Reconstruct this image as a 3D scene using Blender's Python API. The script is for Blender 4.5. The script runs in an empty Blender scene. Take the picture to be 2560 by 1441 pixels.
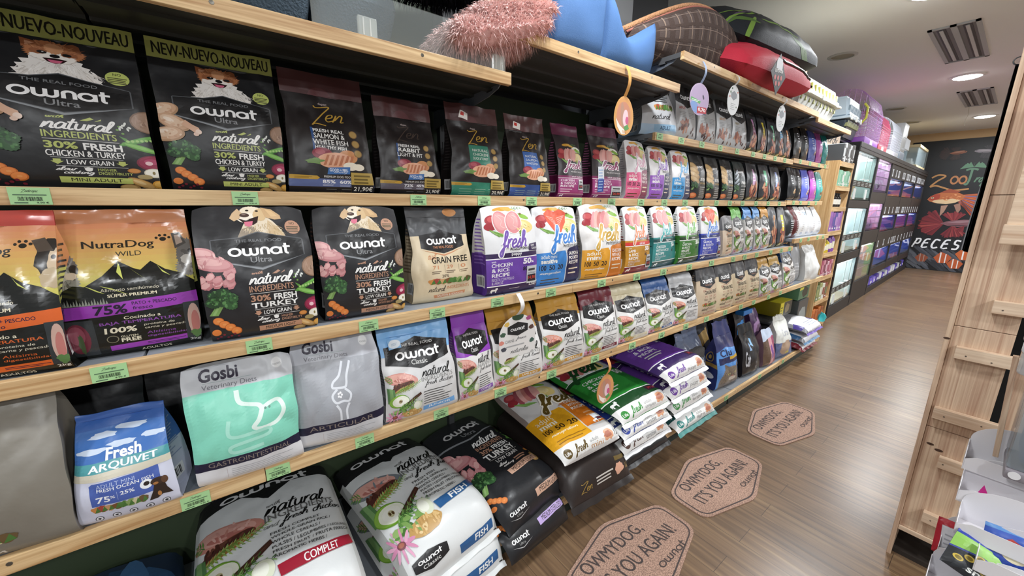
import bpy, bmesh, math, random
from mathutils import Vector, Matrix, noise
from mathutils.geometry import tessellate_polygon
PI = math.pi
R_ = math.radians
scene = bpy.context.scene
COL = scene.collection

# ------------------------------------------------------------------ camera, world, light, exposure
CAM = (1.22, 0.0, 1.464)
yaw, pit, rol = R_(52.8665), R_(-12.7186), R_(0.4025)
fwd = Vector((-math.sin(yaw) * math.cos(pit), math.cos(yaw) * math.cos(pit), math.sin(pit)))
rgt = Vector((math.cos(yaw), math.sin(yaw), 0))
upv = rgt.cross(fwd)
r2 = rgt * math.cos(rol) + upv * math.sin(rol)
u2 = -rgt * math.sin(rol) + upv * math.cos(rol)
cam_data = bpy.data.cameras.new('camera')
cam_data.sensor_width = 36.0
cam_data.lens = 944.79 / 2560 * 36.0
cam_data.clip_start = 0.01
cam = bpy.data.objects.new('camera', cam_data)
COL.objects.link(cam)
m3 = Matrix((r2, u2, -fwd)).transposed()
cam.matrix_world = Matrix.Translation(CAM) @ m3.to_4x4()
scene.camera = cam

world = bpy.data.worlds.new('world')
scene.world = world
world.use_nodes = True
world.node_tree.nodes['Background'].inputs[0].default_value = (0.93, 0.97, 1.0, 1)
world.node_tree.nodes['Background'].inputs[1].default_value = 0.45

CEIL = 3.05
LAMPS = [(0.50, -2.0), (0.50, 1.2), (0.52, 4.5), (0.50, 7.67), (0.50, 11.2),
         (3.5, -1.6), (3.5, 0.9), (4.9, -0.4), (2.9, 4.5), (2.9, 8.2), (2.9, 11.6)]  # far lamps at the end are unseen, added so floor bounce brightens the ceiling
for lx, ly in LAMPS:
    ld = bpy.data.lights.new('downlight', 'AREA')
    ld.shape = 'DISK'
    ld.size = 0.24
    ld.energy = (54 if ly < 2 else 80) if lx > 1 else (27 if ly < 4 else 46)
    ld.color = (0.93, 0.97, 1.0)
    lo = bpy.data.objects.new('downlight_beam', ld)
    lo.location = (lx, ly, CEIL - 0.035)
    COL.objects.link(lo)

vs = scene.view_settings
scene.display_settings.display_device = 'sRGB'
vs.view_transform = 'Standard'
vs.look = 'None'
vs.exposure = 0.06
vs.gamma = 1.0
vs.use_curve_mapping = False

# ------------------------------------------------------------------ materials
def lin(h):
    h = h.lstrip('#')
    h = ''.join(c * 2 for c in h) if len(h) == 3 else h
    o = []
    for i in (0, 2, 4):
        c = int(h[i:i + 2], 16) / 255
        o.append(c / 12.92 if c <= 0.04045 else ((c + 0.055) / 1.055) ** 2.4)
    return (*o, 1)

MATS = {}
def mat(col, rough=0.4, bump=0.0, scale=60, metal=0.0, spec=0.5, emit=0.0, alpha=1.0, trans=0.0):
    key = (col, rough, bump, scale, metal, spec, emit, alpha, trans)
    if key in MATS:
        return MATS[key]
    m = bpy.data.materials.new('surface_' + col.lstrip('#'))
    m.use_nodes = True
    nt = m.node_tree
    b = nt.nodes['Principled BSDF']
    b.inputs['Base Color'].default_value = lin(col)
    b.inputs['Roughness'].default_value = rough
    b.inputs['Metallic'].default_value = metal
    b.inputs['Specular IOR Level'].default_value = spec
    b.inputs['Alpha'].default_value = alpha
    b.inputs['Transmission Weight'].default_value = trans
    if emit:
        b.inputs['Emission Color'].default_value = lin(col)
        b.inputs['Emission Strength'].default_value = emit
    if bump:
        tc = nt.nodes.new('ShaderNodeTexCoord')
        nz = nt.nodes.new('ShaderNodeTexNoise')
        nz.inputs['Scale'].default_value = scale
        nz.inputs['Detail'].default_value = 2
        bp = nt.nodes.new('ShaderNodeBump')
        bp.inputs['Strength'].default_value = bump
        bp.inputs['Distance'].default_value = 0.01
        nt.links.new(tc.outputs['Object'], nz.inputs['Vector'])
        nt.links.new(nz.outputs['Fac'], bp.inputs['Height'])
        nt.links.new(bp.outputs['Normal'], b.inputs['Normal'])
    MATS[key] = m
    return m

def nodes(m):
    return m.node_tree.nodes, m.node_tree.links

def wood(name, c1, c2, grain=(40, 1.6, 40), rough=0.5, scale=1.0):
    m = bpy.data.materials.new(name)
    m.use_nodes = True
    N, L = nodes(m)
    b = N['Principled BSDF']
    g = N.new('ShaderNodeNewGeometry')
    mp = N.new('ShaderNodeMapping')
    mp.inputs['Scale'].default_value = grain
    L.new(g.outputs['Position'], mp.inputs['Vector'])
    n1 = N.new('ShaderNodeTexNoise')
    n1.inputs['Scale'].default_value = scale
    n1.inputs['Detail'].default_value = 4
    n1.inputs['Distortion'].default_value = 1.6
    L.new(mp.outputs['Vector'], n1.inputs['Vector'])
    n2 = N.new('ShaderNodeTexNoise')
    n2.inputs['Scale'].default_value = scale * 5
    n2.inputs['Detail'].default_value = 2
    L.new(mp.outputs['Vector'], n2.inputs['Vector'])
    ad = N.new('ShaderNodeMath')
    ad.operation = 'MULTIPLY_ADD'
    ad.inputs[1].default_value = 0.35
    L.new(n2.outputs['Fac'], ad.inputs[0])
    L.new(n1.outputs['Fac'], ad.inputs[2])
    rp = N.new('ShaderNodeValToRGB')
    rp.color_ramp.elements[0].position = 0.45
    rp.color_ramp.elements[0].color = lin(c1)
    rp.color_ramp.elements[1].position = 0.85
    rp.color_ramp.elements[1].color = lin(c2)
    L.new(ad.outputs[0], rp.inputs[0])
    L.new(rp.outputs[0], b.inputs['Base Color'])
    b.inputs['Roughness'].default_value = rough
    return m

# ------------------------------------------------------------------ mesh builder
class MB:
    def __init__(s):
        s.v, s.f, s.m, s.n, s.mats, s.mi = [], [], [], [], [], {}
    def mid(s, m):
        if m not in s.mi:
            s.mi[m] = len(s.mats)
            s.mats.append(m)
        return s.mi[m]
    def add(s, vs, fs, m, ns=None):
        o = len(s.v)
        s.v += [tuple(p) for p in vs]
        k = s.mid(m)
        for f in fs:
            s.f.append([o + i for i in f])
            s.m.append(k)
        s.n += ns if ns else [None] * len(vs)
    def poly(s, pts, m):
        s.add(pts, [list(range(len(pts)))], m)
    def box(s, x0, y0, z0, x1, y1, z1, m, bev=0.0):
        if bev:
            return s.bbox(x0, y0, z0, x1, y1, z1, m, bev)
        V = [(x0, y0, z0), (x1, y0, z0), (x1, y1, z0), (x0, y1, z0), (x0, y0, z1), (x1, y0, z1), (x1, y1, z1), (x0, y1, z1)]
        s.add(V, [(0, 3, 2, 1), (4, 5, 6, 7), (0, 1, 5, 4), (1, 2, 6, 5), (2, 3, 7, 6), (3, 0, 4, 7)], m)
    def bbox(s, x0, y0, z0, x1, y1, z1, m, bev):
        bm = bmesh.new()
        bmesh.ops.create_cube(bm, size=1)
        for v in bm.verts:
            v.co = Vector((x0 + (v.co.x + .5) * (x1 - x0), y0 + (v.co.y + .5) * (y1 - y0), z0 + (v.co.z + .5) * (z1 - z0)))
        bmesh.ops.bevel(bm, geom=bm.edges[:], offset=bev, segments=2, affect='EDGES', profile=.6)
        bm.verts.index_update()
        s.add([v.co[:] for v in bm.verts], [[v.index for v in f.verts] for f in bm.faces], m)
        bm.free()
    def extr(s, pts, a, b, m, axis='z'):
        """extrude a 2D outline between a and b along axis"""
        def c(p, h):
            return (p[0], p[1], h) if axis == 'z' else ((p[0], h, p[1]) if axis == 'y' else (h, p[0], p[1]))
        n = len(pts)
        V = [c(p, a) for p in pts] + [c(p, b) for p in pts]
        F = [[i, (i + 1) % n, n + (i + 1) % n, n + i] for i in range(n)]
        F += [list(range(n))[::-1], list(range(n, 2 * n))]
        s.add(V, F, m)
    def tube(s, pts, r, m, seg=8):
        pts = [Vector(p) for p in pts]
        V, F = [], []
        for i, p in enumerate(pts):
            t = (pts[min(i + 1, len(pts) - 1)] - pts[max(i - 1, 0)]).normalized()
            a = t.orthogonal().normalized() if i == 0 else (a - t * a.dot(t)).normalized()
            b = t.cross(a)
            for k in range(seg):
                w = 2 * PI * k / seg
                V.append(p + (a * math.cos(w) + b * math.sin(w)) * r)
        for i in range(len(pts) - 1):
            for k in range(seg):
                F.append([i * seg + k, i * seg + (k + 1) % seg, (i + 1) * seg + (k + 1) % seg, (i + 1) * seg + k])
        F.append(list(range(seg))[::-1])
        F.append([(len(pts) - 1) * seg + k for k in range(seg)])
        s.add(V, F, m)
    def lathe(s, prof, m, seg=24, c=(0, 0, 0)):
        V, F = [], []
        for r, z in prof:
            for k in range(seg):
                w = 2 * PI * k / seg
                V.append((c[0] + r * math.cos(w), c[1] + r * math.sin(w), c[2] + z))
        for i in range(len(prof) - 1):
            for k in range(seg):
                F.append([i * seg + k, i * seg + (k + 1) % seg, (i + 1) * seg + (k + 1) % seg, (i + 1) * seg + k])
        F.append(list(range(seg))[::-1])
        F.append([(len(prof) - 1) * seg + k for k in range(seg)])
        s.add(V, F, m)
    def obj(s, name, parent=None, smooth=0, M=None):
        me = bpy.data.meshes.new(name)
        V = s.v
        if M is not None:
            V = [(M @ Vector(p))[:] for p in V]
        me.from_pydata(V, [], s.f)
        for m in s.mats:
            me.materials.append(m)
        me.polygons.foreach_set('material_index', s.m)
        if any(n is not None for n in s.n):
            me.polygons.foreach_set('use_smooth', [True] * len(s.f))
            me.update()
            cn = [n if n is not None else (0, 0, 0) for n in s.n]
            me.normals_split_custom_set_from_vertices(cn)
        else:
            if smooth:
                me.polygons.foreach_set('use_smooth', [True] * len(s.f))
                me.update()
                if smooth < 180:
                    me.set_sharp_from_angle(angle=R_(smooth))
            me.update()
        o = bpy.data.objects.new(name, me)
        COL.objects.link(o)
        if parent:
            o.parent = parent
        return o

def tag(o, label, cat, group=None, kind=None):
    o['label'] = label
    o['category'] = cat
    if group:
        o['group'] = group
    if kind:
        o['kind'] = kind
    return o

def thing(name, label, cat, loc=(0, 0, 0), rotz=0.0, group=None):
    o = bpy.data.objects.new(name, None)
    o.empty_display_size = 0.05
    COL.objects.link(o)
    o.location = loc
    o.rotation_euler = (0, 0, rotz)
    return tag(o, label, cat, group)

def struct(mb, name, **k):
    o = mb.obj(name, **k)
    o['kind'] = 'structure'
    return o

def dup(src, loc, rotz=None, label=None, scale=None):
    c = src.copy()
    COL.objects.link(c)
    c.location = loc
    if rotz is not None:
        c.rotation_euler = (0, 0, rotz)
    if label:
        c['label'] = label
    if scale:
        c.scale = scale
    for ch in src.children:
        k = ch.copy()
        COL.objects.link(k)
        k.parent = c
        for g in ch.children:
            j = g.copy()
            COL.objects.link(j)
            j.parent = k
    return c

# ------------------------------------------------------------------ printing: 2D shapes laid onto a surface grid
TXT = {}
def text_tris(s, bold=0.0, res=2):
    k = (s, bold, res)
    if k in TXT:
        return TXT[k]
    cu = bpy.data.curves.new('lettering', 'FONT')
    cu.body = s
    cu.size = 1
    cu.resolution_u = res
    cu.offset = bold
    ob = bpy.data.objects.new('lettering', cu)
    me = ob.to_mesh()
    me.calc_loop_triangles()
    V = [(v.co.x, v.co.y) for v in me.vertices]
    T = [tuple(V[i] for i in t.vertices) for t in me.loop_triangles]
    ob.to_mesh_clear()
    bpy.data.objects.remove(ob)
    bpy.data.curves.remove(cu)
    xs = [p[0] for p in V] or [0]
    ys = [p[1] for p in V] or [0]
    bb = (min(xs), min(ys), max(xs), max(ys))
    TXT[k] = (T, bb)
    return TXT[k]

def spline(pts, n=6):
    if len(pts) < 3:
        return list(pts)
    out = []
    for i in range(len(pts) - 1):
        p0 = pts[max(i - 1, 0)]; p1 = pts[i]; p2 = pts[i + 1]; p3 = pts[min(i + 2, len(pts) - 1)]
        for k in range(n):
            t = k / n
            out.append(tuple(.5 * (2 * b + (c - a) * t + (2 * a - 5 * b + 4 * c - d) * t * t + (3 * b - a - 3 * c + d) * t ** 3)
                             for a, b, c, d in zip(p0, p1, p2, p3)))
    out.append(tuple(pts[-1]))
    return out

CURSIVE = {
 'n': ([[(0, 0), (.1, .95), (.08, .2), (.35, .95), (.55, .8), (.55, .1), (.75, .15)]], .75),
 'a': ([[(.6, .85), (.3, 1), (.05, .5), (.2, .05), (.5, .3), (.62, .95), (.6, .15), (.82, .1)]], .8),
 't': ([[(.2, 1.7), (.1, .3), (.25, 0), (.45, .15)], [(-.1, 1.1), (.5, 1.2)]], .48),
 'u': ([[(.05, 1), (.05, .3), (.25, 0), (.5, .3), (.55, 1), (.55, .15), (.75, .1)]], .75),
 'r': ([[(.05, 0), (.1, 1), (.12, .5), (.3, .95), (.5, .9)]], .52),
 'l': ([[(.0, .2), (.3, 1.4), (.2, 1.8), (.06, 1.5), (.05, .3), (.2, 0), (.4, .2)]], .42),
 'e': ([[(.0, .35), (.4, .6), (.35, .95), (.1, .8), (.05, .3), (.25, 0), (.55, .2)]], .56),
 's': ([[(.0, .1), (.3, 1), (.28, .7), (.45, .3), (.2, 0), (0, .15)]], .52),
 'h': ([[(.0, .2), (.3, 1.5), (.22, 1.9), (.08, 1.6), (.05, 0), (.1, .5), (.35, .95), (.5, .7), (.5, .1), (.7, .15)]], .7),
 'f': ([[(.0, .3), (.35, 1.3), (.33, 1.8), (.14, 1.6), (.12, -.6), (.0, -.95), (-.14, -.6), (.1, 0), (.45, .3)]], .46),
 'i': ([[(.1, 1), (.08, .2), (.2, 0), (.35, .15)], [(.14, 1.35), (.15, 1.42)]], .36),
 'c': ([[(.45, .8), (.25, 1), (.05, .5), (.2, 0), (.5, .2)]], .52),
 'k': ([[(.05, 0), (.2, 1.8)], [(.45, 1), (.1, .5), (.5, 0)]], .56),
 'd': ([[(.6, .85), (.3, 1), (.05, .5), (.2, .05), (.5, .3), (.72, 1.8), (.6, .15), (.82, .1)]], .82),
 'o': ([[(.3, 1), (.05, .5), (.25, 0), (.5, .5), (.3, 1), (.6, .9)]], .6),
 'g': ([[(.6, .85), (.3, 1), (.05, .5), (.2, .05), (.5, .3), (.62, .95), (.55, -.7), (.3, -.9), (.2, -.6), (.75, .1)]], .78),
 'm': ([[(0, 0), (.1, .95), (.08, .2), (.3, .95), (.45, .8), (.44, .1), (.6, .8), (.8, .9), (.85, .1), (1, .15)]], 1.0),
 'w': ([[(0, 1), (.1, .1), (.3, .1), (.4, .9), (.45, .1), (.65, .1), (.75, 1), (.95, .9)]], .95),
 'b': ([[(.25, 1.8), (.05, .2), (.3, 0), (.5, .4), (.3, .8), (.1, .5)]], .58),
 'p': ([[(.15, 1), (.0, -.9)], [(.08, .5), (.35, 1), (.55, .6), (.3, 0), (.08, .3)]], .65),
 'v': ([[(0, 1), (.2, .0), (.45, 1), (.6, .9)]], .6),
 'y': ([[(.05, 1), (.05, .4), (.3, .2), (.5, .6), (.55, 1), (.45, -.7), (.2, -.8), (.7, .1)]], .72),
 'z': ([[(.0, .9), (.45, 1), (.05, .05), (.55, .1)]], .6),
 'Z': ([[(-.25, 1.75), (.0, 1.55), (.95, 1.8), (.5, .9), (-.1, -.35), (.1, -.2), (.9, -.35)]], 1.0),
 'G': ([[(.8, 1.4), (.5, 1.7), (.1, .9), (.4, 0), (.8, .4), (.8, .8), (.5, .8)]], .95),
 'T': ([[(0, 1.6), (.9, 1.75)], [(.5, 1.65), (.4, .1), (.2, 0)]], .85),
 ' ': ([], .5),
}
def arc(cx, cy, r, a0, a1, n=10):
    return [(cx + r * math.cos(R_(a0 + (a1 - a0) * i / n)), cy + r * math.sin(R_(a0 + (a1 - a0) * i / n))) for i in range(n + 1)]
LOGO = [arc(.5, .5, .5, 0, 360, 20),
        [(1.3, 1), (1.3, .38)] + arc(1.62, .34, .32, 180, 360, 10) + [(1.94, 1)],
        [(1.94, .38)] + arc(2.26, .34, .32, 180, 360, 10) + [(2.58, 1)],
        [(2.95, 0), (2.95, .62)] + arc(3.28, .66, .33, 180, 0, 10) + [(3.61, 0)],
        arc(4.35, .5, .46, 0, 360, 18), [(4.83, .98), (4.83, 0)],
        [(5.3, 1.5), (5.3, .3)] + arc(5.52, .26, .22, 180, 280, 5), [(5.05, 1.0), (5.75, 1.0)]]

class Print:
    """flat artwork in bag-front coordinates: u across, v up, both 0..1; asp = height / width"""
    def __init__(s, asp=1.35, res=2):
        s.ops, s.asp, s.res, s.st = [], asp, res, [(0, 0, 1, 1)]
    def push(s, x0, y0, x1, y1):
        a, b, c, d = s.st[-1]
        s.st.append((a + x0 * c, b + y0 * d, (x1 - x0) * c, (y1 - y0) * d))
        return s
    def pop(s):
        s.st.pop()
    def g(s, p):
        a, b, c, d = s.st[-1]
        return (a + p[0] * c, b + p[1] * d)
    def tri(s, T, c, lift=0.0):
        Q = []
        for t in T:
            a, b, d = (s.g(p) for p in t)
            k = (b[0] - a[0]) * (d[1] - a[1]) - (b[1] - a[1]) * (d[0] - a[0])
            if abs(k) > 1e-12:
                Q.append((a, b, d) if k > 0 else (a, d, b))
        s.ops.append((Q, c, lift))
        return s
    def P(s, pts, c):
        V = [Vector((p[0], p[1], 0)) for p in pts]
        return s.tri([tuple(pts[i] for i in t) for t in tessellate_polygon([V])], c)
    def R(s, x0, y0, x1, y1, c):
        return s.tri([((x0, y0), (x1, y0), (x1, y1)), ((x0, y0), (x1, y1), (x0, y1))], c)
    def E(s, cx, cy, rx, ry, c, rot=0, jag=0, n=18, seed=0, a0=0, a1=360):
        rnd = random.Random(seed + int(cx * 1000) * 7 + int(cy * 1000))
        ca, sa = math.cos(R_(rot)), math.sin(R_(rot))
        P = []
        for i in range(n + (0 if a1 - a0 == 360 else 1)):
            w = R_(a0 + (a1 - a0) * i / n)
            k = 1 + (rnd.random() - .5) * jag
            x, y = rx * k * math.cos(w), ry * k * math.sin(w)
            P.append((cx + x * ca - y * sa, cy + x * sa + y * ca))
        return s.P(P, c)
    def fur(s, cx, cy, rx, ry, c, n=64, jag=.2, seed=0, rot=0):
        rnd = random.Random(seed)
        ca, sa = math.cos(R_(rot)), math.sin(R_(rot))
        P = []
        for i in range(n):
            w = 2 * PI * i / n
            k = 1 + (jag if i % 2 else -jag) * (.25 + .75 * rnd.random()) * .5 + .06 * math.sin(w * 3 + seed)
            x, y = rx * k * math.cos(w), ry * k * math.sin(w)
            P.append((cx + x * ca - y * sa, cy + x * sa + y * ca))
        return s.P(P, c)
    def grouped(s, n0, lift=2.5e-6):
        """merge the shapes drawn since n0 into one layer per colour"""
        new, s.ops = s.ops[n0:], s.ops[:n0]
        by = {}
        for T, c, l in new:
            by.setdefault(c, []).extend(T)
        for c, T in by.items():
            s.ops.append((T, c, lift))
        return s
    def speck(s, cx, cy, rx, ry, cols, n, r=.1, seed=0, jag=.3, el=.6):
        rnd = random.Random(seed)
        n0 = len(s.ops)
        for k in range(n):
            a, d = rnd.random() * 2 * PI, math.sqrt(rnd.random())
            q = r * (.5 + rnd.random())
            s.E(cx + rx * d * math.cos(a), cy + ry * d * math.sin(a), q, q * el, cols[int(rnd.random() * len(cols))], rot=rnd.random() * 180, jag=jag, n=8, seed=k + seed)
        return s.grouped(n0)
    def hairs(s, cx, cy, rx, ry, cols, n, ln, dx=0.0, dy=-1.0, spread=.6, w=.012, seed=0):
        rnd = random.Random(seed)
        n0 = len(s.ops)
        for k in range(n):
            a, d = rnd.random() * 2 * PI, math.sqrt(rnd.random())
            x, y = cx + rx * d * math.cos(a), cy + ry * d * math.sin(a)
            ex, ey = dx + spread * (x - cx) / rx + .3 * rnd.gauss(0, 1), dy + .3 * rnd.gauss(0, 1)
            q = math.hypot(ex, ey) or 1
            l = ln * (.5 + rnd.random())
            ex, ey = ex / q, ey / q
            s.tri([((x - ey * w, y + ex * w), (x + ey * w, y - ex * w), (x + ex * l, y + ey * l))], cols[k % len(cols)])
        return s.grouped(n0)
    def sprig(s, x0, y0, x1, y1, c, c2, n=7, w=.05):
        dx, dy = x1 - x0, y1 - y0
        q = math.hypot(dx, dy) or 1
        nx, ny = -dy / q, dx / q
        n0 = len(s.ops)
        s.P([(x0 - nx * w * .08, y0 - ny * w * .08), (x1, y1), (x0 + nx * w * .08, y0 + ny * w * .08)], c)
        for i in range(n):
            f = (i + .6) / n
            px, py = x0 + dx * f, y0 + dy * f
            for sg in (-1, 1):
                ex, ey = px + nx * w * sg * (1.1 - f * .6) + dx / q * w * .9, py + ny * w * sg * (1.1 - f * .6) + dy / q * w * .9
                mx, my = (px + ex) / 2, (py + ey) / 2
                s.P([(px, py), (mx - dx / q * w * .25, my - dy / q * w * .25), (ex, ey), (mx + dx / q * w * .25, my + dy / q * w * .25)], c2 if (i + sg) % 3 else c)
        return s.grouped(n0)
    def C(s, cx, cy, r, c, **k):
        q = s.st[-1]
        return s.E(cx, cy, r, r * q[2] / (q[3] * s.asp), c, **k)
    def T(s, t, x0, y0, x1, y1, c, b=0.012, it=0.0, slope=0.0):
        mw = b > 0 and any(ch in 'MWmw&NV' for ch in t)
        T, bb = text_tris(t, 0.0 if mw else b, s.res)
        if mw:
            d = min(b, .03) * .9
            T = T + [tuple((q[0] + d, q[1]) for q in k) for k in T] + [tuple((q[0] - d, q[1] + d * .4) for q in k) for k in T]
            bb = (bb[0] - d, bb[1], bb[2] + d, bb[3] + d * .4)
        w = max(bb[2] - bb[0], 1e-4); h = max(bb[3] - bb[1], 1e-4)
        sx, sy = (x1 - x0) / w, (y1 - y0) / h
        def f(p):
            x = x0 + (p[0] - bb[0]) * sx
            y = y0 + (p[1] - bb[1]) * sy
            return (x + it * (y - y0), y + slope * (x - x0))
        return s.tri([tuple(f(p) for p in t) for t in T], c, 4e-7 if mw else 0.0)
    def S(s, lines, x0, y0, x1, y1, c, w=.16, smooth=5, it=0.0, closed=False):
        """strokes fitted to a box; w is stroke width in stroke units"""
        L = [spline(l, smooth) if smooth else l for l in lines]
        xs = [p[0] + it * p[1] for l in L for p in l]; ys = [p[1] for l in L for p in l]
        bx, by = min(xs) - w / 2, min(ys) - w / 2
        sx, sy = (x1 - x0) / (max(xs) + w / 2 - bx), (y1 - y0) / (max(ys) + w / 2 - by)
        T = []
        for l in L:
            l = [(p[0] + it * p[1], p[1]) for p in l]
            Q = []
            for i, p in enumerate(l):
                a, b = l[max(i - 1, 0)], l[min(i + 1, len(l) - 1)]
                if math.dist(l[0], l[-1]) < 1e-6:
                    a = l[i - 1] if i else l[-2]
                    b = l[i + 1] if i < len(l) - 1 else l[1]
                dx, dy = b[0] - a[0], b[1] - a[1]
                q = math.hypot(dx, dy) or 1
                Q.append(((p[0] - dy / q * w / 2, p[1] + dx / q * w / 2), (p[0] + dy / q * w / 2, p[1] - dx / q * w / 2)))
            for i in range(len(Q) - 1):
                T.append((Q[i][0], Q[i][1], Q[i + 1][1])); T.append((Q[i][0], Q[i + 1][1], Q[i + 1][0]))
        return s.tri([tuple((x0 + (p[0] - bx) * sx, y0 + (p[1] - by) * sy) for p in t) for t in T], c, 1.5e-6)
    def W(s, word, x0, y0, x1, y1, c, w=.17, it=.25):
        L, x = [], 0
        for ch in word:
            st, ad = CURSIVE.get(ch, CURSIVE['o'])
            L += [[(x + p[0], p[1]) for p in l] for l in st]
            x += ad
        return s.S(L, x0, y0, x1, y1, c, w, 4, it)
    def logo(s, x0, y0, x1, y1, c='#f2f2f2', w=.27):
        return s.S(LOGO, x0, y0, x1, y1, c, w, 0)
    def lines(s, x0, y0, x1, y1, n, c, fill=.45, rag=.25, seed=1):
        rnd = random.Random(seed)
        h = (y1 - y0) / n
        for i in range(n):
            e = x1 - (x1 - x0) * rag * rnd.random()
            y = y1 - (i + 1) * h
            s.R(x0, y, e, y + h * fill, c)
        return s
    def bars(s, x0, y0, x1, y1, c, n=14, seed=3):
        rnd = random.Random(seed)
        w = (x1 - x0) / n
        for i in range(n):
            s.R(x0 + i * w, y0, x0 + i * w + w * (.25 + .5 * rnd.random()), y1, c)
        return s

def clip_half(poly, ax, val, keep_ge):
    out = []
    n = len(poly)
    for i in range(n):
        a, b = poly[i], poly[(i + 1) % n]
        ia = a[ax] >= val if keep_ge else a[ax] <= val
        ib = b[ax] >= val if keep_ge else b[ax] <= val
        if ia:
            out.append(a)
        if ia != ib:
            t = (val - a[ax]) / (b[ax] - a[ax])
            out.append((a[0] + (b[0] - a[0]) * t, a[1] + (b[1] - a[1]) * t))
    return out

def clip_diag(poly, sg):
    out = []
    n = len(poly)
    for i in range(n):
        a, b = poly[i], poly[(i + 1) % n]
        fa, fb = (a[0] - a[1]) * sg, (b[0] - b[1]) * sg
        if fa >= 0:
            out.append(a)
        if (fa >= 0) != (fb >= 0):
            t = fa / (fa - fb)
            out.append((a[0] + (b[0] - a[0]) * t, a[1] + (b[1] - a[1]) * t))
    return out

class Grid:
    """rows[j][i] of points (v up, u across) with normals; lays a Print on top of itself"""
    def __init__(s, pts, flip=False):
        s.p = [[Vector(q) for q in r] for r in pts]
        s.nv, s.nu = len(s.p) - 1, len(s.p[0]) - 1
        s.n = []
        for j in range(s.nv + 1):
            row = []
            for i in range(s.nu + 1):
                du = s.p[j][min(i + 1, s.nu)] - s.p[j][max(i - 1, 0)]
                dv = s.p[min(j + 1, s.nv)][i] - s.p[max(j - 1, 0)][i]
                q = du.cross(dv)
                q = q.normalized() if q.length > 1e-12 else Vector((0, -1, 0))
                row.append(-q if flip else q)
            s.n.append(row)
    def add(s, mb, colfn):
        o = len(mb.v)
        for j in range(s.nv + 1):
            for i in range(s.nu + 1):
                mb.v.append(s.p[j][i][:]); mb.n.append(s.n[j][i][:])
        w = s.nu + 1
        for j in range(s.nv):
            for i in range(s.nu):
                k = mb.mid(colfn((i + .5) / s.nu, (j + .5) / s.nv))
                a = o + j * w + i
                mb.f.append([a, a + 1, a + w + 1]); mb.f.append([a, a + w + 1, a + w])
                mb.m += [k, k]
    def at(s, u, v, off):
        x = min(max(u, 0), 1) * s.nu; y = min(max(v, 0), 1) * s.nv
        i, j = min(int(x), s.nu - 1), min(int(y), s.nv - 1)
        return s.incell(i, j, x - i, y - j, off, x - i >= y - j)
    def incell(s, i, j, a, b, off, low):
        P, N = s.p, s.n
        if low:
            w0, w1, w2 = 1 - a, a - b, b
            p = P[j][i] * w0 + P[j][i + 1] * w1 + P[j + 1][i + 1] * w2
            n = N[j][i] * w0 + N[j][i + 1] * w1 + N[j + 1][i + 1] * w2
        else:
            w0, w1, w2 = 1 - b, a, b - a
            p = P[j][i] * w0 + P[j + 1][i + 1] * w1 + P[j + 1][i] * w2
            n = N[j][i] * w0 + N[j + 1][i + 1] * w1 + N[j + 1][i] * w2
        return (p + n * off)[:], n[:]
    def lay(s, mb, pr, matfn, base=0.0004, step=0.0001):
        placed = []
        for tris, c, lift in pr.ops:
            if not tris:
                continue
            X = [p[0] for t in tris for p in t]; Y = [p[1] for t in tris for p in t]
            bb = (min(X), min(Y), max(X), max(Y))
            k = 0
            for q, lv in placed:
                if lv >= k and q[0] < bb[2] and q[2] > bb[0] and q[1] < bb[3] and q[3] > bb[1]:
                    k = lv + 1
            placed.append((bb, k))
            off0 = base + step * min(k, 26) + step * .15 * max(0, k - 26)
            mi = mb.mid(matfn(c))
            for ti, t in enumerate(tris):
                off = off0 + lift * ((ti // 2) % 40)
                us = [p[0] for p in t]; vs_ = [p[1] for p in t]
                if max(us) <= 0 or min(us) >= 1 or max(vs_) <= 0 or min(vs_) >= 1:
                    continue
                i0, i1 = int(max(min(us), 0) * s.nu), int(min(max(us), .99999) * s.nu)
                j0, j1 = int(max(min(vs_), 0) * s.nv), int(min(max(vs_), .99999) * s.nv)
                inside = min(us) >= 0 and max(us) <= 1 and min(vs_) >= 0 and max(vs_) <= 1
                if inside and i0 == i1 and j0 == j1:
                    pieces = [(t, i0, j0)]
                else:
                    pieces = []
                    for i in range(i0, i1 + 1):
                        q = clip_half(clip_half(t, 0, i / s.nu, True), 0, (i + 1) / s.nu, False)
                        if len(q) < 3:
                            continue
                        for j in range(j0, j1 + 1):
                            z = clip_half(clip_half(q, 1, j / s.nv, True), 1, (j + 1) / s.nv, False)
                            if len(z) >= 3:
                                pieces.append((z, i, j))
                for z, i, j in pieces:
                    L = [(p[0] * s.nu - i, p[1] * s.nv - j) for p in z]
                    D = [p[0] - p[1] for p in L]
                    for low in (True, False):
                        if low:
                            if max(D) <= 1e-9:
                                continue
                            q = L if min(D) >= -1e-9 else clip_diag(L, 1)
                        else:
                            if min(D) >= -1e-9:
                                continue
                            q = L if max(D) <= 1e-9 else clip_diag(L, -1)
                        if len(q) < 3:
                            continue
                        o = len(mb.v)
                        for p in q:
                            a, n = s.incell(i, j, p[0], p[1], off, low)
                            mb.v.append(a); mb.n.append(n)
                        mb.f.append(list(range(o, o + len(q))))
                        mb.m.append(mi)

FILM = dict(rough=.36, bump=.08, scale=40)
def film(c):
    return mat(c, **FILM)
def matte(c):
    return mat(c, rough=.55, bump=.05, scale=90)
def card(c):
    return mat(c, rough=.6)

# ------------------------------------------------------------------ bag builders
def sm(t):
    t = min(max(t, 0), 1)
    return t * t * (3 - 2 * t)

def zone(zs):
    def f(u, v):
        for t, c in zs:
            if v < t:
                return c
        return zs[-1][1]
    return f

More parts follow.
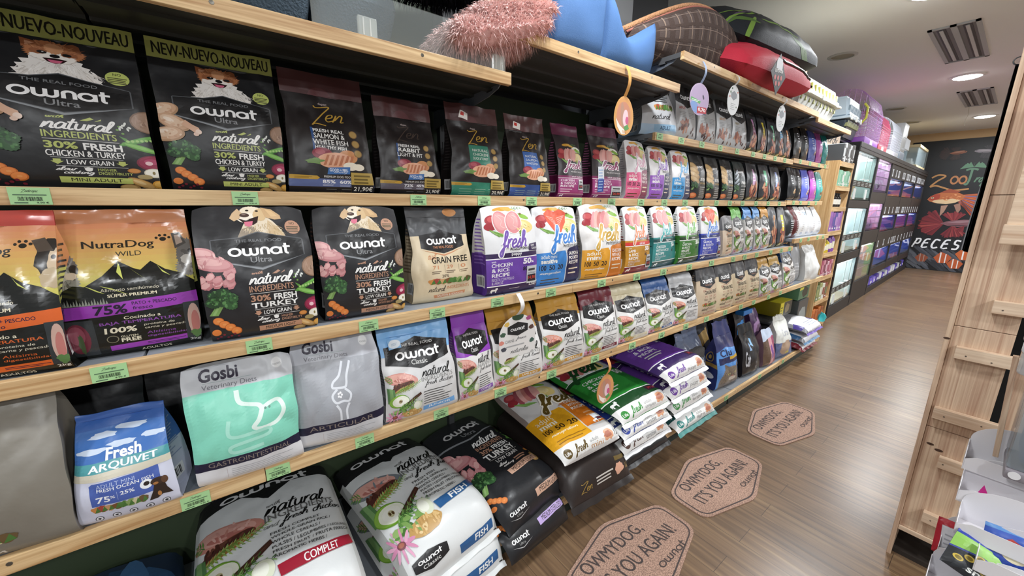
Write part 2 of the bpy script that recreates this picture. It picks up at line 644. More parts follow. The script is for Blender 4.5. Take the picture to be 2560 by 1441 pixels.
def patch(grid, u0, v0, u1, v1, off, n=4, tilt=0.0):
    rows = []
    for j in range(n + 1):
        row = []
        for i in range(n + 1):
            du, dv = i / n - .5, j / n - .5
            u = (u0 + u1) / 2 + (u1 - u0) * (du - tilt * dv)
            v = (v0 + v1) / 2 + (v1 - v0) * (dv + tilt * du * .8)
            row.append(grid.at(u, v, off)[0])
        rows.append(row)
    return Grid(rows)

def sticker(parent, grid, u0, v0, u1, v1, pr, bg, name='price_sticker', label=None, tilt=0.0, off=0.003):
    g = patch(grid, u0, v0, u1, v1, off, 4, tilt)
    mb = MB()
    g.add(mb, lambda u, v: mat(bg, rough=.4))
    b = Grid([[ (Vector(q) - g.n[j][i] * .0008)[:] for i, q in enumerate(r)][::-1] for j, r in enumerate(g.p)])
    b.add(mb, lambda u, v: mat(bg, rough=.4))
    if pr:
        g.lay(mb, pr, lambda c: mat(c, rough=.4))
    o = mb.obj(name, parent)
    if label:
        o['label'] = label
    return o

def pouch(name, label, loc, rotz, w, d, h, zones, pr=None, wt=None, seal=None, shift=0.0, bulge=.012, amp=.003,
          seed=0, nu=14, nv=20, side=None, fn=film, group=None, lean=2.2, waist=0.0, cat='pet food bag', parts=True, gus=.35, backlean=.5, hump=0.0, tc=.05):
    rnd = random.Random(seed)
    off3 = Vector((rnd.random() * 50, rnd.random() * 50, seed))
    wt = w if wt is None else wt
    sh = seal['h'] if seal else 0.0
    hb = h - sh
    zf = zone(zones)
    t = thing(name, label, cat, loc, rotz, group)
    def prof(u, v):
        W = (w + (wt - w) * sm(v * 1.1)) / 2 * (1 - waist * math.sin(PI * v))
        if not seal:
            W *= 1 - tc * max(0, (v - .62) / .38) ** 2.2
        k0 = 2 * u - 1
        x = k0 * W + shift * v + amp * 1.5 * abs(k0) ** 3 * noise.noise(Vector((v * h * 13, k0 * 2, seed + .5))) * min(1, v * 5)
        e = 1 - (2 * u - 1) ** 2
        y = d * backlean * v ** lean - bulge * math.sin(PI * min(1, v * 1.08 + .04)) * max(e, 0) ** .6
        if v < .07:
            y += .014 * (1 - v / .07) ** 2 * (1 - .4 * e)
        q = Vector((x * 14, v * h * 9, 0)) + off3
        k = 1.3 * noise.noise(q * .6) + noise.noise(q) + .9 * (1 - abs(noise.noise(q * 1.5)) * 2.4) * (.4 + .8 * v)
        y += amp * k * (.35 + .65 * min(1, e * 3)) * min(1, v * 6 + .15)
        z = hb * v - .03 * h * abs(k0) ** 6 * v ** 5 * (not seal) + amp * .8 * noise.noise(Vector((x * 22, 3.3, seed))) * (v > .98) + hump * e * v ** 3
        return x, y, z
    F = [[prof(i / nu, j / nv) for i in range(nu + 1)] for j in range(nv + 1)]
    yb = lambda v: d - d * (1 - backlean) * v ** lean + .004 * math.sin(PI * v)
    th = .003
    mb = MB()
    gf = Grid(F)
    matf = lambda u, v: fn(zf(u, v))
    gf.add(mb, matf)
    Rr, Ll, Bk = [], [], []
    for j in range(nv + 1):
        v = j / nv
        a, b = F[j][nu], F[j][0]
        y2 = max(yb(v), a[1] + th)
        y2b = max(yb(v), b[1] + th)
        g = gus * d * .5 * math.sin(PI * min(1, .25 + v * .75)) * (y2 - a[1]) / d
        Rr.append([a, (a[0] - g * .55, a[1] * .72 + y2 * .28, a[2]), (a[0] - g, (a[1] + y2) / 2, a[2]), (a[0] - g * .55, a[1] * .28 + y2 * .72, a[2]), (a[0], y2, a[2])])
        Ll.append([(b[0], y2b, b[2]), (b[0] + g * .55, b[1] * .28 + y2b * .72, b[2]), (b[0] + g, (b[1] + y2b) / 2, b[2]), (b[0] + g * .55, b[1] * .72 + y2b * .28, b[2]), b])
        Bk.append([(a[0], y2, a[2]), ((a[0] + b[0]) / 2, y2 + .006 * math.sin(PI * v), a[2]), (b[0], y2b, b[2])])
    gr, gl, gb = Grid(Rr), Grid(Ll), Grid(Bk)
    for q in (gr, gl, gb):
        q.add(mb, matf)
    n0 = [Vector((0, 0, -1))] * 4
    mb.add([F[0][0], F[0][nu], Rr[0][4], Ll[0][0]], [(0, 3, 2, 1)], fn(zf(.5, .01)), [(0, 0, -1)] * 4)
    top = [F[nv][0], F[nv][nu], Rr[nv][4], Ll[nv][0]]
    mb.add(top, [(0, 1, 2, 3)], fn(zf(.5, .99)), [(0, 0, 1)] * 4)
    if pr:
        gf.lay(mb, pr, fn)
    if side:
        gl.lay(mb, side, fn)
        gr.lay(mb, side, fn)
    mb.obj('body', t)
    if seal:
        ns = 5
        curl = seal.get('curl', 0.0)
        rows, rb = [], []
        T0 = F[nv]
        for j in range(ns + 1):
            s = j / ns
            row, rr = [], []
            for i in range(nu + 1):
                a0 = T0[i]
                ang = curl * s
                dz = sh * s * (math.sin(ang) / ang if ang > .01 else 1)
                dy = sh * s * ((1 - math.cos(ang)) / ang if ang > .01 else 0)
                q = noise.noise(Vector((a0[0] * 16, s * 2, seed + 9.1)))
                ws = seal.get('w', 1.0)
                x = (a0[0] - shift) * (1 + (ws - 1) * s) + shift
                y = a0[1] + dy + amp * 1.6 * q * s + seal.get('tilt', 0) * s * sh
                row.append((x, y, a0[2] + dz + seal.get('slope', 0) * (i / nu - .5) * s))
            rows.append(row)
            rb.append([(x, y + .0025, z) for x, y, z in row[::-1]])
        sb = MB()
        gs = Grid(rows)
        sc = seal['c']
        gs.add(sb, lambda u, v: fn(sc))
        Grid(rb).add(sb, lambda u, v: fn(seal.get('back', sc)))
        for (p, q) in ((rows[0], rb[0]), ):
            pass
        e0, e1 = rows[ns], rb[ns][::-1]
        for i in range(nu):
            sb.add([e0[i], e0[i + 1], e1[i + 1], e1[i]], [(0, 1, 2, 3)], fn(sc), [(0, 0, 1)] * 4)
        if seal.get('pr'):
            gs.lay(sb, seal['pr'], fn)
        so = sb.obj('top_seal', t)
        if seal.get('label'):
            so['label'] = seal['label']
    t_grid[t.name] = gf
    return t

t_grid = {}

def sack(name, label, loc, rotz, W, top, bot, zones, pr=None, seed=0, nu=16, nv=30, fn=film, amp=.005, cat='pet food sack',
         group=None, endflap=None, round_=3.0, sidecol=None, side=None):
    """lying sack: top and bot are (y, z) lines from the front lip (y toward the shelf back) to the rear"""
    t = thing(name, label, cat, loc, rotz, group)
    def samp(pts):
        L = spline(pts, 8)
        d = [0]
        for a, b in zip(L, L[1:]):
            d.append(d[-1] + math.dist(a, b))
        out = []
        for j in range(nv + 1):
            s = d[-1] * j / nv
            k = 0
            while k < len(d) - 2 and d[k + 1] < s:
                k += 1
            f = (s - d[k]) / (d[k + 1] - d[k])
            out.append((L[k][0] + (L[k + 1][0] - L[k][0]) * f, L[k][1] + (L[k + 1][1] - L[k][1]) * f))
        return out
    Tp, Bp = samp(top), samp(bot)
    rnd = random.Random(seed)
    o3 = Vector((rnd.random() * 40, rnd.random() * 40, 0))
    zf = zone(zones)
    A, B = [], []
    for j in range(nv + 1):
        v = j / nv
        ty, tz = Tp[j]; by, bz = Bp[j]
        sy, sz = by + (ty - by) * .45, bz + (tz - bz) * .45
        ra, rb_ = [], []
        wv = W / 2 * (1 - .05 * sm(1 - v * 6) - .05 * sm((v - .85) * 6))
        for i in range(nu + 1):
            u = i / nu
            k = 2 * u - 1
            k = math.copysign(1 - (1 - abs(k)) ** 1.25, k)
            e = max(0, 1 - abs(k) ** round_) ** .5
            x = k * wv
            q = Vector((x * 9, v * 7, 0)) + o3
            nz = amp * (noise.noise(q) + .7 * noise.noise(q * 2.4)) * min(1, e * 1.6)
            ra.append((x, sy + (ty - sy) * e + nz * .4, sz + (tz - sz) * e + nz))
            rb_.append((x, sy + (by - sy) * e, sz + (bz - sz) * e))
        A.append(ra); B.append(rb_[::-1])
    mb = MB()
    ga, gb = Grid(A), Grid(B)
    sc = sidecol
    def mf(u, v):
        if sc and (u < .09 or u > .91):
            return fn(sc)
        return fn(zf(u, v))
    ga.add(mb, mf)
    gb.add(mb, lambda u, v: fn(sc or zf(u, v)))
    for (P, Q, n) in ((A[0], B[0][::-1], (0, -1, 0)), (A[nv], B[nv][::-1], (0, 1, 0))):
        for i in range(nu):
            mb.add([P[i], P[i + 1], Q[i + 1], Q[i]], [(3, 2, 1, 0)] if n[1] < 0 else [(0, 1, 2, 3)], fn(zf(i / nu, .001 if n[1] < 0 else .99)), [n] * 4)
    if pr:
        ga.lay(mb, pr, fn, .0006, .00012)
    mb.obj('body', t)
    if endflap:
        fb = MB()
        c, ln, drop = endflap
        rows, rb_ = [], []
        for j in range(4):
            s = j / 3
            row = []
            for i in range(nu + 1):
                p = A[0][i]; q = B[0][::-1][i]
                m = ((p[0] + q[0]) / 2, (p[1] + q[1]) / 2, (p[2] + q[2]) / 2)
                row.append((m[0] * 1.03, m[1] - ln * (1 - s) * .8, m[2] - drop * (1 - s) + .004 * math.sin(p[0] * 60 + seed) * (1 - s)))
            rows.append(row)
            rb_.append([(x, y, z - .002) for x, y, z in row[::-1]])
        Grid(rows).add(fb, lambda u, v: fn(c))
        Grid(rb_).add(fb, lambda u, v: fn(c))
        fb.obj('sewn_end_flap', t)
    t_grid[t.name] = ga
    return t

# ------------------------------------------------------------------ artwork blocks (each fills the current box)
def art_pom(p):
    p.P([(.02, .0), (.0, .12), (.08, .14), (.02, .26), (.1, .28), (.06, .38), (.14, .4), (.1, .5), (.2, .52), (.2, .62), (.5, .66), (.76, .58), (.74, .5), (.84, .46), (.8, .38), (.9, .34), (.86, .26), (.96, .2), (.92, .12), (1, .06), (.98, 0)], '#e6e1dc')
    p.hairs(.5, .3, .42, .26, ['#d8d2cc', '#f2eeea', '#cbc4bd', '#ebe6e0'], 150, .16, 0, -1, .7, .011, 3)
    p.fur(.46, .76, .32, .22, '#a76b45', 70, .16, 2); p.P([(.14, .78), (.13, .99), (.2, .97), (.34, .92)], '#8b5231'); p.P([(.56, .94), (.68, 1), (.74, .96), (.76, .78)], '#7d4a2c')
    p.P([(.18, .82), (.18, .93), (.28, .9)], '#c99474'); p.hairs(.46, .82, .26, .13, ['#8a5434', '#b57c55', '#9a6240'], 70, .09, 0, .6, .9, .008, 9)
    p.fur(.46, .62, .24, .13, '#e9e2da', 50, .2, 5); p.fur(.47, .82, .1, .12, '#c08a63', 30, .25, 7)
    p.fur(.3, .72, .09, .06, '#8d5636', 20, .2, 1); p.fur(.62, .72, .09, .06, '#8d5636', 20, .2, 2)
    p.E(.34, .71, .05, .035, '#100d0d'); p.E(.6, .71, .05, .035, '#100d0d'); p.E(.35, .72, .012, .01, '#d8d4d0')
    p.E(.47, .65, .055, .045, '#131010'); p.P([(.34, .58), (.47, .6), (.6, .58), (.55, .5), (.47, .47), (.39, .5)], '#2b1214'); p.P([(.39, .55), (.55, .55), (.52, .49), (.47, .475), (.42, .49)], '#c9627f')
def art_lab(p):
    p.P([(.1, .0), (.2, .3), (.3, .6), (.62, .75), (.8, .5), (.9, .3), (1, .0)], '#ded0b8')
    p.P([(.62, .0), (.66, .3), (.7, .55), (.84, .36), (1, 0)], '#cbb28c')
    p.P([(.1, 0), (.2, .28), (.4, .36), (.52, .2), (.55, 0)], '#9a8c7a'); p.hairs(.6, .25, .34, .22, ['#cdb891', '#e3d3b8', '#bda57c'], 90, .12, .1, -1, .5, .008, 2)
    p.fur(.44, .77, .27, .22, '#e6d9c3', 60, .06, 2); p.E(.33, .62, .2, .16, '#f0e7d8'); p.fur(.56, .72, .12, .2, '#d2b58a', 30, .1, 4)
    p.P([(.16, .92), (.06, .78), (.0, .62), (.08, .52), (.18, .6), (.24, .78)], '#cfb08a'); p.P([(.6, .96), (.8, .9), (.96, .7), (.97, .58), (.84, .56), (.66, .64)], '#c8a67c'); p.P([(.68, .9), (.8, .84), (.9, .68), (.78, .66)], '#d9b88a')
    p.E(.28, .71, .09, .065, '#4b3832'); p.E(.27, .73, .04, .02, '#8a7870'); p.E(.34, .86, .032, .028, '#1f140e'); p.E(.52, .84, .032, .028, '#1f140e')
    p.P([(.16, .6), (.3, .56), (.38, .6), (.54, .68), (.5, .48), (.42, .4), (.28, .42)], '#2c1a18'); p.P([(.26, .5), (.42, .52), (.4, .4), (.34, .34), (.27, .38)], '#d9788f'); p.P([(.22, .57), (.3, .54), (.36, .57)], '#f0ebe4')
def art_greydog(p, ear=1, pale='#8d8a84'):
    p.fur(.5, .22, .4, .26, pale, 60, .25, 3); p.fur(.5, .5, .38, .34, '#6a6662', 60, .16, 2); p.speck(.5, .35, .3, .3, ['#8a8680', '#57534f', '#a09a92', '#75706a'], 34, .07, 5, .3, .5)
    p.P([(.12, .62), (.05 if ear else .2, .98), (.3, 1), (.46, .74)], '#4d4945'); p.P([(.16, .7), (.13, .93), (.28, .94), (.36, .76)], '#a79486')
    p.E(.55, .56, .07, .05, '#15120f'); p.E(.8, .46, .12, .09, '#2b2725'); p.E(.45, .36, .2, .12, '#b9b3aa', jag=.2); p.E(.7, .34, .16, .07, '#cbb9a8', jag=.2)
def art_scruffy(p):
    p.E(.5, .55, .4, .4, '#2a2521', jag=.3, n=30); p.E(.62, .5, .25, .3, '#cbb598', jag=.25, n=24); p.E(.55, .2, .35, .2, '#b9a687', jag=.35, n=26)
    p.P([(.0, .95), (.3, 1), (.5, .75), (.15, .72)], '#4d4239'); p.E(.5, .62, .06, .045, '#120e0c'); p.E(.8, .52, .12, .08, '#1b1716'); p.E(.75, .36, .1, .04, '#e6dccb')
def art_broc(p):
    p.P([(.02, .02), (.3, .4), (.55, .4), (.3, .0)], '#7ba35a'); p.P([(.12, .04), (.36, .4), (.44, .4), (.2, .02)], '#93b873')
    for i, (x, y) in enumerate([(.3, .72), (.55, .8), (.78, .62), (.52, .52), (.22, .5), (.75, .4)]):
        p.fur(x, y, .24, .21, ['#2c4a2e', '#274428', '#345a33'][i % 3], 30, .2, i)
        p.speck(x, y + .02, .19, .16, ['#3f6b3c', '#4f7f49', '#2b4a2c', '#5c8a52'], 12, .045, i * 7, .3, .8)
def art_carrots(p):
    for i, (x, y) in enumerate([(.2, .8), (.38, .62), (.58, .45), (.78, .25)]):
        p.E(x, y, .2, .19, '#c66a2c', seed=i); p.E(x - .01, y + .01, .17, .16, '#e58a47', seed=i); p.E(x, y, .06, .05, '#eb9d5c')
    p.E(.05, .25, .17, .16, '#dc7f3e')
def art_legs(p):
    for k, (x, y, r) in enumerate([(.25, .78, 20), (.45, .47, -25), (.3, .14, 10)]):
        p.E(x, y, .36, .2, '#b08a68', rot=r, n=28); p.E(x - .02, y + .02, .33, .175, '#cda585', rot=r, n=28); p.E(x - .04, y + .04, .25, .12, '#ddbfa3', rot=r, n=24); p.E(x - .1, y + .07, .12, .05, '#ecd9c6', rot=r)
        p.speck(x, y, .26, .13, ['#c49a7c', '#e2c7ae', '#d4ae90'], 10, .035, k, .3)
    p.P([(.6, .42), (.8, .28), (.93, .17), (1, .26), (.98, .36), (.84, .44), (.7, .56)], '#d6ac90'); p.E(.96, .25, .07, .07, '#ead2c2'); p.E(.9, .18, .06, .05, '#e2c4b2')
def art_turkey(p, c=('#cf9496', '#bf7c80', '#e0aeac')):
    p.E(.15, .84, .42, .2, c[0], n=26); p.E(.15, .86, .34, .13, c[2], n=26); p.E(.45, .62, .5, .19, c[1], rot=-12, n=28); p.E(.42, .65, .46, .15, c[0], rot=-12, n=28); p.E(.36, .68, .34, .09, c[2], rot=-12, n=24)
    p.speck(.35, .7, .4, .14, ['#d9a3a3', '#c58588', '#e8bcba'], 16, .05, 3, .2, .35)
    rnd = random.Random(4)
    for i in range(11):
        x, y = .12 + .8 * rnd.random(), .05 + .38 * rnd.random()
        p.E(x, y, .15, .1, c[1], rot=rnd.random() * 90, n=6, seed=i); p.E(x - .01, y + .015, .12, .075, c[2] if i % 2 else c[0], rot=rnd.random() * 40, n=6, seed=i)
def art_fishes(p):
    for i in range(4):
        p.E(.5, .15 + i * .22, .42, .08, '#8f9aa5', rot=18); p.E(.5, .18 + i * .22, .36, .04, '#c3cdd5', rot=18); p.P([(.05, .0 + i * .22), (.0, .15 + i * .22), (.15, .07 + i * .22)], '#7b8792')
def art_right(p):
    p.C(.95, .82, .5, '#7d5f48'); p.C(.95, .82, .45, '#9d7f6a'); p.speck(.95, .82, .36, .1, ['#b59a86', '#8a6b58', '#a98b78'], 30, .04, 2, .3, .5)
    p.E(.55, .585, .5, .032, '#4f8a3a', rot=8); p.E(.55, .59, .44, .02, '#6fae50', rot=8); p.E(.6, .5, .46, .035, '#6aa548', rot=-6); p.E(.58, .505, .38, .02, '#8cc466', rot=-6); p.P([(.1, .63), (.3, .6), (.26, .56)], '#5c9440')
    for i in range(6):
        p.E(.3 + i * .12, .572 + i * .006, .045, .015, '#a8cf7d')
    for x, y in ((.1, .7), (.22, .66), (.16, .74)):
        p.E(x, y, .04, .012, '#6d9b45')
    p.E(.9, .32, .5, .1, '#7d1f3a'); p.E(.86, .325, .4, .08, '#96284a'); p.E(.8, .34, .2, .035, '#b5466a'); p.E(.72, .32, .1, .025, '#e7c3c8')
    p.E(.3, .22, .17, .03, '#b06f2c'); p.E(.3, .222, .14, .023, '#cf8c4a'); p.E(.82, .2, .28, .058, '#d5d0bd'); p.E(.8, .202, .23, .045, '#f0eee2'); p.E(.8, .2, .04, .02, '#8a7a4a'); p.E(.55, .15, .2, .03, '#a39262')
    p.E(.45, .07, .37, .05, '#a87f45', rot=-8); p.E(.43, .075, .31, .038, '#cfa566', rot=-8); p.E(.38, .085, .16, .018, '#e2c48e', rot=-8); p.E(.1, .02, .26, .04, '#a8824c'); p.E(.08, .025, .2, .026, '#c9a468'); p.E(.9, .06, .2, .05, '#cf963a'); p.E(.88, .065, .13, .03, '#e6b45c')
def art_classic(p, meat='#cf8f86', n=0):
    p.E(.45, .86, .48, .125, meat, rot=-8, n=26); p.E(.42, .88, .41, .09, '#dda79a', rot=-8, n=26); p.E(.5, .83, .3, .04, '#b9746a', rot=-8, n=20); p.speck(.42, .88, .32, .06, [meat, '#e7b7ab', '#d39a8e'], 14, .05, 2, .2, .35); p.sprig(.18, .84, .02, .94, '#4f7f3c', '#6f9d4c', 4, .08)
    p.E(.45, .72, .37, .075, '#7c4a33', rot=8, n=26); p.E(.45, .735, .35, .05, '#54302a', rot=8, n=26); p.speck(.45, .75, .3, .035, ['#3d231e', '#6b4234', '#4f2d25'], 26, .03, 4, .3); p.E(.5, .68, .3, .04, '#b5653f', rot=8)
    for i in range(7):
        p.sprig(.1 + .05 * i, .6 + .012 * i, .75 + .04 * i, .66 + .02 * i, '#6f9440', '#a3bd6c', 6, .05)
    p.P([(.0, .75), (.2, .7), (.24, .45), (.02, .42)], '#567f4d'); p.P([(.06, .74), (.14, .72), (.18, .46), (.08, .44)], '#7aa266')
    p.E(.33, .44, .28, .14, '#6b9a30', n=30); p.E(.32, .445, .26, .125, '#8ab84a', n=30); p.E(.37, .44, .23, .115, '#eef1df', n=30); p.E(.37, .44, .16, .08, '#f5f6ea'); p.E(.37, .44, .055, .045, '#c9c49a'); p.E(.35, .445, .02, .025, '#5c4426'); p.E(.4, .435, .02, .025, '#5c4426')
    p.P([(.45, .36), (.95, .56), (.97, .51), (.5, .28)], '#4a2f26'); p.P([(.48, .34), (.95, .53), (.5, .31)], '#6b4a3c')
    for i in range(6):
        p.sprig(.3 + .03 * i, .24 + .02 * i, .62 + .07 * i, .3 + .05 * (i % 4), ['#4f7f3c', '#3f6b34'][i % 2], ['#6f9d4c', '#89b565'][i % 2], 6, .06)
    p.speck(.5, .2, .4, .09, ['#7da158', '#5c8a42', '#93b56c', '#4a7436'], 22, .07, 9, .4, .4); p.E(.68, .13, .3, .085, '#c29a5c', jag=.1, n=24); p.speck(.68, .135, .26, .065, ['#dcb87c', '#b58d50', '#e3c894', '#cfa968'], 34, .028, 3, .2, .5); p.E(.84, .28, .12, .1, '#dfe4cc'); p.E(.82, .29, .08, .07, '#f0f2e4')
    for i in range(11):
        p.E(.2 + .15 * math.cos(i * .571), .1 + .07 * math.sin(i * .571), .1, .02, ['#d58db0', '#e2a8c4'][i % 2], rot=i * 32.7)
    p.E(.2, .1, .075, .037, '#7c3f4c'); p.E(.2, .105, .05, .022, '#a8604a')
def art_fresh(p, meat='#d98f93', kind=0):
    p.E(.12, .62, .16, .15, '#a8434a'); p.E(.12, .64, .1, .09, '#c65a5c'); p.E(.06, .42, .13, .12, '#a0343d')
    p.E(.86, .78, .2, .13, '#eef1e2', rot=-15); p.E(.92, .72, .16, .07, '#8ab84a', rot=-25); p.E(.86, .4, .26, .22, '#e6cf86'); p.E(.82, .44, .17, .13, '#efdfa4')
    p.E(.4, .95, .22, .06, '#dba23e', rot=8); p.E(.58, .93, .2, .05, '#e2b35a', rot=-14)
    if kind == 0:
        for x, r in ((.33, 4), (.63, -6)):
            p.E(x, .54, .215, .37, '#f3f1ee', rot=r, n=26); p.E(x, .54, .195, .345, meat, rot=r, n=26); p.E(x - .02, .57, .15, .27, '#e2a4a4', rot=r, n=24)
            p.S([[(0, 1), (.5, .6), (.3, .2), (.8, 0)], [(.2, 1), (.9, .8), (.8, .4)]], x - .1, .35, x + .12, .78, '#eec4c0', .05, 4)
    elif kind == 1:
        p.P([(.2, .8), (.34, .95), (.5, .86), (.68, .96), (.84, .82), (.78, .5), (.58, .12), (.5, .2), (.42, .1), (.26, .5)], '#e2664f')
        for i in range(7):
            p.P([(.27 + i * .035, .7 - i * .06), (.46, .62 - i * .07), (.46, .64 - i * .07), (.26 + i * .035, .73 - i * .06)], '#f0b2a2')
            p.P([(.78 - i * .035, .7 - i * .06), (.54, .62 - i * .07), (.54, .64 - i * .07), (.79 - i * .035, .73 - i * .06)], '#f0b2a2')
        p.P([(.48, .4), (.53, .4), (.51, .16)], '#3c2622')
    else:
        for i in range(5):
            p.E(.28 + i * .1, .5 + .03 * (i % 2), .09, .3, [meat, '#e6aaa2', '#c97f78'][i % 3], rot=-14)
    for i in range(5):
        p.E(.14 + i * .05, .22 - i * .015, .16, .022, ['#6a9a45', '#86b45c'][i % 2], rot=-48 + i * 5); p.E(.13 + i * .05, .23 - i * .015, .1, .009, '#a8cc84', rot=-48 + i * 5)
    p.sprig(.62, .96, .9, .99, '#5c8a42', '#8ab56a', 4, .06); p.E(.86, .8, .03, .03, '#7a5a32'); p.speck(.84, .42, .2, .17, ['#ecd9a0', '#dcc274', '#e6d090'], 10, .035, 5, .2, .6)
    for i in range(8):
        p.E(.75 + .02 * (i % 3), .12 + i * .02, .02, .02, '#6d9b45')
def art_mountain(p, c='#121311', hi='#c9cf6a'):
    p.P([(0, 0), (0, .2), (.12, .4), (.2, .36), (.33, .62), (.45, 1), (.55, .78), (.6, .72), (.68, .95), (.78, .7), (.9, .55), (1, .3), (1, 0)], c)
    for a in ([(.45, .97), (.43, .7), (.47, .5), (.46, .78)], [(.52, .8), (.6, .55), (.68, .3), (.57, .64)], [(.72, .85), (.76, .62), (.82, .5), (.75, .7)], [(.2, .38), (.28, .2), (.33, .14), (.24, .32)], [(.3, .36), (.42, .18), (.5, .05), (.38, .28)]):
        p.P(a, hi)
def art_veg_row(p):
    for x, c in ((.1, '#c9884a'), (.2, '#a5483f'), (.32, '#c99a6a'), (.45, '#7b5230'), (.57, '#54813f'), (.7, '#8aa563'), (.82, '#d1c9a4'), (.92, '#6b5638')):
        p.E(x, .5, .1, .32, c, jag=.4)
    for i in range(8):
        p.P([(.05 + i * .12, .2), (.12 + i * .12, .75), (.16 + i * .12, .3)], '#4d7a3a')
def paw(p, x, y, r, c):
    p.C(x, y, r * .5, c)
    for i in range(4):
        w = R_(20 + i * 47)
        p.E(x + r * math.cos(w), y + r * math.sin(w) / p.asp, r * .24, r * .3 / p.asp, c)
def kitty(p, c):
    p.P([(.05, .1), (.1, .6), (.25, .75), (.65, .7), (.72, .98), (.8, .86), (.9, .98), (.98, .7), (.85, .55), (.8, .1), (.7, .1), (.68, .42), (.35, .42), (.3, .1), (.2, .1), (.18, .4)], c)

# ------------------------------------------------------------------ whole front designs
BLK, WHT = '#1c1c1e', '#eeeeec'
def badge(p, x0, y0, x1, y1, edge='#8f9499', c='#141416', sub='Ultra', subc='#8b8d90', top='THE REAL FOOD', topc='#77797c'):
    p.push(x0, y0, x1, y1)
    if edge:
        p.P([(-.01, .26), (.5, -.06), (1.01, .3), (1.01, .36), (.5, .02), (-.01, .33)], edge)
        p.P([(0, .82), (.3, .86), (.5, 1.01), (.7, .9), (1, .78), (1.012, .74), (1.012, .3), (.5, .0), (-.012, .28), (-.012, .8)], '#55585c')
    p.P([(.0, .8), (.3, .84), (.5, .98), (.7, .88), (1, .76), (1, .3), (.5, .02), (0, .28)], c)
    if top:
        p.T(top, .24, .72, .76, .8, topc, .008)
    p.logo(.15, .34, .86, .68)
    if sub:
        p.T(sub, .38, .16, .62, .31, subc, .01)
    p.pop()
def d_ultra(acc='#b7c26a', dog=art_pom, meat=art_legs, meats=('30% FRESH', 'CHICKEN & TURKEY'), kind='MINI ADULT', asp=1.5, seal=True, res=2, dogbox=(.27, .69, .79, .985), vs_=1.06, bb=(.47, .72)):
    p = Print(asp, res)
    p.push(0, .0, 1, vs_)
    p.push(dogbox[0], dogbox[1] / vs_, dogbox[2], dogbox[3] / vs_); dog(p); p.pop()
    p.C(.86, .74, .075, acc)
    p.T('NO', .835, .758, .885, .775, '#3d3b28'); p.lines(.8, .705, .92, .75, 4, '#4d4a33', .5, .1)
    badge(p, .13, bb[0], .92, bb[1])
    p.push(-.05, .36, .3, .62); meat(p); p.pop()
    p.push(.02, .18, .27, .36); art_broc(p); p.pop()
    p.push(.04, .03, .27, .17); art_carrots(p); p.pop()
    for i in range(7):
        p.C(.05 + .03 * i, .02 + .012 * (i % 3), .012, '#7b2030')
    p.push(.78, .0, 1.02, .56); art_right(p); p.pop()
    for i in range(6):
        p.E(.82 + .012 * i, .4 + .012 * (i % 4), .007, .012, '#dfe3de', rot=i * 50)
    p.W('with', .42, .435, .52, .455, acc, .22)
    p.P([(.6, .43), (.66, .455), (.68, .445), (.64, .43)], acc); p.P([(.68, .43), (.72, .45), (.72, .44)], acc)
    p.W('natural', .38, .365, .8, .445, '#f4f4f2', .2)
    p.T('INGREDIENTS', .38, .315, .79, .357, acc, .02)
    p.R(.38, .302, .8, .306, '#c9c9c7')
    a, b = meats
    p.T(a.split()[0], .38, .248, .56, .292, acc, .03); p.T(a.split()[1], .59, .245, .81, .29, '#f2f2f0', .03)
    p.T(b, .38, .2, .82, .238, '#f2f2f0', .025)
    p.R(.4, .19, .8, .193, '#c9c9c7')
    p.T('LOW GRAIN', .48, .15, .74, .18, '#f2f2f0', .015)
    for x in (.43, .79):
        p.P([(x - .02, .182), (x + .02, .182), (x + .02, .168), (x + .035, .168), (x, .148), (x - .035, .168), (x - .02, .168)], acc)
    p.R(.42, .138, .82, .141, '#c9c9c7')
    p.W('slow', .41, .11, .53, .135, '#f0f0ee', .2); p.W('cooking', .45, .08, .62, .112, '#f0f0ee', .2)
    p.C(.59, .122, .022, '#f0f0ee'); p.R(.565, .128, .615, .133, '#f0f0ee')
    p.T('HIGHER', .64, .113, .75, .13, acc, .01); p.T('DIGESTIBILITY', .64, .09, .84, .107, acc, .01)
    p.R(.42, .035, .83, .072, acc); p.T(kind, .48, .043, .77, .065, '#23221c', .006)
    p.pop()
    return p
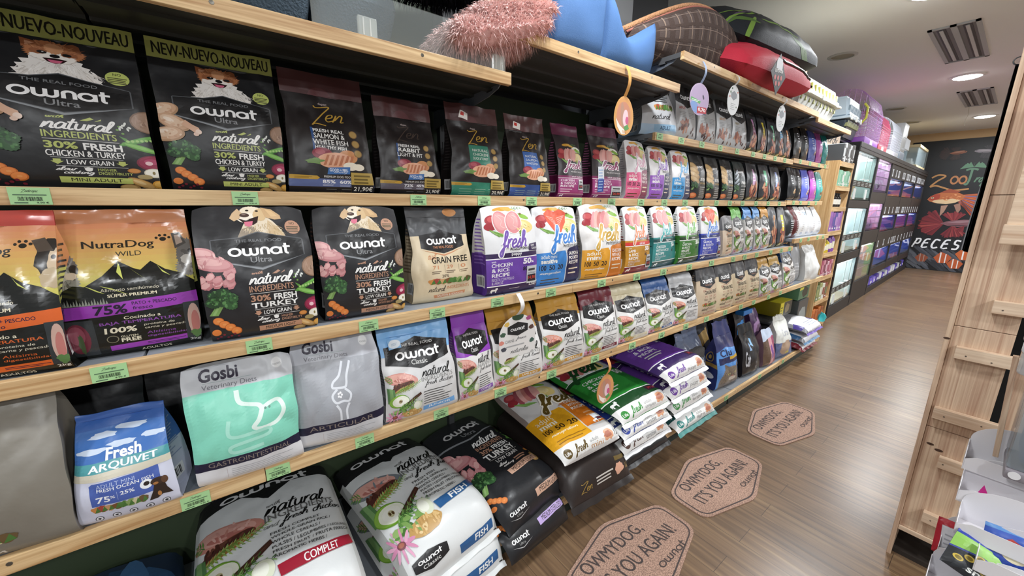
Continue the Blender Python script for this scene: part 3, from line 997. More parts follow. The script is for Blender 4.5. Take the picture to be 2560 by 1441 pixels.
def d_zen(bandc, panel=None, title=(), pct=('85%', '60%', '0%'), gold='#b8923c', price='21,90', tallpanel=None, res=2):
    p = Print(1.35, res)
    p.T('dapac', .42, .9, .53, .93, '#b9a9a6', .008)
    p.S([CURSIVE['Z'][0][0]], .3, .68, .56, .9, gold, .1, 6, .2)
    p.W('en', .47, .73, .72, .82, gold, .1)
    if tallpanel:
        p.P([(.3, .36), (.3, .68), (.68, .68), (.72, .36)], tallpanel)
        y = .63
        for s_ in title:
            p.T(s_, .36, y - .035, .66, y, '#d9dcd4', .005); y -= .055
    else:
        y = .65
        p.P([(.28, .4), (.27, .66), (.3, .66), (.31, .4)], tallpanel or '#2d4f86')
        for k, s_ in enumerate(title):
            hgt = .05 if k in (1, 2) else .035
            p.T(s_, .3 - .02 * (k == 2), y - hgt, .68 + .03 * (k == 2), y, '#ecebe8', .02); y -= hgt + .012
    p.push(.26, .2, .86, .47)
    p.E(.2, .74, .2, .22, '#8a3040'); p.E(.16, .8, .1, .1, '#a9505a'); p.E(.72, .66, .2, .26, '#c98a58'); p.E(.45, .5, .36, .3, '#e0a888', rot=12)
    for i in range(6):
        p.P([(.2 + i * .1, .3), (.26 + i * .1, .32), (.34 + i * .1, .7), (.29 + i * .1, .7)], '#b9734f')
    p.E(.75, .3, .16, .16, '#ebe3d2'); p.E(.92, .28, .13, .13, '#f0e8d6'); p.E(.05, .45, .16, .12, '#6d8f4a', jag=.6)
    p.pop()
    for i in range(3):
        p.C(.8 + .012 * i, .62 - .1 * i, .055, '#7f6138'); p.C(.8 + .012 * i, .62 - .1 * i, .045, '#a98a4f')
    if not tallpanel:
        p.P([(.42, .19), (.44, .26), (.7, .275), (.69, .2)], '#3d6fb0'); p.T('GOOD + FEEL', .45, .222, .67, .252, '#e9eef4', .02); p.W('enjoy', .5, .198, .66, .222, '#dfe8f2', .1)
        p.T('PREMIUM DOG FOOD', .38, .155, .72, .178, '#dddbd8', .015); p.R(.45, .138, .65, .144, '#b9b7b4')
    p.push(0, -.02, 1, .13)
    if tallpanel:
        p.R(-.02, .1, 1.02, 1.35, bandc)
        for i in range(3):
            p.R(.12 + .27 * i, .7, .33 + .27 * i, .73, '#a9c9b8'); p.R(.12 + .27 * i, .5, .32 + .27 * i, .52, '#a9c9b8'); p.R(.12 + .27 * i, .3, .32 + .27 * i, .32, '#a9c9b8')
    else:
        p.R(-.02, .55, 1.02, 1.1, bandc)
        for k, s_ in enumerate(pct):
            x = .36 + .2 * k
            p.T(s_, x, .78, x + .15, 1.02, '#e9eaf0', .03); p.R(x, .68, x + .13, .71, '#b4b9cc'); p.R(x, .61, x + .12, .64, '#b4b9cc')
        for k in range(3):
            p.R(.4 + .18 * k, .36, .52 + .18 * k, .4, '#6d6b69')
        p.R(.1, .18, .9, .2, '#6f5b2c'); p.T('2,5 kg', .5, .12, .62, .24, '#7d672f', .01)
    p.P([(0, 1.05), (0, 1.32), (.3, 1.28), (.33, 1.15), (.3, 1.03)], '#c39a35'); p.lines(.05, 1.1, .25, 1.25, 2, '#8a6a1e', .4)
    p.pop()
    return p
def price_print(txt, dark=True):
    p = Print(.8)
    p.R(.0, .0, 1, .42, '#17151a')
    p.lines(.12, .48, .9, .96, 3, '#6d5a22' if dark else '#555', .5)
    p.T(txt + '€', .08, .1, .92, .34, '#f2efe6', .01, .1)
    return p
def price_red(txt):
    p = Print(1.3)
    p.lines(.15, .72, .85, .92, 1, '#444', .6); p.W('mediterraneo', .08, .55, .92, .68, '#333', .1)
    p.R(.08, .1, .92, .5, '#231f2c'); p.T(txt, .16, .2, .84, .42, '#c8402f', .02)
    return p
def d_freshtall(main, dark, script, lines, word='puppy', meat='#d98f93', kind=0, num='50', foot='', res=2, asp=1.32, sub=('RECETA CON POLLO', '& ARROZ'), strip=None):
    p = Print(asp, res)
    p.push(.08, .62, .86, .98); art_fresh(p, meat, kind); p.pop()
    p.R(-.01, .0, 1.01, .1, dark); p.R(-.01, .11, 1.01, .41, main); p.R(-.01, .425, 1.01, .475, strip or dark); p.R(-.01, .1, 1.01, .112, '#f2f2f2'); p.R(-.01, .41, 1.01, .422, '#f2f2f2')
    rnd = random.Random(7)
    p.W('fresh', .2, .42, .8, .74, '#f6f6f4', .42); p.W('fresh', .22, .43, .78, .73, script, .2)
    p.W('mediterranean', .42, .5, .84, .56, '#333338', .1)
    p.P([(.8, .485), (.82, .56), (1.01, .575), (1.01, .48)], dark); p.T('LOW', .85, .53, .93, .555, '#f4f4f4', .02); p.T('GRAIN', .86, .495, .99, .522, '#f4f4f4', .02)
    p.T(word, .45, .432, .65, .468, '#f0f0f0', .012)
    y = .395
    p.T('with', .08, y - .02, .16, y, '#f2f2f2', .005); y -= .03
    for s_ in lines:
        wd = min(.5, .055 * len(s_))
        p.T(s_, .08, y - .042, .08 + wd, y, '#f4f4f4', .02); y -= .056
    for k, s_ in enumerate(sub):
        p.T(s_, .08, y - .032, .08 + min(.42, .03 * len(s_)), y, '#dcd9e4', .0); y -= .04
    p.T(num, .68, .33, .86, .4, '#f4f4f4', .04); p.T('%', .86, .335, .92, .36, '#f4f4f4', .03); p.R(.68, .315, .9, .32, '#22182e'); p.T('80', .68, .25, .78, .3, '#22182e', .03)
    p.push(.05, .02, .2, .09); kitty(p, '#f2f2f2'); p.pop()
    if foot:
        p.T(foot, .82, .05, .98, .09, '#f4f4f4', .02)
    p.R(.42, .055, .62, .06, '#cfcad8')
    return p
def d_freshmini(main, side, script, w1='adult', w2='mini', rl=('CHICKEN', 'WITH RICE', 'RECIPE'), meat='#d98f93', kind=2, res=2, asp=1.3, y=.4):
    p = Print(asp, res)
    p.push(.1, y + .2, .9, .98); art_fresh(p, meat, kind); p.pop()
    p.P([(0, 0), (0, y), (.6, y + .02), (.63, y - .02), (.62, 0)], main); p.P([(.64, 0), (.65, y + .02), (.7, y + .05), (1, y + .08), (1, 0)], side)
    p.W('fresh', .26, y - .02, .95, y + .36, '#f8f8f6', .42); p.W('fresh', .28, y - .01, .93, y + .35, script, .2); p.W('mediterranean', .55, y + .06, .98, y + .12, '#3a3a3c', .1)
    p.T(w1, .08, y - .07, .4, y - .02, '#f0f0e6', .0); p.T(w2, .08, y - .135, .42, y - .075, '#f6f6f0', .035)
    for k, s_ in enumerate(('100', '50', '20')):
        p.T(s_, .05 + .19 * k, y - .22, .18 + .19 * k, y - .155, '#2b2422', .02)
    p.W('monoprotein', .06, y - .29, .52, y - .24, '#f2efe6', .14); p.lines(.08, .03, .5, y - .31, 2, '#54401f', .3)
    yy = y - .0
    for s_ in rl:
        p.T(s_, .68, yy - .045, .95, yy, '#f4f0ea', .02); yy -= .06
    p.lines(.7, .12, .95, yy, 2, '#e8d9c0', .3)
    return p
def d_classic(topc, meat='#cf8f86', label='COMPLET', sub='fresh chicken', res=2, asp=1.25, badgebox=(.12, .62, .92, .96), lab=True, labc=None, fx0=.02):
    p = Print(asp, res)
    badge(p, *badgebox, edge=None, sub='Classic', subc='#c9c9c7', topc='#d9d9d7')
    p.push(fx0, .02, .48, .6); art_classic(p, meat); p.pop()
    p.W('natural', .5, .5, .93, .62, '#171717', .17); p.T('INGREDIENTS', .49, .45, .95, .5, '#8b8b89', .01); p.W(sub, .52, .37, .95, .45, '#171717', .13)
    p.lines(.5, .16, .95, .35, 6, '#4b4b4b', .32, .45)
    if lab:
        p.P([(.49, .07), (.49, .13), (.94, .15), (.95, .085)], labc or topc); p.T(label, .56, .09, .88, .125, '#f4f4f4', .015)
    return p
def d_grainfree(acc='#c98a62', res=2, asp=1.3, big=True):
    p = Print(asp, res)
    p.push(.15, .58, .9, .86)
    p.P([(.0, .8), (.3, .86), (.5, 1), (.7, .86), (1, .74), (1, .3), (.5, .0), (0, .26)], '#232325'); p.P([(0, .2), (.5, -.1), (1, .24), (.5, -.04)], acc)
    p.logo(.14, .38, .86, .76); p.T('THE REAL FOOD', .27, .22, .73, .32, acc, .01); p.pop()
    p.W('just', .24, .52, .4, .6, acc, .14)
    p.T('GRAIN', .3, .47, .62, .545, '#1d1b19', .012); p.T('FREE', .66, .47, .93, .545, '#1d1b19', .012)
    for k, s_ in enumerate(('71', '29', '0')):
        p.T(s_, .3 + .24 * k, .4, .4 + .24 * k, .445, acc, .01); p.lines(.28 + .24 * k, .35, .44 + .24 * k, .39, 2, '#6b5a48', .4)
    p.R(.5, .35, .505, .45, '#8d7c66'); p.R(.74, .35, .745, .45, '#8d7c66')
    p.T('20%', .44, .3, .56, .335, '#3b2f24', .01); p.push(.22, .2, .95, .31); art_veg_row(p); p.pop()
    p.W('natural', .22, .13, .5, .2, '#1d1b19', .14); p.T('INGREDIENTS', .52, .15, .92, .19, acc, .01)
    p.P([(.32, .05), (.3, .09), (.84, .11), (.83, .07)], acc); p.T('SALMON & SEAFOOD', .36, .065, .8, .09, '#ece2d2', .008)
    return p
def d_gosbi(main, kind, title, res=2, asp=1.2, tcol='#2a2438'):
    p = Print(asp, res)
    p.R(-.01, .2, 1.01, .78, main)
    p.P([(-.01, .155), (-.01, .235), (1.01, .255), (1.01, .175)], '#1c1d38'); p.T(title, .12, .18, .88, .225, '#8a7f78', .0)
    p.T('Gosbi', .13, .86, .48, .96, tcol, .03); p.R(.16, .85, .6, .853, '#9aa'); p.T('Veterinary Diets', .15, .795, .64, .84, '#75757d', .0)
    p.C(.85, .92, .06, '#c9ccd0'); p.C(.85, .92, .052, '#e4e6e8'); p.T('FOR DOGS', .81, .9, .89, .915, '#70747a', 0)
    if kind == 'gut':
        p.S([[(0, 3.4), (.1, 2.6), (.9, 2.3), (1.1, 2)], [(1.1, 2), (1.9, 2.3), (2.2, 1.6), (1.8, .9), (1.1, .75), (.6, .9), (.9, 1.4), (1.1, 2)]], .42, .42, .88, .78, '#dff2ea', .24, 6)
        p.S([[(.0, 2), (-.1, 1.2), (.5, 1.0), (1.9, 1.1), (1.9, .75), (.6, .6), (-.1, .45), (.1, .1), (1.6, .2)]], .3, .26, .72, .56, '#a7e2d0', .2, 6)
        p.C(.68, .585, .012, '#5d8f80'); p.C(.72, .585, .012, '#5d8f80')
    elif kind == 'joint':
        p.S([[(1.2, 5), (.8, 3.9), (.2, 3.4), (.1, 3.0), (.5, 2.9)], [(1.9, 5), (1.5, 3.9), (1.4, 3.2), (1.2, 2.9), (.5, 2.9)], [(.5, 2.8), (0, 2.3), (.3, 1.7), (1, 1.75), (1.5, 1.7), (1.7, 2.3), (1.2, 2.8)], [(.3, 1.5), (.6, .9), (.6, 0)], [(1.5, 1.5), (1.2, .9), (1.2, 0)]], .4, .24, .66, .78, '#dfe3ea', .2, 5)
        for i in range(5):
            p.C(.5 + .02 * math.cos(i * 1.26), .49 + .02 * math.sin(i * 1.26), .012, '#f5f6f8')
    p.lines(.3, .04, .92, .14, 5, '#a9acb2', .25, .3); p.R(.26, .04, .263, .14, '#c0b2b4')
    return p
def d_nutradog(band, acc2, left=art_greydog, right=art_greydog, res=2):
    p = Print(1.6, res)
    for i in range(12):
        a, b = (0xc8, 0x84, 0x5e), (0xcb, 0xc9, 0x60)
        f = i / 11
        c = '#%02x%02x%02x' % tuple(int(b[k] + (a[k] - b[k]) * f) for k in range(3))
        p.R(-.01, .5 + .042 * i, 1.01, .5 + .042 * (i + 1), c)
    p.push(-.06, .5, .2, .88); left(p); p.pop()
    p.push(.84, .58, 1.12, .92); right(p); p.pop()
    p.push(0, .45, 1, .72); art_mountain(p, '#171815'); p.pop()
    p.R(-.01, -.01, 1.01, .46, '#171815')
    p.T('NutraDog', .22, .8, .72, .87, '#26231c', .02); paw(p, .79, .87, .05, '#26231c'); p.T('WILD', .44, .755, .62, .79, '#3a372c', .006)
    p.T('Alimento semihúmedo', .3, .5, .72, .525, '#cfc8b4', .004, .12); p.T('SÚPER PREMIUM', .34, .455, .7, .485, '#e9e0c4', .03)
    for i in range(16):
        p.P([(.02 + i * .02, .41), (.03 + i * .02, .44 + .012 * (i % 3)), (.04 + i * .02, .41)], '#8d9086')
    p.P([(-.01, .31), (-.01, .405), (.3, .41), (1.01, .45), (1.01, .36), (.3, .32)], band)
    p.T('75%', .22, .33, .46, .4, '#20102a', .03, .1); p.T('PATO + PESCADO', .5, .385, .84, .41, '#2b1638', .012); p.T('fresco', .5, .35, .65, .375, '#2b1638', .01, .15)
    p.T('Cocinado a', .42, .28, .7, .305, '#e2dac2', .012, .1); p.T('BAJA TEMPERATURA', .24, .24, .86, .27, acc2, .02)
    p.T('100%', .26, .18, .5, .225, '#e2dac2', .03, .12); p.T('proteína de', .56, .21, .8, .232, '#cfc8b4', .004, .12); p.T('carne y pescado', .56, .183, .9, .205, '#cfc8b4', .004, .12)
    p.C(.31, .135, .045, '#8d8670'); p.C(.31, .135, .038, '#171815'); p.T('GLUTEN', .37, .14, .5, .155, '#d9d1b8', .02); p.T('FREE', .37, .105, .52, .135, '#e2dac2', .03)
    p.T('Altísima', .57, .145, .8, .165, acc2, .006, .12); p.T('digestibilidad', .57, .115, .9, .135, acc2, .006, .12)
    p.P([(.28, .045), (.28, .085), (.92, .1), (.92, .06)], band); p.lines(.56, .065, .88, .085, 2, '#2b1638', .4)
    p.T('ADULTOS', .5, .015, .74, .035, '#e2dac2', .01); p.T('2kg', .9, .03, .99, .055, '#e8e6e0', .01)
    p.push(.0, .03, .2, .3); p.R(.0, .0, 1, 1, '#35383a'); p.E(.4, .5, .4, .42, '#6e2f3c'); p.E(.36, .6, .28, .26, '#8d4a58'); p.E(.45, .35, .1, .25, '#4a5a3c', jag=.5); p.pop()
    p.push(.88, .06, 1.04, .36); p.R(.0, .0, 1, 1, '#33383b'); p.E(.45, .5, .3, .45, '#c6a598'); p.E(.5, .4, .2, .35, '#b9756e'); p.E(.5, .1, .3, .1, '#567a46', jag=.6); p.pop()
    return p
def d_arquivet():
    p = Print(1.3)
    p.R(-.01, .6, 1.01, 1.01, '#3f6fb5'); p.R(-.01, .56, 1.01, .66, '#4f9aa0'); p.R(-.01, .5, 1.01, .57, '#cfc9b6')
    for i, (x, y) in enumerate([(.3, .86), (.6, .9), (.85, .8), (.5, .78), (.2, .75), (.75, .95)]):
        p.E(x, y, .16, .025, '#c9d7ea', jag=.4, seed=i)
    p.R(-.01, .92, 1.01, 1.01, '#345fa8')
    p.T('Fresh', .34, .66, .72, .76, '#eef2f6', .03); p.T('ARQUIVET', .17, .57, .88, .645, '#f2f4f6', .03, .1)
    p.P([(.17, .24), (.17, .46), (.2, .48), (.86, .5), (.87, .26), (.84, .24)], '#4a62ad')
    p.T('ADULT MINI', .24, .425, .62, .465, '#b9c6e8', .0); p.T('FRESH OCEAN FISH', .24, .385, .8, .42, '#f2f4f8', .012)
    p.T('75', .22, .27, .36, .335, '#f2f4f8', .02); p.T('%', .36, .3, .41, .33, '#f2f4f8', .01); p.T('25%', .46, .31, .6, .35, '#f2f4f8', .015); p.R(.43, .27, .433, .36, '#b9c6e8'); p.C(.72, .34, .065, '#eef2f6'); p.C(.72, .345, .03, '#2b2320')
    p.push(.15, .13, .7, .26); art_veg_row(p); p.pop()
    p.push(.68, .14, .96, .38); p.P([(.1, .0), (.3, .4), (.4, .75), (.75, .75), (.8, .4), (.95, .05), (.6, .12), (.4, .0)], '#2e211c'); p.E(.55, .8, .28, .17, '#3b2a22'); p.E(.78, .78, .12, .17, '#5c3f2c'); p.E(.45, .72, .1, .06, '#a5703f'); p.E(.5, .2, .07, .12, '#b07a45'); p.pop()
    for i in range(5):
        p.C(.2 + .165 * i, .075, .042, '#33363c'); p.C(.2 + .165 * i, .075, .034, '#dfe1ea'); p.C(.2 + .165 * i, .075, .016, '#33363c', jag=.5)
    return p
def side_text(c='#cfcfcf', dark='#333', seed=1):
    p = Print(3)
    p.lines(.12, .35, .88, .9, 14, c, .4, .4, seed); p.R(.2, .08, .8, .22, '#f0f0f0'); p.bars(.25, .1, .75, .2, '#111', 12)
    return p

# ------------------------------------------------------------------ setting
PINE = wood('pine_board', '#ad8150', '#e6c898', (34, 1.5, 34), .45, 1.0)
PINE_V = wood('pine_panel', '#b08a72', '#dcc2a6', (60, 60, 1.1), .5, 1.0)
PINE_C = wood('pine_cabinet_wood', '#b48a58', '#dfbd8c', (26, 26, 1.3), .5, 1.0)
PINE_X = wood('pine_rail', '#c3a387', '#e2ccb2', (1.5, 30, 30), .5, 1.0)
STEEL = mat('#8d929b', rough=.38, metal=.25)
DARKSTEEL = mat('#3b3c3e', rough=.5)

def floor_mat():
    m = bpy.data.materials.new('wood_plank_floor')
    m.use_nodes = True
    N, L = nodes(m)
    b = N['Principled BSDF']
    g = N.new('ShaderNodeNewGeometry')
    br = N.new('ShaderNodeTexBrick')
    br.inputs['Scale'].default_value = 1
    br.inputs['Brick Width'].default_value = 1.15
    br.inputs['Row Height'].default_value = .118
    br.inputs['Mortar Size'].default_value = .0011
    br.inputs['Mortar Smooth'].default_value = .3
    br.inputs['Bias'].default_value = 0
    br.offset = .37
    br.inputs['Color1'].default_value = (0, 0, 0, 1)
    br.inputs['Color2'].default_value = (1, 1, 1, 1)
    br.inputs['Mortar'].default_value = (.5, .5, .5, 1)
    L.new(g.outputs['Position'], br.inputs['Vector'])
    mp = N.new('ShaderNodeMapping')
    mp.inputs['Scale'].default_value = (2.2, 46, 1)
    L.new(g.outputs['Position'], mp.inputs['Vector'])
    nz = N.new('ShaderNodeTexNoise')
    nz.inputs['Scale'].default_value = 1
    nz.inputs['Detail'].default_value = 5
    nz.inputs['Distortion'].default_value = .7
    L.new(mp.outputs['Vector'], nz.inputs['Vector'])
    ma = N.new('ShaderNodeMath')
    ma.operation = 'MULTIPLY_ADD'
    ma.inputs[1].default_value = .14
    L.new(br.outputs['Color'], ma.inputs[0])
    L.new(nz.outputs['Fac'], ma.inputs[2])
    rp = N.new('ShaderNodeValToRGB')
    e = rp.color_ramp.elements
    e[0].position = .34; e[0].color = lin('#5c4938')
    e[1].position = .95; e[1].color = lin('#98805f')
    q = e.new(.62); q.color = lin('#7a6149')
    L.new(ma.outputs[0], rp.inputs[0])
    mx = N.new('ShaderNodeMix')
    mx.data_type = 'RGBA'
    L.new(br.outputs['Fac'], mx.inputs['Factor'])
    L.new(rp.outputs[0], mx.inputs['A'])
    mx.inputs['B'].default_value = lin('#40342a')
    L.new(mx.outputs['Result'], b.inputs['Base Color'])
    b.inputs['Roughness'].default_value = .3
    bp = N.new('ShaderNodeBump')
    bp.inputs['Strength'].default_value = .12
    bp.inputs['Distance'].default_value = .002
    L.new(nz.outputs['Fac'], bp.inputs['Height'])
    L.new(bp.outputs['Normal'], b.inputs['Normal'])
    return m
mb = MB(); mb.box(-1.7, -3.2, -.05, 6.5, 14.5, 0, floor_mat()); struct(mb, 'floor')
mb = MB(); mb.box(-1.7, -3.2, CEIL, 6.5, 14.5, CEIL + .08, mat('#e4e3e2', rough=.8, bump=.05, scale=8)); struct(mb, 'ceiling')
mb = MB(); mb.box(-1.7, -3.2, 0, -1.62, 14.5, CEIL, mat('#b7b9b4', rough=.8)); struct(mb, 'wall_left')
mb = MB()
mb.box(-.62, .9, 0, -.56, 2.04, CEIL, mat('#232427', rough=.6)); mb.box(-.64, 2.04, 0, -.54, 2.3, CEIL, mat('#9c9ea0', rough=.5)); mb.box(-.62, 2.3, 0, -.56, 2.72, CEIL, mat('#232427', rough=.6))
struct(mb, 'trim_1')

# rear wall, turned a little against the aisle like the tank rack
BA = R_(1.26)
BX, BY = -.077, 6.124
def bk(s, d, z):           # s along the rack front, d toward the aisle
    return (BX - math.sin(BA) * s + math.cos(BA) * d, BY + math.cos(BA) * s + math.sin(BA) * d, z)
BM = Matrix.Translation((BX, BY, 0)) @ Matrix.Rotation(BA, 4, 'Z')   # local x = toward aisle, y = along rack
mb = MB(); mb.box(-1.7, 6.9, 0, 3.5, 7.0, CEIL, mat('#cbaa80', rough=.7)); o = struct(mb, 'wall_back', M=BM)

# mural: printed sheet on the rear wall
def stripe_fish(p, cx, cy, s, a, b):
    p.P([(cx - s, cy), (cx - .3 * s, cy + .55 * s), (cx + .5 * s, cy + .35 * s), (cx + s, cy + .1 * s), (cx + .6 * s, cy - .4 * s), (cx - .4 * s, cy - .45 * s)], a)
    p.P([(cx - .35 * s, cy + .5 * s), (cx - .2 * s, cy + .48 * s), (cx - .15 * s, cy - .42 * s), (cx - .3 * s, cy - .4 * s)], b)
    p.P([(cx + .25 * s, cy + .4 * s), (cx + .38 * s, cy + .36 * s), (cx + .4 * s, cy - .4 * s), (cx + .28 * s, cy - .42 * s)], b)
def mixc(a, b, f):
    A = [int(a[i:i + 2], 16) for i in (1, 3, 5)]; B = [int(b[i:i + 2], 16) for i in (1, 3, 5)]
    return '#%02x%02x%02x' % tuple(int(x + (y - x) * f) for x, y in zip(A, B))
def fantail(p, x0, y0, x1, y1, tail, body, flip=False):
    p.push(x0, y0, x1, y1)
    f = (lambda q: [(1 - x, y) for x, y in q]) if flip else (lambda q: q)
    rnd = random.Random(3)
    def rays(ox, oy, a0, a1, ln, n, wob=.18, sx=1.0):
        for i in range(n):
            a, b = a0 + (a1 - a0) * i / n, a0 + (a1 - a0) * (i + 1.25) / n
            l = ln * (1 - wob * rnd.random())
            p.P(f([(ox, oy), (ox + l * sx * math.cos(a), oy + l * math.sin(a)), (ox + l * 1.04 * sx * math.cos((a + b) / 2), oy + l * 1.04 * math.sin((a + b) / 2)), (ox + l * sx * math.cos(b), oy + l * math.sin(b))]), mixc(tail[i % len(tail)], tail[(i + 1) % len(tail)], rnd.random()))
    rays(.46, .56, 2.0, 4.3, .52, 30, sx=.85)
    rays(.6, .52, 4.1, 5.6, .44, 20, sx=.7)
    rays(.6, .62, 1.0, 2.3, .36, 18, sx=.9)
    p.P(f([(.4, .57), (.48, .64), (.6, .69), (.75, .72), (.88, .72), (.97, .67), (1, .62), (.95, .56), (.85, .51), (.7, .47), (.52, .5)]), body)
    p.P(f([(.5, .6), (.65, .67), (.86, .7), (.9, .66), (.7, .6)]), mixc(body, '#ffffff', .18)); p.P(f([(.5, .53), (.7, .49), (.86, .53), (.7, .54)]), mixc(body, '#000000', .35))
    p.E(.93 if not flip else .07, .64, .016, .02, '#111'); rays(.78, .52, 3.9, 4.7, .22, 7)
    p.pop()
mp_ = Print(2.2, 3)
mp_.push(.2, 0, .94, 1)
fantail(mp_, .1, .84, .47, .95, ['#2f2220', '#3a2623', '#281d1c'], '#8a5238')
fantail(mp_, .55, .84, .99, .95, ['#2e2a2f', '#3a353a', '#27242a'], '#8d858d', True)
mp_.S([[(0, 1.1), (.5, 1.4), (1.1, 1.25), (.5, .7), (.05, .1), (.5, .2), (1.3, -.1), (2, -.35), (3.2, -.2)]], .08, .62, .62, .75, '#b5834f', .17, 6)
mp_.S([arc(.4, .5, .42, 0, 360, 14), arc(1.4, .5, .42, 0, 360, 14)], .34, .67, .56, .735, '#b0764a', .22, 0)
mp_.S([[(0, 1.6), (.5, 1.75), (1, 1.6)], [(.5, 1.7), (.45, .6), (.3, .1), (.1, .2)]], .5, .66, .68, .79, '#5c8068', .2, 4)
mp_.W('ropi', .64, .65, .86, .735, '#5c8068', .22)
for k in range(7):
    w = R_(10 + k * 27)
    mp_.P([(.6, .795), (.6 + .11 * math.cos(w), .795 + .02 + .02 * math.sin(w)), (.6 + .17 * math.cos(w), .79 + .03 * math.sin(w) - .012)], '#5c8468')
mp_.push(.1, .47, .84, .62)
for k in range(26):
    f_ = k / 25
    mp_.P([(.56, .8 - .35 * f_), (.98 + .05 * f_, .9 - 1.5 * f_), (.97 + .02 * f_, .8 - 1.5 * f_), (.6, .72 - .3 * f_)], ['#a84a30', '#c0703f', '#8a3a2a', '#6a6a94', '#b5593a'][k % 5])
mp_.P([(.28, .25), (.3, -.3), (.36, -.05), (.4, .3)], '#a88470'); mp_.P([(.5, .3), (.6, -.15), (.64, .1), (.6, .4)], '#9a7464')
mp_.P([(.0, .58), (.05, .74), (.14, .87), (.28, .95), (.42, .95), (.55, .9), (.66, .76), (.62, .55), (.5, .42), (.34, .36), (.15, .4), (.05, .48)], '#b5683c')
mp_.P([(.1, .46), (.2, .38), (.36, .34), (.52, .42), (.6, .55), (.45, .62), (.25, .58), (.12, .54)], '#d9bc92'); mp_.P([(.02, .56), (.06, .74), (.14, .86), (.22, .84), (.22, .62), (.12, .52)], '#a33f2c'); mp_.speck(.4, .68, .18, .16, ['#c98250', '#a85a34', '#d99a66'], 26, .025, 3)
mp_.E(.09, .66, .03, .045, '#d9c9a8'); mp_.E(.09, .66, .018, .028, '#111'); mp_.P([(.2, .92), (.36, 1.12), (.56, .98), (.5, .9)], '#9a4a30')
mp_.pop()
fantail(mp_, .02, .24, .86, .47, ['#7a262c', '#93363a', '#5c1c24', '#a04842', '#6a2028'], '#7c5258')
for k, st in enumerate([[[(0, 0), (.3, 1.2)], [(.15, 1.2), (.7, 1.2), (.6, .6), (.15, .6)]], [[(.6, 1.2), (.15, 1.1), (0, 0), (.55, .05)], [(.05, .6), (.5, .65)]], [[(.65, 1.1), (.2, 1.2), (0, .4), (.2, 0), (.6, .15)]], [[(.6, 1.2), (.15, 1.1), (0, 0), (.55, .05)], [(.05, .6), (.5, .65)]], [[(.65, 1.1), (.2, 1.15), (.15, .7), (.55, .5), (.45, .05), (0, .05)]]]):
    mp_.S(st, .03 + .135 * k, .17, .16 + .135 * k, .25, '#eeeeee', .2, 4, .1)
mp_.pop()
for i in range(60):
    rnd = random.Random(i)
    mp_.E(rnd.random(), .15 * rnd.random(), .1, .012, ['#3d3f45', '#4c4f57', '#2f3136', '#5a5c63'][i % 4], rot=-25, jag=.4, seed=i)
stripe_fish(mp_, .57, .1, .09, '#b9582e', '#e9e6e0'); stripe_fish(mp_, .78, .14, .1, '#c4622f', '#eeeae4'); stripe_fish(mp_, .36, .09, .07, '#8e4a30', '#a08a80'); stripe_fish(mp_, .7, .06, .08, '#bb5a2e', '#e9e6e0')
rows = [[(-.35 + 1.55 * i / 10, 6.885, .01 + 2.86 * j / 14) for i in range(11)] for j in range(15)]
g = Grid(rows)
mb = MB(); g.add(mb, lambda u, v: mat('#131417', rough=.5)); g.lay(mb, mp_, lambda c: mat(c, rough=.5), .0015, .0002)
mb.box(-.36, 6.886, .0, 1.21, 6.9, 2.88, mat('#131417', rough=.5))
mb.n = [n if n is not None else (0, -1, 0) for n in mb.n]
o = mb.obj('fish_mural', M=BM)
tag(o, 'tall black printed mural with fishes covering the rear wall', 'mural')

# ------------------------------------------------------------------ gondola shelving
ZA, ZF, ZB, ZC, ZD = 1.488, 1.826, 1.119, .760, .126
XA, XB, XC, XD, XE = 0.0, .10, .12, .18, .12
BAYS = [-1.2, -.18, .83, 1.84, 2.84, 3.84, 4.80]
fr = thing('shelving_frame', 'tall shelving frame with dark green back panels behind the bags', 'shelving frame', (-.45, 1.8, 0))
GREEN = mat('#33402a', rough=.6); DK = mat('#2a2b2c', rough=.55)
for a, b in zip(BAYS, BAYS[1:]):
    mb = MB(); mb.box(-.012, a - 1.8 + .03, .02, .0, b - 1.8, 2.35 if b < 1 else 1.98, GREEN if a < 1.5 else DK); mb.obj('back_panel', fr)
for a in BAYS:
    mb = MB(); mb.box(-.03, a - 1.8, 0, .03, a - 1.8 + .03, 2.36 if a < .9 else 2.1, DARKSTEEL)
    for k in range(24):
        mb.box(.03, a - 1.8 + .009, .2 + k * .075, .0304, a - 1.8 + .013, .23 + k * .075, mat('#0c0c0c', rough=.8)); mb.box(.03, a - 1.8 + .019, .2 + k * .075, .0304, a - 1.8 + .023, .23 + k * .075, mat('#0c0c0c', rough=.8))
    mb.obj('upright', fr)
for a, b in zip(BAYS, BAYS[1:]):
    mb = MB(); mb.box(.0, a - 1.8 + .01, 0, .45 + XD - .035, b - 1.8 - .01, .085, mat('#26302a', rough=.5)); mb.obj('plinth', fr)

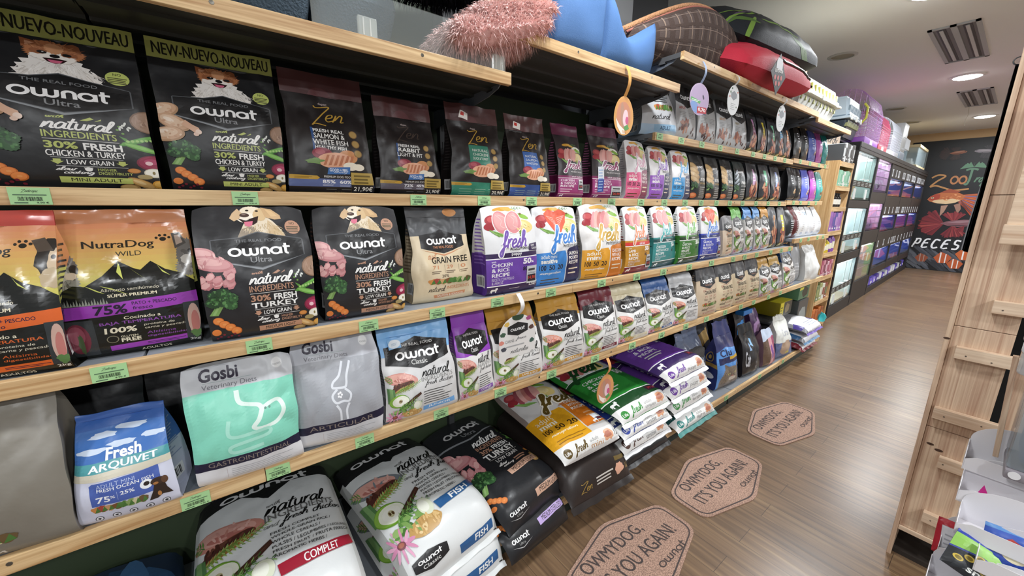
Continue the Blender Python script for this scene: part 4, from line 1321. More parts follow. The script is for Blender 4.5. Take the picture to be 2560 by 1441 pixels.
def bracket(x0, x1, y, z, m):
    mb = MB()
    pts = [(x0, z - .025), (x1 - .02, z - .02), (x1 - .04, z - .035), (x1 - .1, z - .05), (x0, z - .1)]
    mb.extr(pts, y - .0015, y + .0015, m, 'y')
    mb.extr([(x1 - .11, z - .028), (x1 - .07, z - .027), (x1 - .075, z - .034), (x1 - .11, z - .036)], y - .002, y + .002, mat('#1a1a1a', rough=.6), 'y')
    return mb
def shelf(label, xf, z, y0, y1, joints=(), bays=BAYS, deck='#80868f', xb=-.44, dz=0):
    t = thing('shelf', label, 'shelf', (0, 0, 0), 0, 'shelves of the long bag display')
    ys = [y0] + [b for b in bays if y0 + .05 < b < y1 - .05] + [y1]
    for a, b in zip(ys, ys[1:]):
        mb = MB()
        m = mat(deck, rough=.4, metal=.2)
        mb.box(xb, a + .003, z - .022, xf - .019, b - .003, z, m)
        for k in range(4):
            xx = xb + .08 + k * (xf - xb - .1) / 4
            mb.box(xx, a + .003, z - .03, xx + .035, b - .003, z - .022, m)
        mb.obj('deck', t)
        for yy in [q for q, e in ((a + .012, a == ys[0]), (b - .012, b == ys[-1])) if e]:
            bracket(xb, xf - .02, yy, z, mat('#6f747b', rough=.4, metal=.3)).obj('bracket', t)
    fs = [y0] + list(joints) + [y1]
    for a, b in zip(fs, fs[1:]):
        mb = MB(); mb.box(xf - .018, a + .0006, z - .036, xf, b - .0006, z + .0015, PINE, .0018)
        mb.obj('front_board', t)
    mb = MB()
    yy = y0 + .3
    while yy < y1:
        mb.lathe([(.0, .0006), (.0045, .0004), (.005, 0)], mat('#6e6a62', rough=.3, metal=.8), 8)
        k = len(mb.v) - 24
        for i in range(k, len(mb.v)):
            p = mb.v[i]; mb.v[i] = (xf + p[2], yy + p[0], z - .012 + p[1])
        yy += .47
    mb.obj('screw_heads', t)
    return t
sh_E1 = shelf('pine edged shelf with clear guard, highest at the left, holding pet beds', XE, 1.881, -1.2, .825, (-.3,), deck='#3a3d3a')
sh_E2 = shelf('raised dark shelf carrying the blue pet bed', XE, 2.024, .835, 1.84, deck='#5b5c5e')
sh_E3 = shelf('highest dark shelf carrying the plaid and red cushions', XE, 2.172, 1.845, 3.84, (2.845,), deck='#5b5c5e')
sh_E4 = shelf('short top shelf at the far end above the small dark bags', XE, 2.140, 3.845, 4.80, deck='#5b5c5e')
sh_F = shelf('upper pine edged shelf holding pale and dark bags under the cushions', XA, ZF, 1.85, 3.84, deck='#8a8f96')
sh_F2 = shelf('far upper pine edged shelf holding two black and three coloured bags', XA, ZF + .015, 3.845, 4.80, deck='#8a8f96')
sh_A = shelf('eye level pine edged shelf of black and maroon bags', XA, ZA, -1.2, 3.84, (1.34,), deck='#8a8f96')
sh_A2 = shelf('far eye level shelf with blue, magenta and teal bags', XA, ZA + .01, 3.845, 4.80, deck='#8a8f96')
sh_B = shelf('long pine edged shelf of upright bags below eye level', XB, ZB, -1.2, 3.84, (1.18,), deck='#9aa0a8')
sh_B2 = shelf('far short shelf holding rounded white bags', XB, 1.178, 3.845, 4.80, deck='#9aa0a8')
sh_C = shelf('long pine edged shelf of large bags above the floor sacks', XC, ZC, -1.2, 4.80, (.006, 2.4), deck='#7f858d')
sh_D = shelf('lowest pine edged shelf carrying the stacked sacks', XD, ZD, -1.2, 4.80, (.95, 2.9), deck='#8c9198')
mb = MB(); mb.box(.0, .0, 0, .003, 0.58, .11, mat('#dfe8e6', rough=.25, alpha=.1, spec=.3), 0); gd = mb.obj('clear_guard_panel'); gd.location = (XE - .023, .235, 1.882); tag(gd, 'clear plastic guard panel standing along the top shelf edge', 'shelf guard')
for yy, lb in ((.345, 'clear plastic clip on the top shelf edge before the grey bed'), (.765, 'clear plastic clip at the top shelf corner under the pink bed')):
    mb = MB(); mb.bbox(0, 0, -.02, .012, .05, .035, mat('#dfe6e2', rough=.12, alpha=.45), .004); mb.box(.003, .012, -.01, .0135, .015, .03, mat('#f4f6f4', rough=.2, alpha=.6)); mb.box(.003, .03, -.01, .0135, .033, .03, mat('#f4f6f4', rough=.2, alpha=.6))
    o = mb.obj('plastic_clip'); o.location = (XE - .036, yy, 1.902); tag(o, lb, 'shelf clip')

# ------------------------------------------------------------------ bags standing on the shelves
HP = PI / 2
def bag(shelf_z, x, y, w, yawd, h, label, zones, pr, **k):
    return pouch('pet_food_bag', label, (x, y, shelf_z + .0015), HP + R_(yawd), w, k.pop('d', .1), h, zones, pr, group=k.pop('group', None), **k)

# eye-level row
GA = 'bags on the eye level shelf'
OLV = '#a3a95e'
for i, (y, sd, lb) in enumerate(((-.243, 1, 'black bag with fluffy small dog and lime print, leftmost on the eye level shelf'), (.034, 2, 'black bag with fluffy small dog under a complete NEW-NUEVO-NOUVEAU band'))):
    sp = Print(.22); sp.R(-.01, -.01, 1.01, 1.01, OLV); sp.T('NEW-NUEVO-NOUVEAU', .04, .2, .97, .82, '#1f1f18', .03)
    bag(ZA, -.035, y, .272 if i == 0 else .24, 0, .352, lb, [(1, BLK)], d_ultra('#b9c46c', kind='MINI ADULT', res=3), d=.1, wt=.262 if i == 0 else .25, seal=dict(h=.046, c='#8e9453', pr=sp, tilt=.25, label='olive band reading NEW-NUEVO-NOUVEAU'),
        bulge=.016, amp=.0025, seed=sd, nu=24, nv=34, side=side_text('#4a4b2e'), group=GA)
MAR = '#4b2b2b'
def zen_bag(y, w, h, lb, pr, sd, price, red=False):
    sp = Print(.25)
    sp.push(.3, -.5, .62, .5); sp.E(.5, .3, .5, .6, '#5a3436'); sp.pop()
    if red:
        sp.P([(.22, .2), (.26, .62), (.42, .5), (.4, .1)], '#ece6e0'); sp.P([(.26, .35), (.28, .55), (.34, .5), (.33, .3)], '#c8322c')
    t = bag(ZA, -.03, y, w, 0, h, lb, [(1, '#221d1d')], pr, d=.085, wt=w * .93, seal=dict(h=.062, c=MAR, pr=sp, tilt=.2, label='maroon heat sealed top'), bulge=.02, amp=.004, seed=sd, nu=22, nv=30, side=side_text('#3a3535'), group=GA, waist=.03)
    sticker(t, t_grid[t.name], .7, .0, .99, .22, price_print(price), '#b59a4c', label='gold price sticker reading ' + price)
    return t
zen_bag(.280, .236, .335, 'black and maroon bag with blue band and salmon dish, price 21,90', d_zen('#5b6a9c', None, ('FRESH REAL', 'SALMON &', 'WHITE FISH', 'HEALTHY FISH'), price='21,90', res=3), 3, '21,90')
zen_bag(.522, .212, .305, 'black and maroon bag with grey band and rabbit dish', d_zen('#5d5763', '#6d6d78', ('FRESH REAL', 'RABBIT', 'LIGHT & FIT'), ('72%', '45%', '0%'), gold='#463a34'), 4, '21,90')
zen_bag(.789, .236, .325, 'black and maroon bag with green panel and green lower band, price 20,90', d_zen('#2f7f68', None, ('NATURAL', 'CHICKEN', 'DUCK & TURKEY'), tallpanel='#2d7862'), 5, '20,90', True)
zen_bag(1.040, .222, .322, 'black and maroon bag with blue panel and blue lower band, price 21,90', d_zen('#33508f', None, ('NATURAL', 'SALMON', 'WHITE FISH'), tallpanel='#3a63a8'), 6, '21,90', True)
def d_maroon(res=2):
    p = Print(2, res)
    p.push(.08, .5, .9, .86); art_fresh(p, '#d9a49c', 2); p.pop()
    p.W('fresh', .14, .38, .9, .62, '#f3f0f1', .42); p.W('fresh', .17, .39, .87, .61, '#8d2a62', .2); p.W('mediterranean', .4, .4, .92, .44, '#d9d4d4', .1)
    p.T('adult sterilised', .45, .325, .95, .35, '#e9dfe5', .01)
    p.R(.02, .06, .98, .31, '#9c3d78'); p.R(.0, .305, 1, .312, '#efe6ec'); p.R(.0, .055, 1, .061, '#efe6ec')
    for k, s_ in enumerate(('CHICKEN', '& TAPIOCA', 'RECIPE')):
        p.T(s_, .07, .255 - .045 * k, .55 + .08 * (k == 1), .29 - .045 * k, '#f3eaf0', .02)
    p.lines(.07, .09, .5, .16, 2, '#d9b9cc', .4); p.push(.06, .01, .2, .05); kitty(p, '#f1e8ee'); p.pop()
    return p
for y, w, h, lb, sd, pc in ((1.279, .165, .34, 'narrow maroon pouch with a recipe panel, first of the maroon pair', 7, None), (1.53, .225, .36, 'wider maroon pouch with a blue strip and red price card', 8, '26,90')):
    t = bag(ZA, -.03, y, w, 0, h - .02, lb, [(.34, '#7d2458'), (1, '#332c30')], d_maroon(), d=.1, wt=w * .95, seal=dict(h=.05, c='#5d2540', tilt=.3), bulge=.014, amp=.004, seed=sd, side=side_text('#a5628a'), group=GA, waist=.03)
    if pc:
        sticker(t, t_grid[t.name], .6, .02, .97, .2, price_red(pc), '#bfc3c6', label='silver and black price card')
        bp = Print(5); bp.R(0, .0, 1, .5, '#2f4aa0'); bp.lines(.1, .05, .9, .95, 8, '#9ab4dc', .4)
        sticker(t, t_grid[t.name], .14, .1, .32, .5, bp, '#e4e9f0', 'blue_strip', 'blue and white promotional strip', tilt=.03)
    else:
        sticker(t, t_grid[t.name], .72, .13, .96, .29, price_red('9,90'), '#cfd2d4')
for y, w, h, lb, mc, sc, rl, sd in ((1.768, .185, .295, 'white pouch with pink lower panel and meat picture', '#e0658f', '#d9a4bb', ('STERILISED',), 9),
                                (1.98, .195, .285, 'white pouch with purple lower panel', '#9a5fc4', '#8d5fc0', ('ADULT',), 10), (2.205, .2, .28, 'white pouch with bright blue lower panel', '#3c9ad9', '#49a3dc', ('KITTEN',), 11)):
    bag(ZA, -.03, y, w, 0, h, lb, [(1, '#e7e6e8')], d_freshmini(mc, '#8c3f5c' if sd == 9 else '#3a3f63', sc, 'adult', rl[0].lower(), ('MEAT', 'WITH', 'RICE'), kind=2, y=.44), d=.09, wt=w * .93, bulge=.014, amp=.004, seed=sd, nu=10, nv=14, side=side_text('#b7b7bd'), group=GA, lean=2.6)
for k, (y, lb) in enumerate(((2.402, 'slim black pouch beside the blue paneled pouch, chicken pieces and carrot printed'), (2.593, 'slim black pouch with stacked potatoes, second of the four dark ones'), (2.794, 'slim black pouch with a grey crest, third of the four dark ones'), (2.99, 'slim black pouch reading FISH'))):
    p = Print(1.7, 2)
    badge(p, .1, .62, 1.0, .84, edge='#77797c', sub=None, top=None)
    if k < 3:
        for i in range(4):
            p.E(.2, .74 - .1 * i, .24, .07, '#b5905a', rot=-12, seed=i); p.E(.16, .76 - .1 * i, .16, .04, '#cfae78', rot=-12)
    else:
        p.push(0, .3, .4, .8); art_fishes(p); p.pop()
    p.push(.0, .22, .35, .4); art_broc(p); p.pop(); p.E(.15, .1, .2, .06, '#d8713f'); p.E(.14, .11, .12, .035, '#e89a66')
    p.T('FISH' if k == 3 else '30% FRESH', .5, .42, .94, .49, '#efefed', .03); p.T('LOW GRAIN', .5, .35, .94, .39, '#c9a55c' if k < 3 else '#dcdcda', .02); p.lines(.5, .06, .95, .32, 6, '#a9a9a7', .4)
    bag(ZA, -.03, y, .175, 0, .275, lb, [(1, '#1f2022' if k < 3 else '#26302f')], p, d=.09, wt=.165, bulge=.014, amp=.005, seed=12 + k, nu=10, nv=14, group=GA, lean=2.6)
def d_clearcat(c, lab):
    p = Print(1.5, 2)
    p.P([(.35, .4), (.4, .8), (.62, .8), (.6, .4)], c); p.lines(.4, .5, .56, .72, 3, '#f2f2ef', .3)
    rnd = random.Random(hash(c) % 99)
    for i in range(16):
        p.E(.48 + (rnd.random() - .5) * .5, .28 + (rnd.random() - .5) * .3, .12, .045, ['#c9805c', '#a85a45', '#d9a07c', '#8f4a3c'][i % 4], rot=rnd.random() * 180, jag=.3, seed=i)
    p.P([(.0, .0), (1, 0), (1, .1), (.4, .04), (.2, .12), (0, .08)], '#4a4420'); p.P([(.05, .03), (.3, .04), (.4, .11), (.18, .08)], '#d8c27a')
    p.P([(.75, .1), (.95, .1), (.9, .85), (.8, .8)], '#6b6c70')
    return p
for k, (y, c, lb) in enumerate(((3.2, '#c99ac4', 'dark glossy pouch with lilac stripe on the eye level shelf'), (3.42, '#6fc79a', 'dark glossy pouch with green stripe on the eye level shelf'), (3.65, '#a3b4ea', 'dark glossy pouch with lavender stripe on the eye level shelf'))):
    bag(ZA, -.03, y, .2, 0, .29, lb, [(.1, '#3d391c'), (1, '#2a2b30')], d_clearcat(c, k), d=.09, wt=.18, bulge=.015, amp=.006, seed=20 + k, nu=10, nv=14, group=GA, lean=2.6)
def d_plain(c, accent, seed):
    p = Print(1.5, 2)
    rnd = random.Random(seed)
    p.P([(.55, .3), (.62, .75), (.8, .72), (.78, .3)], accent)
    for i in range(6):
        p.E(.66 + (rnd.random() - .5) * .25, .22 + .12 * rnd.random(), .09, .04, ['#d8a06a', '#e6d0a8', '#7d5a3c'][i % 3], jag=.4, seed=i)
    p.lines(.3, .5, .52, .8, 4, '#e8e8ee', .3); p.R(.1, .06, .9, .08, accent)
    return p
for k, (y, w, c, a, lb) in enumerate(((4.0, .15, '#232427', '#55565a', 'small black pouch before the far coloured pouches'), (4.165, .16, '#1b1b1d', '#3b3c40', 'small black pouch touching the periwinkle pouch'), (4.36, .2, '#6470d4', '#8f9af0', 'periwinkle blue pouch on the far eye level shelf'), (4.57, .18, '#b455b8', '#d48ad6', 'magenta pouch between the blue and teal ones, eye level'), (4.76, .17, '#2f9a94', '#56bdb4', 'teal pouch at the end of the eye level shelf'))):
    bag(ZA + .01, -.03, y, w, 0, .285, lb, [(1, c)], d_plain(c, a, k), d=.09, wt=w * .9, bulge=.018, amp=.006, seed=30 + k, nu=10, nv=14, group=GA, lean=2.6)

# upper row
GF = 'bags on the upper shelf'
p = Print(1.3, 2); p.P([(.5, .55), (.8, .7), (.85, .95), (.55, .95)], '#d9e0e4'); p.T('LIFE', .55, .8, .95, .88, '#2b2b2b', .02); p.lines(.4, .62, .85, .76, 3, '#444', .35); p.push(.35, .42, .9, .6); art_veg_row(p); p.pop(); p.W('natural', .28, .28, .8, .4, '#1c1c1c', .15); p.P([(.35, .06), (.35, .18), (.95, .2), (.95, .08)], '#8fb4d0'); p.T('ADULT', .5, .09, .8, .16, '#2c4664', .02)
bag(ZF, -.035, 1.93, .235, -18, .27, 'silver grey bag at the left end of the upper shelf', [(.16, '#a9c1d6'), (1, '#c2c4c7')], p, d=.2, wt=.2, bulge=.02, amp=.006, seed=40, side=side_text('#8d9096'), group=GF, nu=12, nv=16)
def d_pale(seed, acc):
    p = Print(1.4, 2)
    p.P([(-.01, .7), (.5, .58), (1.01, .72), (1.01, 1.01), (-.01, 1.01)], '#232326'); p.logo(.2, .74, .8, .86); p.C(.5, .93, .07, '#3f4043')
    p.T('ADULT', .12, .55, .4, .6, acc, .01); p.lines(.12, .4, .42, .52, 4, '#8f9296', .3); p.lines(.55, .4, .88, .52, 4, '#8f9296', .3)
    rnd = random.Random(seed)
    for i in range(10):
        p.E(.35 + (rnd.random() - .5) * .4, .24 + (rnd.random() - .5) * .14, .1, .04, ['#b0715c', '#8c5448', '#c98e74'][i % 3], rot=rnd.random() * 180, jag=.3, seed=i)
    for i in range(9):
        p.E(.15 + .8 * rnd.random(), .05 + .25 * rnd.random(), .05, .03, ['#4a3230', '#6b4a40', '#7c5a48'][i % 3], rot=40)
    return p
for k, (y, acc, lb) in enumerate(((2.19, '#c0392b', 'pale grey upper bag with black crest, directly behind the lilac price card'), (2.43, '#5b8fd0', 'pale grey upper bag with a blue mark, second of four'), (2.66, '#c98a3a', 'pale grey upper bag behind the white oval card'), (2.88, '#a08a4a', 'pale grey upper bag beside the dark glossy pouches'))):
    bag(ZF, -.03, y, .222, 0, .285, lb, [(1, '#bfc2c5')], d_pale(k, acc), d=.09, wt=.2, bulge=.014, amp=.005, seed=41 + k, nu=10, nv=14, group=GF, lean=2.4)
for k, (y, c, lb) in enumerate(((3.08, '#c98fbf', 'dark glossy upper pouch with pink stripe'), (3.26, '#e8d34a', 'dark glossy upper pouch with yellow stripe'), (3.44, '#7fc9a3', 'dark glossy upper pouch with mint stripe'), (3.6, '#8fc0e6', 'dark glossy upper pouch with sky blue stripe'), (3.75, '#e6a57a', 'dark glossy upper pouch with peach stripe'))):
    bag(ZF, -.03, y, .165, 0, .28, lb, [(.1, '#3d391c'), (1, '#2e2f34')], d_clearcat(c, k), d=.09, wt=.15, bulge=.015, amp=.006, seed=50 + k, nu=10, nv=14, group=GF, lean=2.6)
for k, (y, w, c, a, lb) in enumerate(((3.98, .16, '#1d1d1f', '#4b4c50', 'black upper pouch first on the far shelf'), (4.16, .16, '#19191b', '#3b3c40', 'black upper pouch beside the blue upper pouch'), (4.37, .19, '#4d5fb0', '#8190dd', 'blue upper pouch on the far shelf'), (4.56, .16, '#b455a8', '#d48ad6', 'magenta upper pouch on the far shelf'), (4.73, .14, '#2a938f', '#56bdb4', 'teal upper pouch at the shelf end'))):
    bag(ZF + .015, -.03, y, w, 0, .28, lb, [(1, c)], d_plain(c, a, k + 9), d=.09, wt=w * .9, bulge=.018, amp=.006, seed=60 + k, nu=10, nv=14, group=GF, lean=2.6)

# row below eye level
GB = 'bags on the long shelf below eye level'
shiny = lambda c: mat(c, rough=.2, bump=.1, scale=22)
NUT = [(.46, '#171815'), (.7, '#c9c86c'), (1, '#c98a5e')]
bag(ZB, .042, -.187, .218, -1, .322, 'bag with mountain picture and purple band, dogs at both sides', NUT, d_nutradog('#9a3fb0', '#8c4fa5', res=3), d=.11, wt=.232, seal=dict(h=.03, c='#c9865c', tilt=.1, label='crimped orange top seal'), bulge=.014, amp=.003, seed=70, nu=24, nv=34, side=side_text('#2f3030'), group=GB, fn=shiny)
bag(ZB, .075, -.385, .2, -9, .322, 'bag with mountain picture and orange band, leftmost on its shelf', NUT, d_nutradog('#d8642a', '#d0622e', art_greydog, art_scruffy, res=3), d=.11, wt=.205, seal=dict(h=.03, c='#b5493f', tilt=.1, label='crimped red top seal'), bulge=.014, amp=.003, seed=71, nu=24, nv=34, side=side_text('#2f3030'), group=GB, fn=shiny)
bag(ZB, -.1, -.215, .2, 0, .3, 'dark mountain picture bag standing behind in the second row', NUT, d_nutradog('#d8642a', '#d0622e'), d=.11, bulge=.014, amp=.003, seed=72, nu=10, nv=14, group=GB)
bag(ZB, -.1, -.43, .2, 0, .3, 'second row bag hidden behind the orange banded bag', NUT, d_nutradog('#d8642a', '#d0622e'), d=.11, bulge=.014, amp=.003, seed=73, nu=10, nv=14, group=GB)
for k, (x, y, lb) in enumerate(((.073, .061, 'black bag with golden dog and turkey meat, the left one of the pair'), (.057, .322, 'black bag with golden dog and turkey meat, beside the cream bag'))):
    bag(ZB, x, y, .238, -.4, .33, lb, [(1, '#232326')], d_ultra('#b98d74', art_lab, art_turkey, ('30% FRESH', 'TURKEY'), 'MEDIUM LIGHT', asp=1.38, res=3, dogbox=(.3, .765, .78, 1.0), vs_=1.13, bb=(.475, .715)), d=.1, wt=.245, bulge=.014, amp=.003, seed=74 + k, nu=24, nv=34, side=side_text('#5a4038'), group=GB, lean=3)
sp = Print(.4); sp.E(.74, .5, .12, .4, '#e0a068')
bag(ZB, .028, .601, .235, -2, .325, 'cream bag reading GRAIN FREE with black crest', [(.78, '#d9c8a8'), (1, '#55575a')], d_grainfree(res=3), d=.1, wt=.225, seal=dict(h=.035, c='#5d5f62', pr=sp, tilt=.4, label='dark crumpled top with an orange spot'), bulge=.02, amp=.006, seed=76, nu=24, nv=34, side=side_text('#9c8a70'), group=GB, waist=.03)
WB = '#e3e4e6'
t = bag(ZB, .070, .875, .246, 1, .332, 'white and purple bag reading CHICKEN & RICE RECIPE puppy', [(.47, '#5f3a96'), (1, WB)], d_freshtall('#6b43a5', '#35244f', '#7a5cb0', ('CHICKEN', '& RICE', 'RECIPE'), 'puppy', foot='2,5kg', res=3), d=.1, wt=.25, bulge=.012, amp=.003, seed=77, nu=24, nv=34, side=side_text('#8b6ac0'), group=GB, lean=3)
sticker(t, t_grid[t.name], .76, .09, .98, .3, price_red('14,90'), '#c9cccf', label='silver and black price card')
t = bag(ZB, .051, 1.138, .246, -1.3, .33, 'white and sky blue bag with a salmon steak picture', [(1, WB)], d_freshmini('#3f86cf', '#2a2850', '#3f7fc9', 'adult mini', 'sensitive', ('SALMON &', 'POTATO', 'RECIPE'), kind=1, res=3, y=.42), d=.1, wt=.25, bulge=.02, amp=.006, seed=78, nu=24, nv=34, side=side_text('#b0b3ba'), group=GB)
t = bag(ZB, .074, 1.397, .246, -7, .34, 'white and amber bag marked mini, pushed in front of the shelf above', [(1, '#dcdad8')], d_freshmini('#d99a2e', '#c9762a', '#c9a24a', 'adult', 'mini', res=3, kind=2), d=.1, wt=.25, bulge=.022, amp=.006, seed=79, nu=22, nv=30, side=side_text('#b7aea4'), group=GB)
for k, (x, y, w, yw, mc, dk, scr, ln, st, wd, lb, kd) in enumerate(((.079, 1.672, .24, 3.5, '#c08a2e', '#7c2230', '#d97a4a', ('LAMB', '& RICE', 'RECIPE'), '#d03a36', 'adult lamb', 'white and ochre bag with red stripe reading LAMB & RICE', 2),
        (.054, 1.955, .262, 4, '#3d8c8c', '#1f4a4c', '#4fb5b8', ('CHICKEN', 'WITH RICE', 'RECIPE'), None, 'light', 'white and teal bag reading CHICKEN WITH RICE', 0),
        (.064, 2.2, .25, 2, '#3d7a33', '#20381c', '#6fb455', ('CHICKEN', '& RICE', 'RECIPE'), None, 'complete', 'white and green bag reading CHICKEN & RICE RECIPE', 2),
        (.068, 2.455, .255, -1, '#3d4bb0', '#23306f', '#5a8ad8', ('SALMON', '& POTATO', 'RECIPE'), None, 'complete', 'white and royal blue bag reading SALMON & POTATO', 1))):
    t = bag(ZB, x, y, w, yw, .33, lb, [(.47, mc), (1, WB)], d_freshtall(mc, dk, scr, ln, wd, kind=kd, strip=st), d=.1, wt=w * .9, bulge=.018, amp=.005, seed=80 + k, nu=12, nv=16, side=side_text(dk), group=GB, waist=.02)
    if k in (0, 3):
        sticker(t, t_grid[t.name], .76, .06, .98, .26, price_red('13,90'), '#c2c5c9')
bag(ZB, .06, 2.708, .15, 2, .27, 'small cream bag with marbled grey top and black crest', [(.66, '#cfbda6'), (1, '#77777a')], d_grainfree(), d=.07, wt=.155, bulge=.012, amp=.006, seed=90, nu=10, nv=14, group=GB)
def classic_bag(z, x, y, w, yw, h, topc, lb, meat='#cf8f86', lab='COMPLET', sub='fresh chicken', sd=0, res=2, tz=.83, d=.1, grp=None, base='#d9d8d6', crumple=True, nu=12, nv=16, wt=None, sealh=.06, **k):
    seal = dict(h=sealh, c=topc, curl=k.pop('curl', .9), tilt=.1, label='folded coloured top') if crumple else None
    return bag(z, x, y, w, yw, h, lb, [(tz, base), (1, topc)], d_classic(topc, meat, lab, sub, res, badgebox=(.05, .6, .96, .97), **k), d=d, wt=wt or w * .95, seal=seal, bulge=.018, amp=.0055, seed=sd, side=side_text('#9b9da0'), group=grp, nu=nu, nv=nv)
for k, (y, w, c, lb) in enumerate(((2.9, .17, '#69b34c', 'bag with bright green folded top'), (3.08, .15, '#4f8fd0', 'bag with bright blue folded top beside the green one'), (3.235, .13, '#5a94cc', 'narrow blue topped bag tucked against the gold topped one'), (3.385, .16, '#c08a35', 'bag with gold folded top on the shelf below eye level'))):
    classic_bag(ZB, .045, y, w, 2, .335, c, lb, sd=91 + k, grp=GB, d=.08, nu=10, nv=14)
for k, (y, c, lb) in enumerate(((3.56, '#e0a070', 'grey glossy bag with peach and blue stripes'), (3.745, '#e8cf3c', 'grey glossy bag with yellow label'))):
    bag(ZB, .035, y, .17, 0, .325, lb, [(.08, '#3d391c'), (1, '#44464b')], d_clearcat(c, k), d=.1, wt=.16, bulge=.02, amp=.007, seed=96 + k, nu=10, nv=14, group=GB)
for k, (y, c, a, lb) in enumerate(((3.9, '#1f2023', '#5b5c60', 'black rounded bag before the white ones'), (4.03, '#5b1f24', '#2a1c1e', 'dark red and black rounded bag before the white ones'), (4.17, '#e8e9ea', '#b5342f', 'rounded white bag with red letters'), (4.32, '#eaebec', '#3d6f99', 'rounded white bag with small blue mark, second of four'), (4.47, '#e6e7ea', '#7d8fa8', 'rounded white bag, third of four'), (4.64, '#dfe1e3', '#8d9096', 'rounded white bag at the shelf end'))):
    p = Print(1.5, 2); p.T('DOG', .3, .72, .8, .82, a, .03); p.lines(.35, .2, .8, .6, 6, '#c2c6cc', .3); p.R(.3, .08, .8, .16, '#b8c2d4')
    bag(1.178, .03, y, .155 if k < 5 else .18, 0, .27, lb, [(1, c)], p, d=.13, wt=.14, bulge=.03, amp=.007, seed=100 + k, nu=10, nv=14, group=GB, lean=2.6)

# large bags on the third long shelf
GC = 'large bags on the lowest standing shelf'
p = Print(1.5, 3); p.T('Gosbi', -.12, .8, .7, .9, '#d9d6d0', .05); p.push(.2, .09, .74, .2); art_veg_row(p); p.pop(); p.T('M', .6, .02, .66, .05, '#d9d6d0', .02)
bag(ZC, .1, -.478, .3, -9, .33, 'large taupe grey bag cut by the left edge of the view', [(1, '#7f7a70')], p, d=.14, wt=.29, bulge=.03, amp=.005, seed=110, nu=22, nv=30, group=GC)
bag(ZC, .118, -.248, .17, -6, .235, 'small white and blue bag with sea picture and a brown puppy', [(.55, '#cfd2e4'), (1, '#4a6fb8')], d_arquivet(), d=.13, wt=.15, seal=dict(h=.016, c='#3d62a8', tilt=.1), bulge=.022, amp=.004, seed=111, nu=22, nv=30, side=side_text('#9aa3c4'), group=GC, lean=2.8)
p = Print(1.4); p.T('special', .3, .75, .7, .82, '#3d3d40', .01); p.lines(.5, .2, .9, .5, 4, '#4b4b4f', .3)
for k, (y, lb) in enumerate(((-.33, 'plain black bag behind the small sea picture bag, the left of two'), (-.12, 'plain black bag behind, between sea picture bag and mint bag'))):
    bag(ZC, -.1, y, .2, 0, .33, lb, [(1, '#1b1b1d')], p, d=.11, bulge=.02, amp=.006, seed=112 + k, nu=10, nv=14, group=GC)
bag(ZC, .117, -.015, .232, -1.5, .3, 'mint green and white bag with an intestine drawing', [(.22, '#dfe0e4'), (.8, '#84d3bb'), (1, '#c2c5ca')], d_gosbi('#84d3bb', 'gut', 'GASTROINTESTINAL', 3), d=.13, wt=.236, bulge=.026, amp=.006, seed=114, nu=24, nv=34, group=GC, lean=2.4)
bag(ZC, .110, .21, .226, -8, .315, 'grey and white bag with a knee joint drawing', [(.22, '#d3d5da'), (.8, '#a3a6ad'), (1, '#b9bcc4')], d_gosbi('#a3a6ad', 'joint', 'ARTICULAR', 3), d=.13, wt=.236, bulge=.028, amp=.006, seed=115, nu=24, nv=34, group=GC, lean=2.4)
t = classic_bag(ZC, .119, .462, .25, -4.7, .315, '#7fb4e6', 'white bag with light blue folded top, the first beside the knee drawing', lab='JUNIOR', sd=116, res=3, grp=GC, nu=24, nv=34, d=.13, labc='#6fa5da', base='#d3d3d3', sealh=.045, tz=.8)
pp = Print(1); pp.C(.5, .5, .48, '#e6eef6'); pp.lines(.25, .35, .75, .65, 3, '#9fb6cc', .4)
sticker(t, t_grid[t.name], .12, .86, .3, .96, pp, '#8fbfea', 'round_seal', 'round white seal')
classic_bag(ZC, .125, .675, .15, 0, .31, '#8a3fae', 'narrow white bag with purple top', lab='COMPLET', sd=117, res=3, grp=GC, d=.13, tz=.62, labc='#8a5fb0', curl=.2, sealh=.05)
for k, (x, y, w, yw, h, tc, meat, lab, sub, lb) in enumerate(((.120, .872, .232, -4, .305, '#c08f3c', '#c9846a', 'LAMB & RICE', 'fresh lamb', 'white bag with gold top behind the white arched card'),
        (.115, 1.128, .24, -4, .315, '#c9973e', '#d98a6a', 'LAMB & RICE', 'fresh lamb', 'white bag with gold top and black crest, fully visible'),
        (.118, 1.375, .228, -5, .32, '#6f2331', '#d08e92', 'COMPLET', 'fresh chicken', 'white bag with dark red folded top'),
        (.108, 1.64, .24, -5, .3, '#d9cfae', '#c98678', 'COMPLET', 'fresh chicken', 'white bag with cream top and meat strips'),
        (.105, 1.9, .24, -2, .3, '#2d5c9c', '#8a8d92', 'FISH', 'fresh fish', 'white bag with navy blue top and fish print'),
        (.112, 2.15, .23, -8, .3, '#c5c7c9', '#dd8f6a', 'SALMON', 'fresh salmon', 'white bag with silver top and salmon picture'))):
    classic_bag(ZC, x, y, w, yw, h, tc, lb, meat=meat, lab=lab, sub=sub, sd=118 + k, grp=GC, d=.12, nu=18, nv=24, tz=.84, labc='#c9973e' if k < 2 else tc, res=2)
for k, (y, w, lb) in enumerate(((2.405, .23, 'beige bag with grey top, nearest of the four beige ones'), (2.645, .22, 'beige bag reading GRAIN FREE, second of the four beige ones'), (2.87, .2, 'beige bag reading GRAIN FREE, third of the four beige ones'), (3.09, .2, 'beige bag beside the gold topped far bags'))):
    bag(ZC, .11, y, w, -5, .31, lb, [(.74, '#c9b69c' if k == 0 else '#d8c7a8'), (1, '#4d4d50')], d_grainfree('#b98a76'), d=.09, wt=w * .92, bulge=.016, amp=.004, seed=130 + k, nu=12, nv=16, side=side_text('#a5947c'), group=GC)
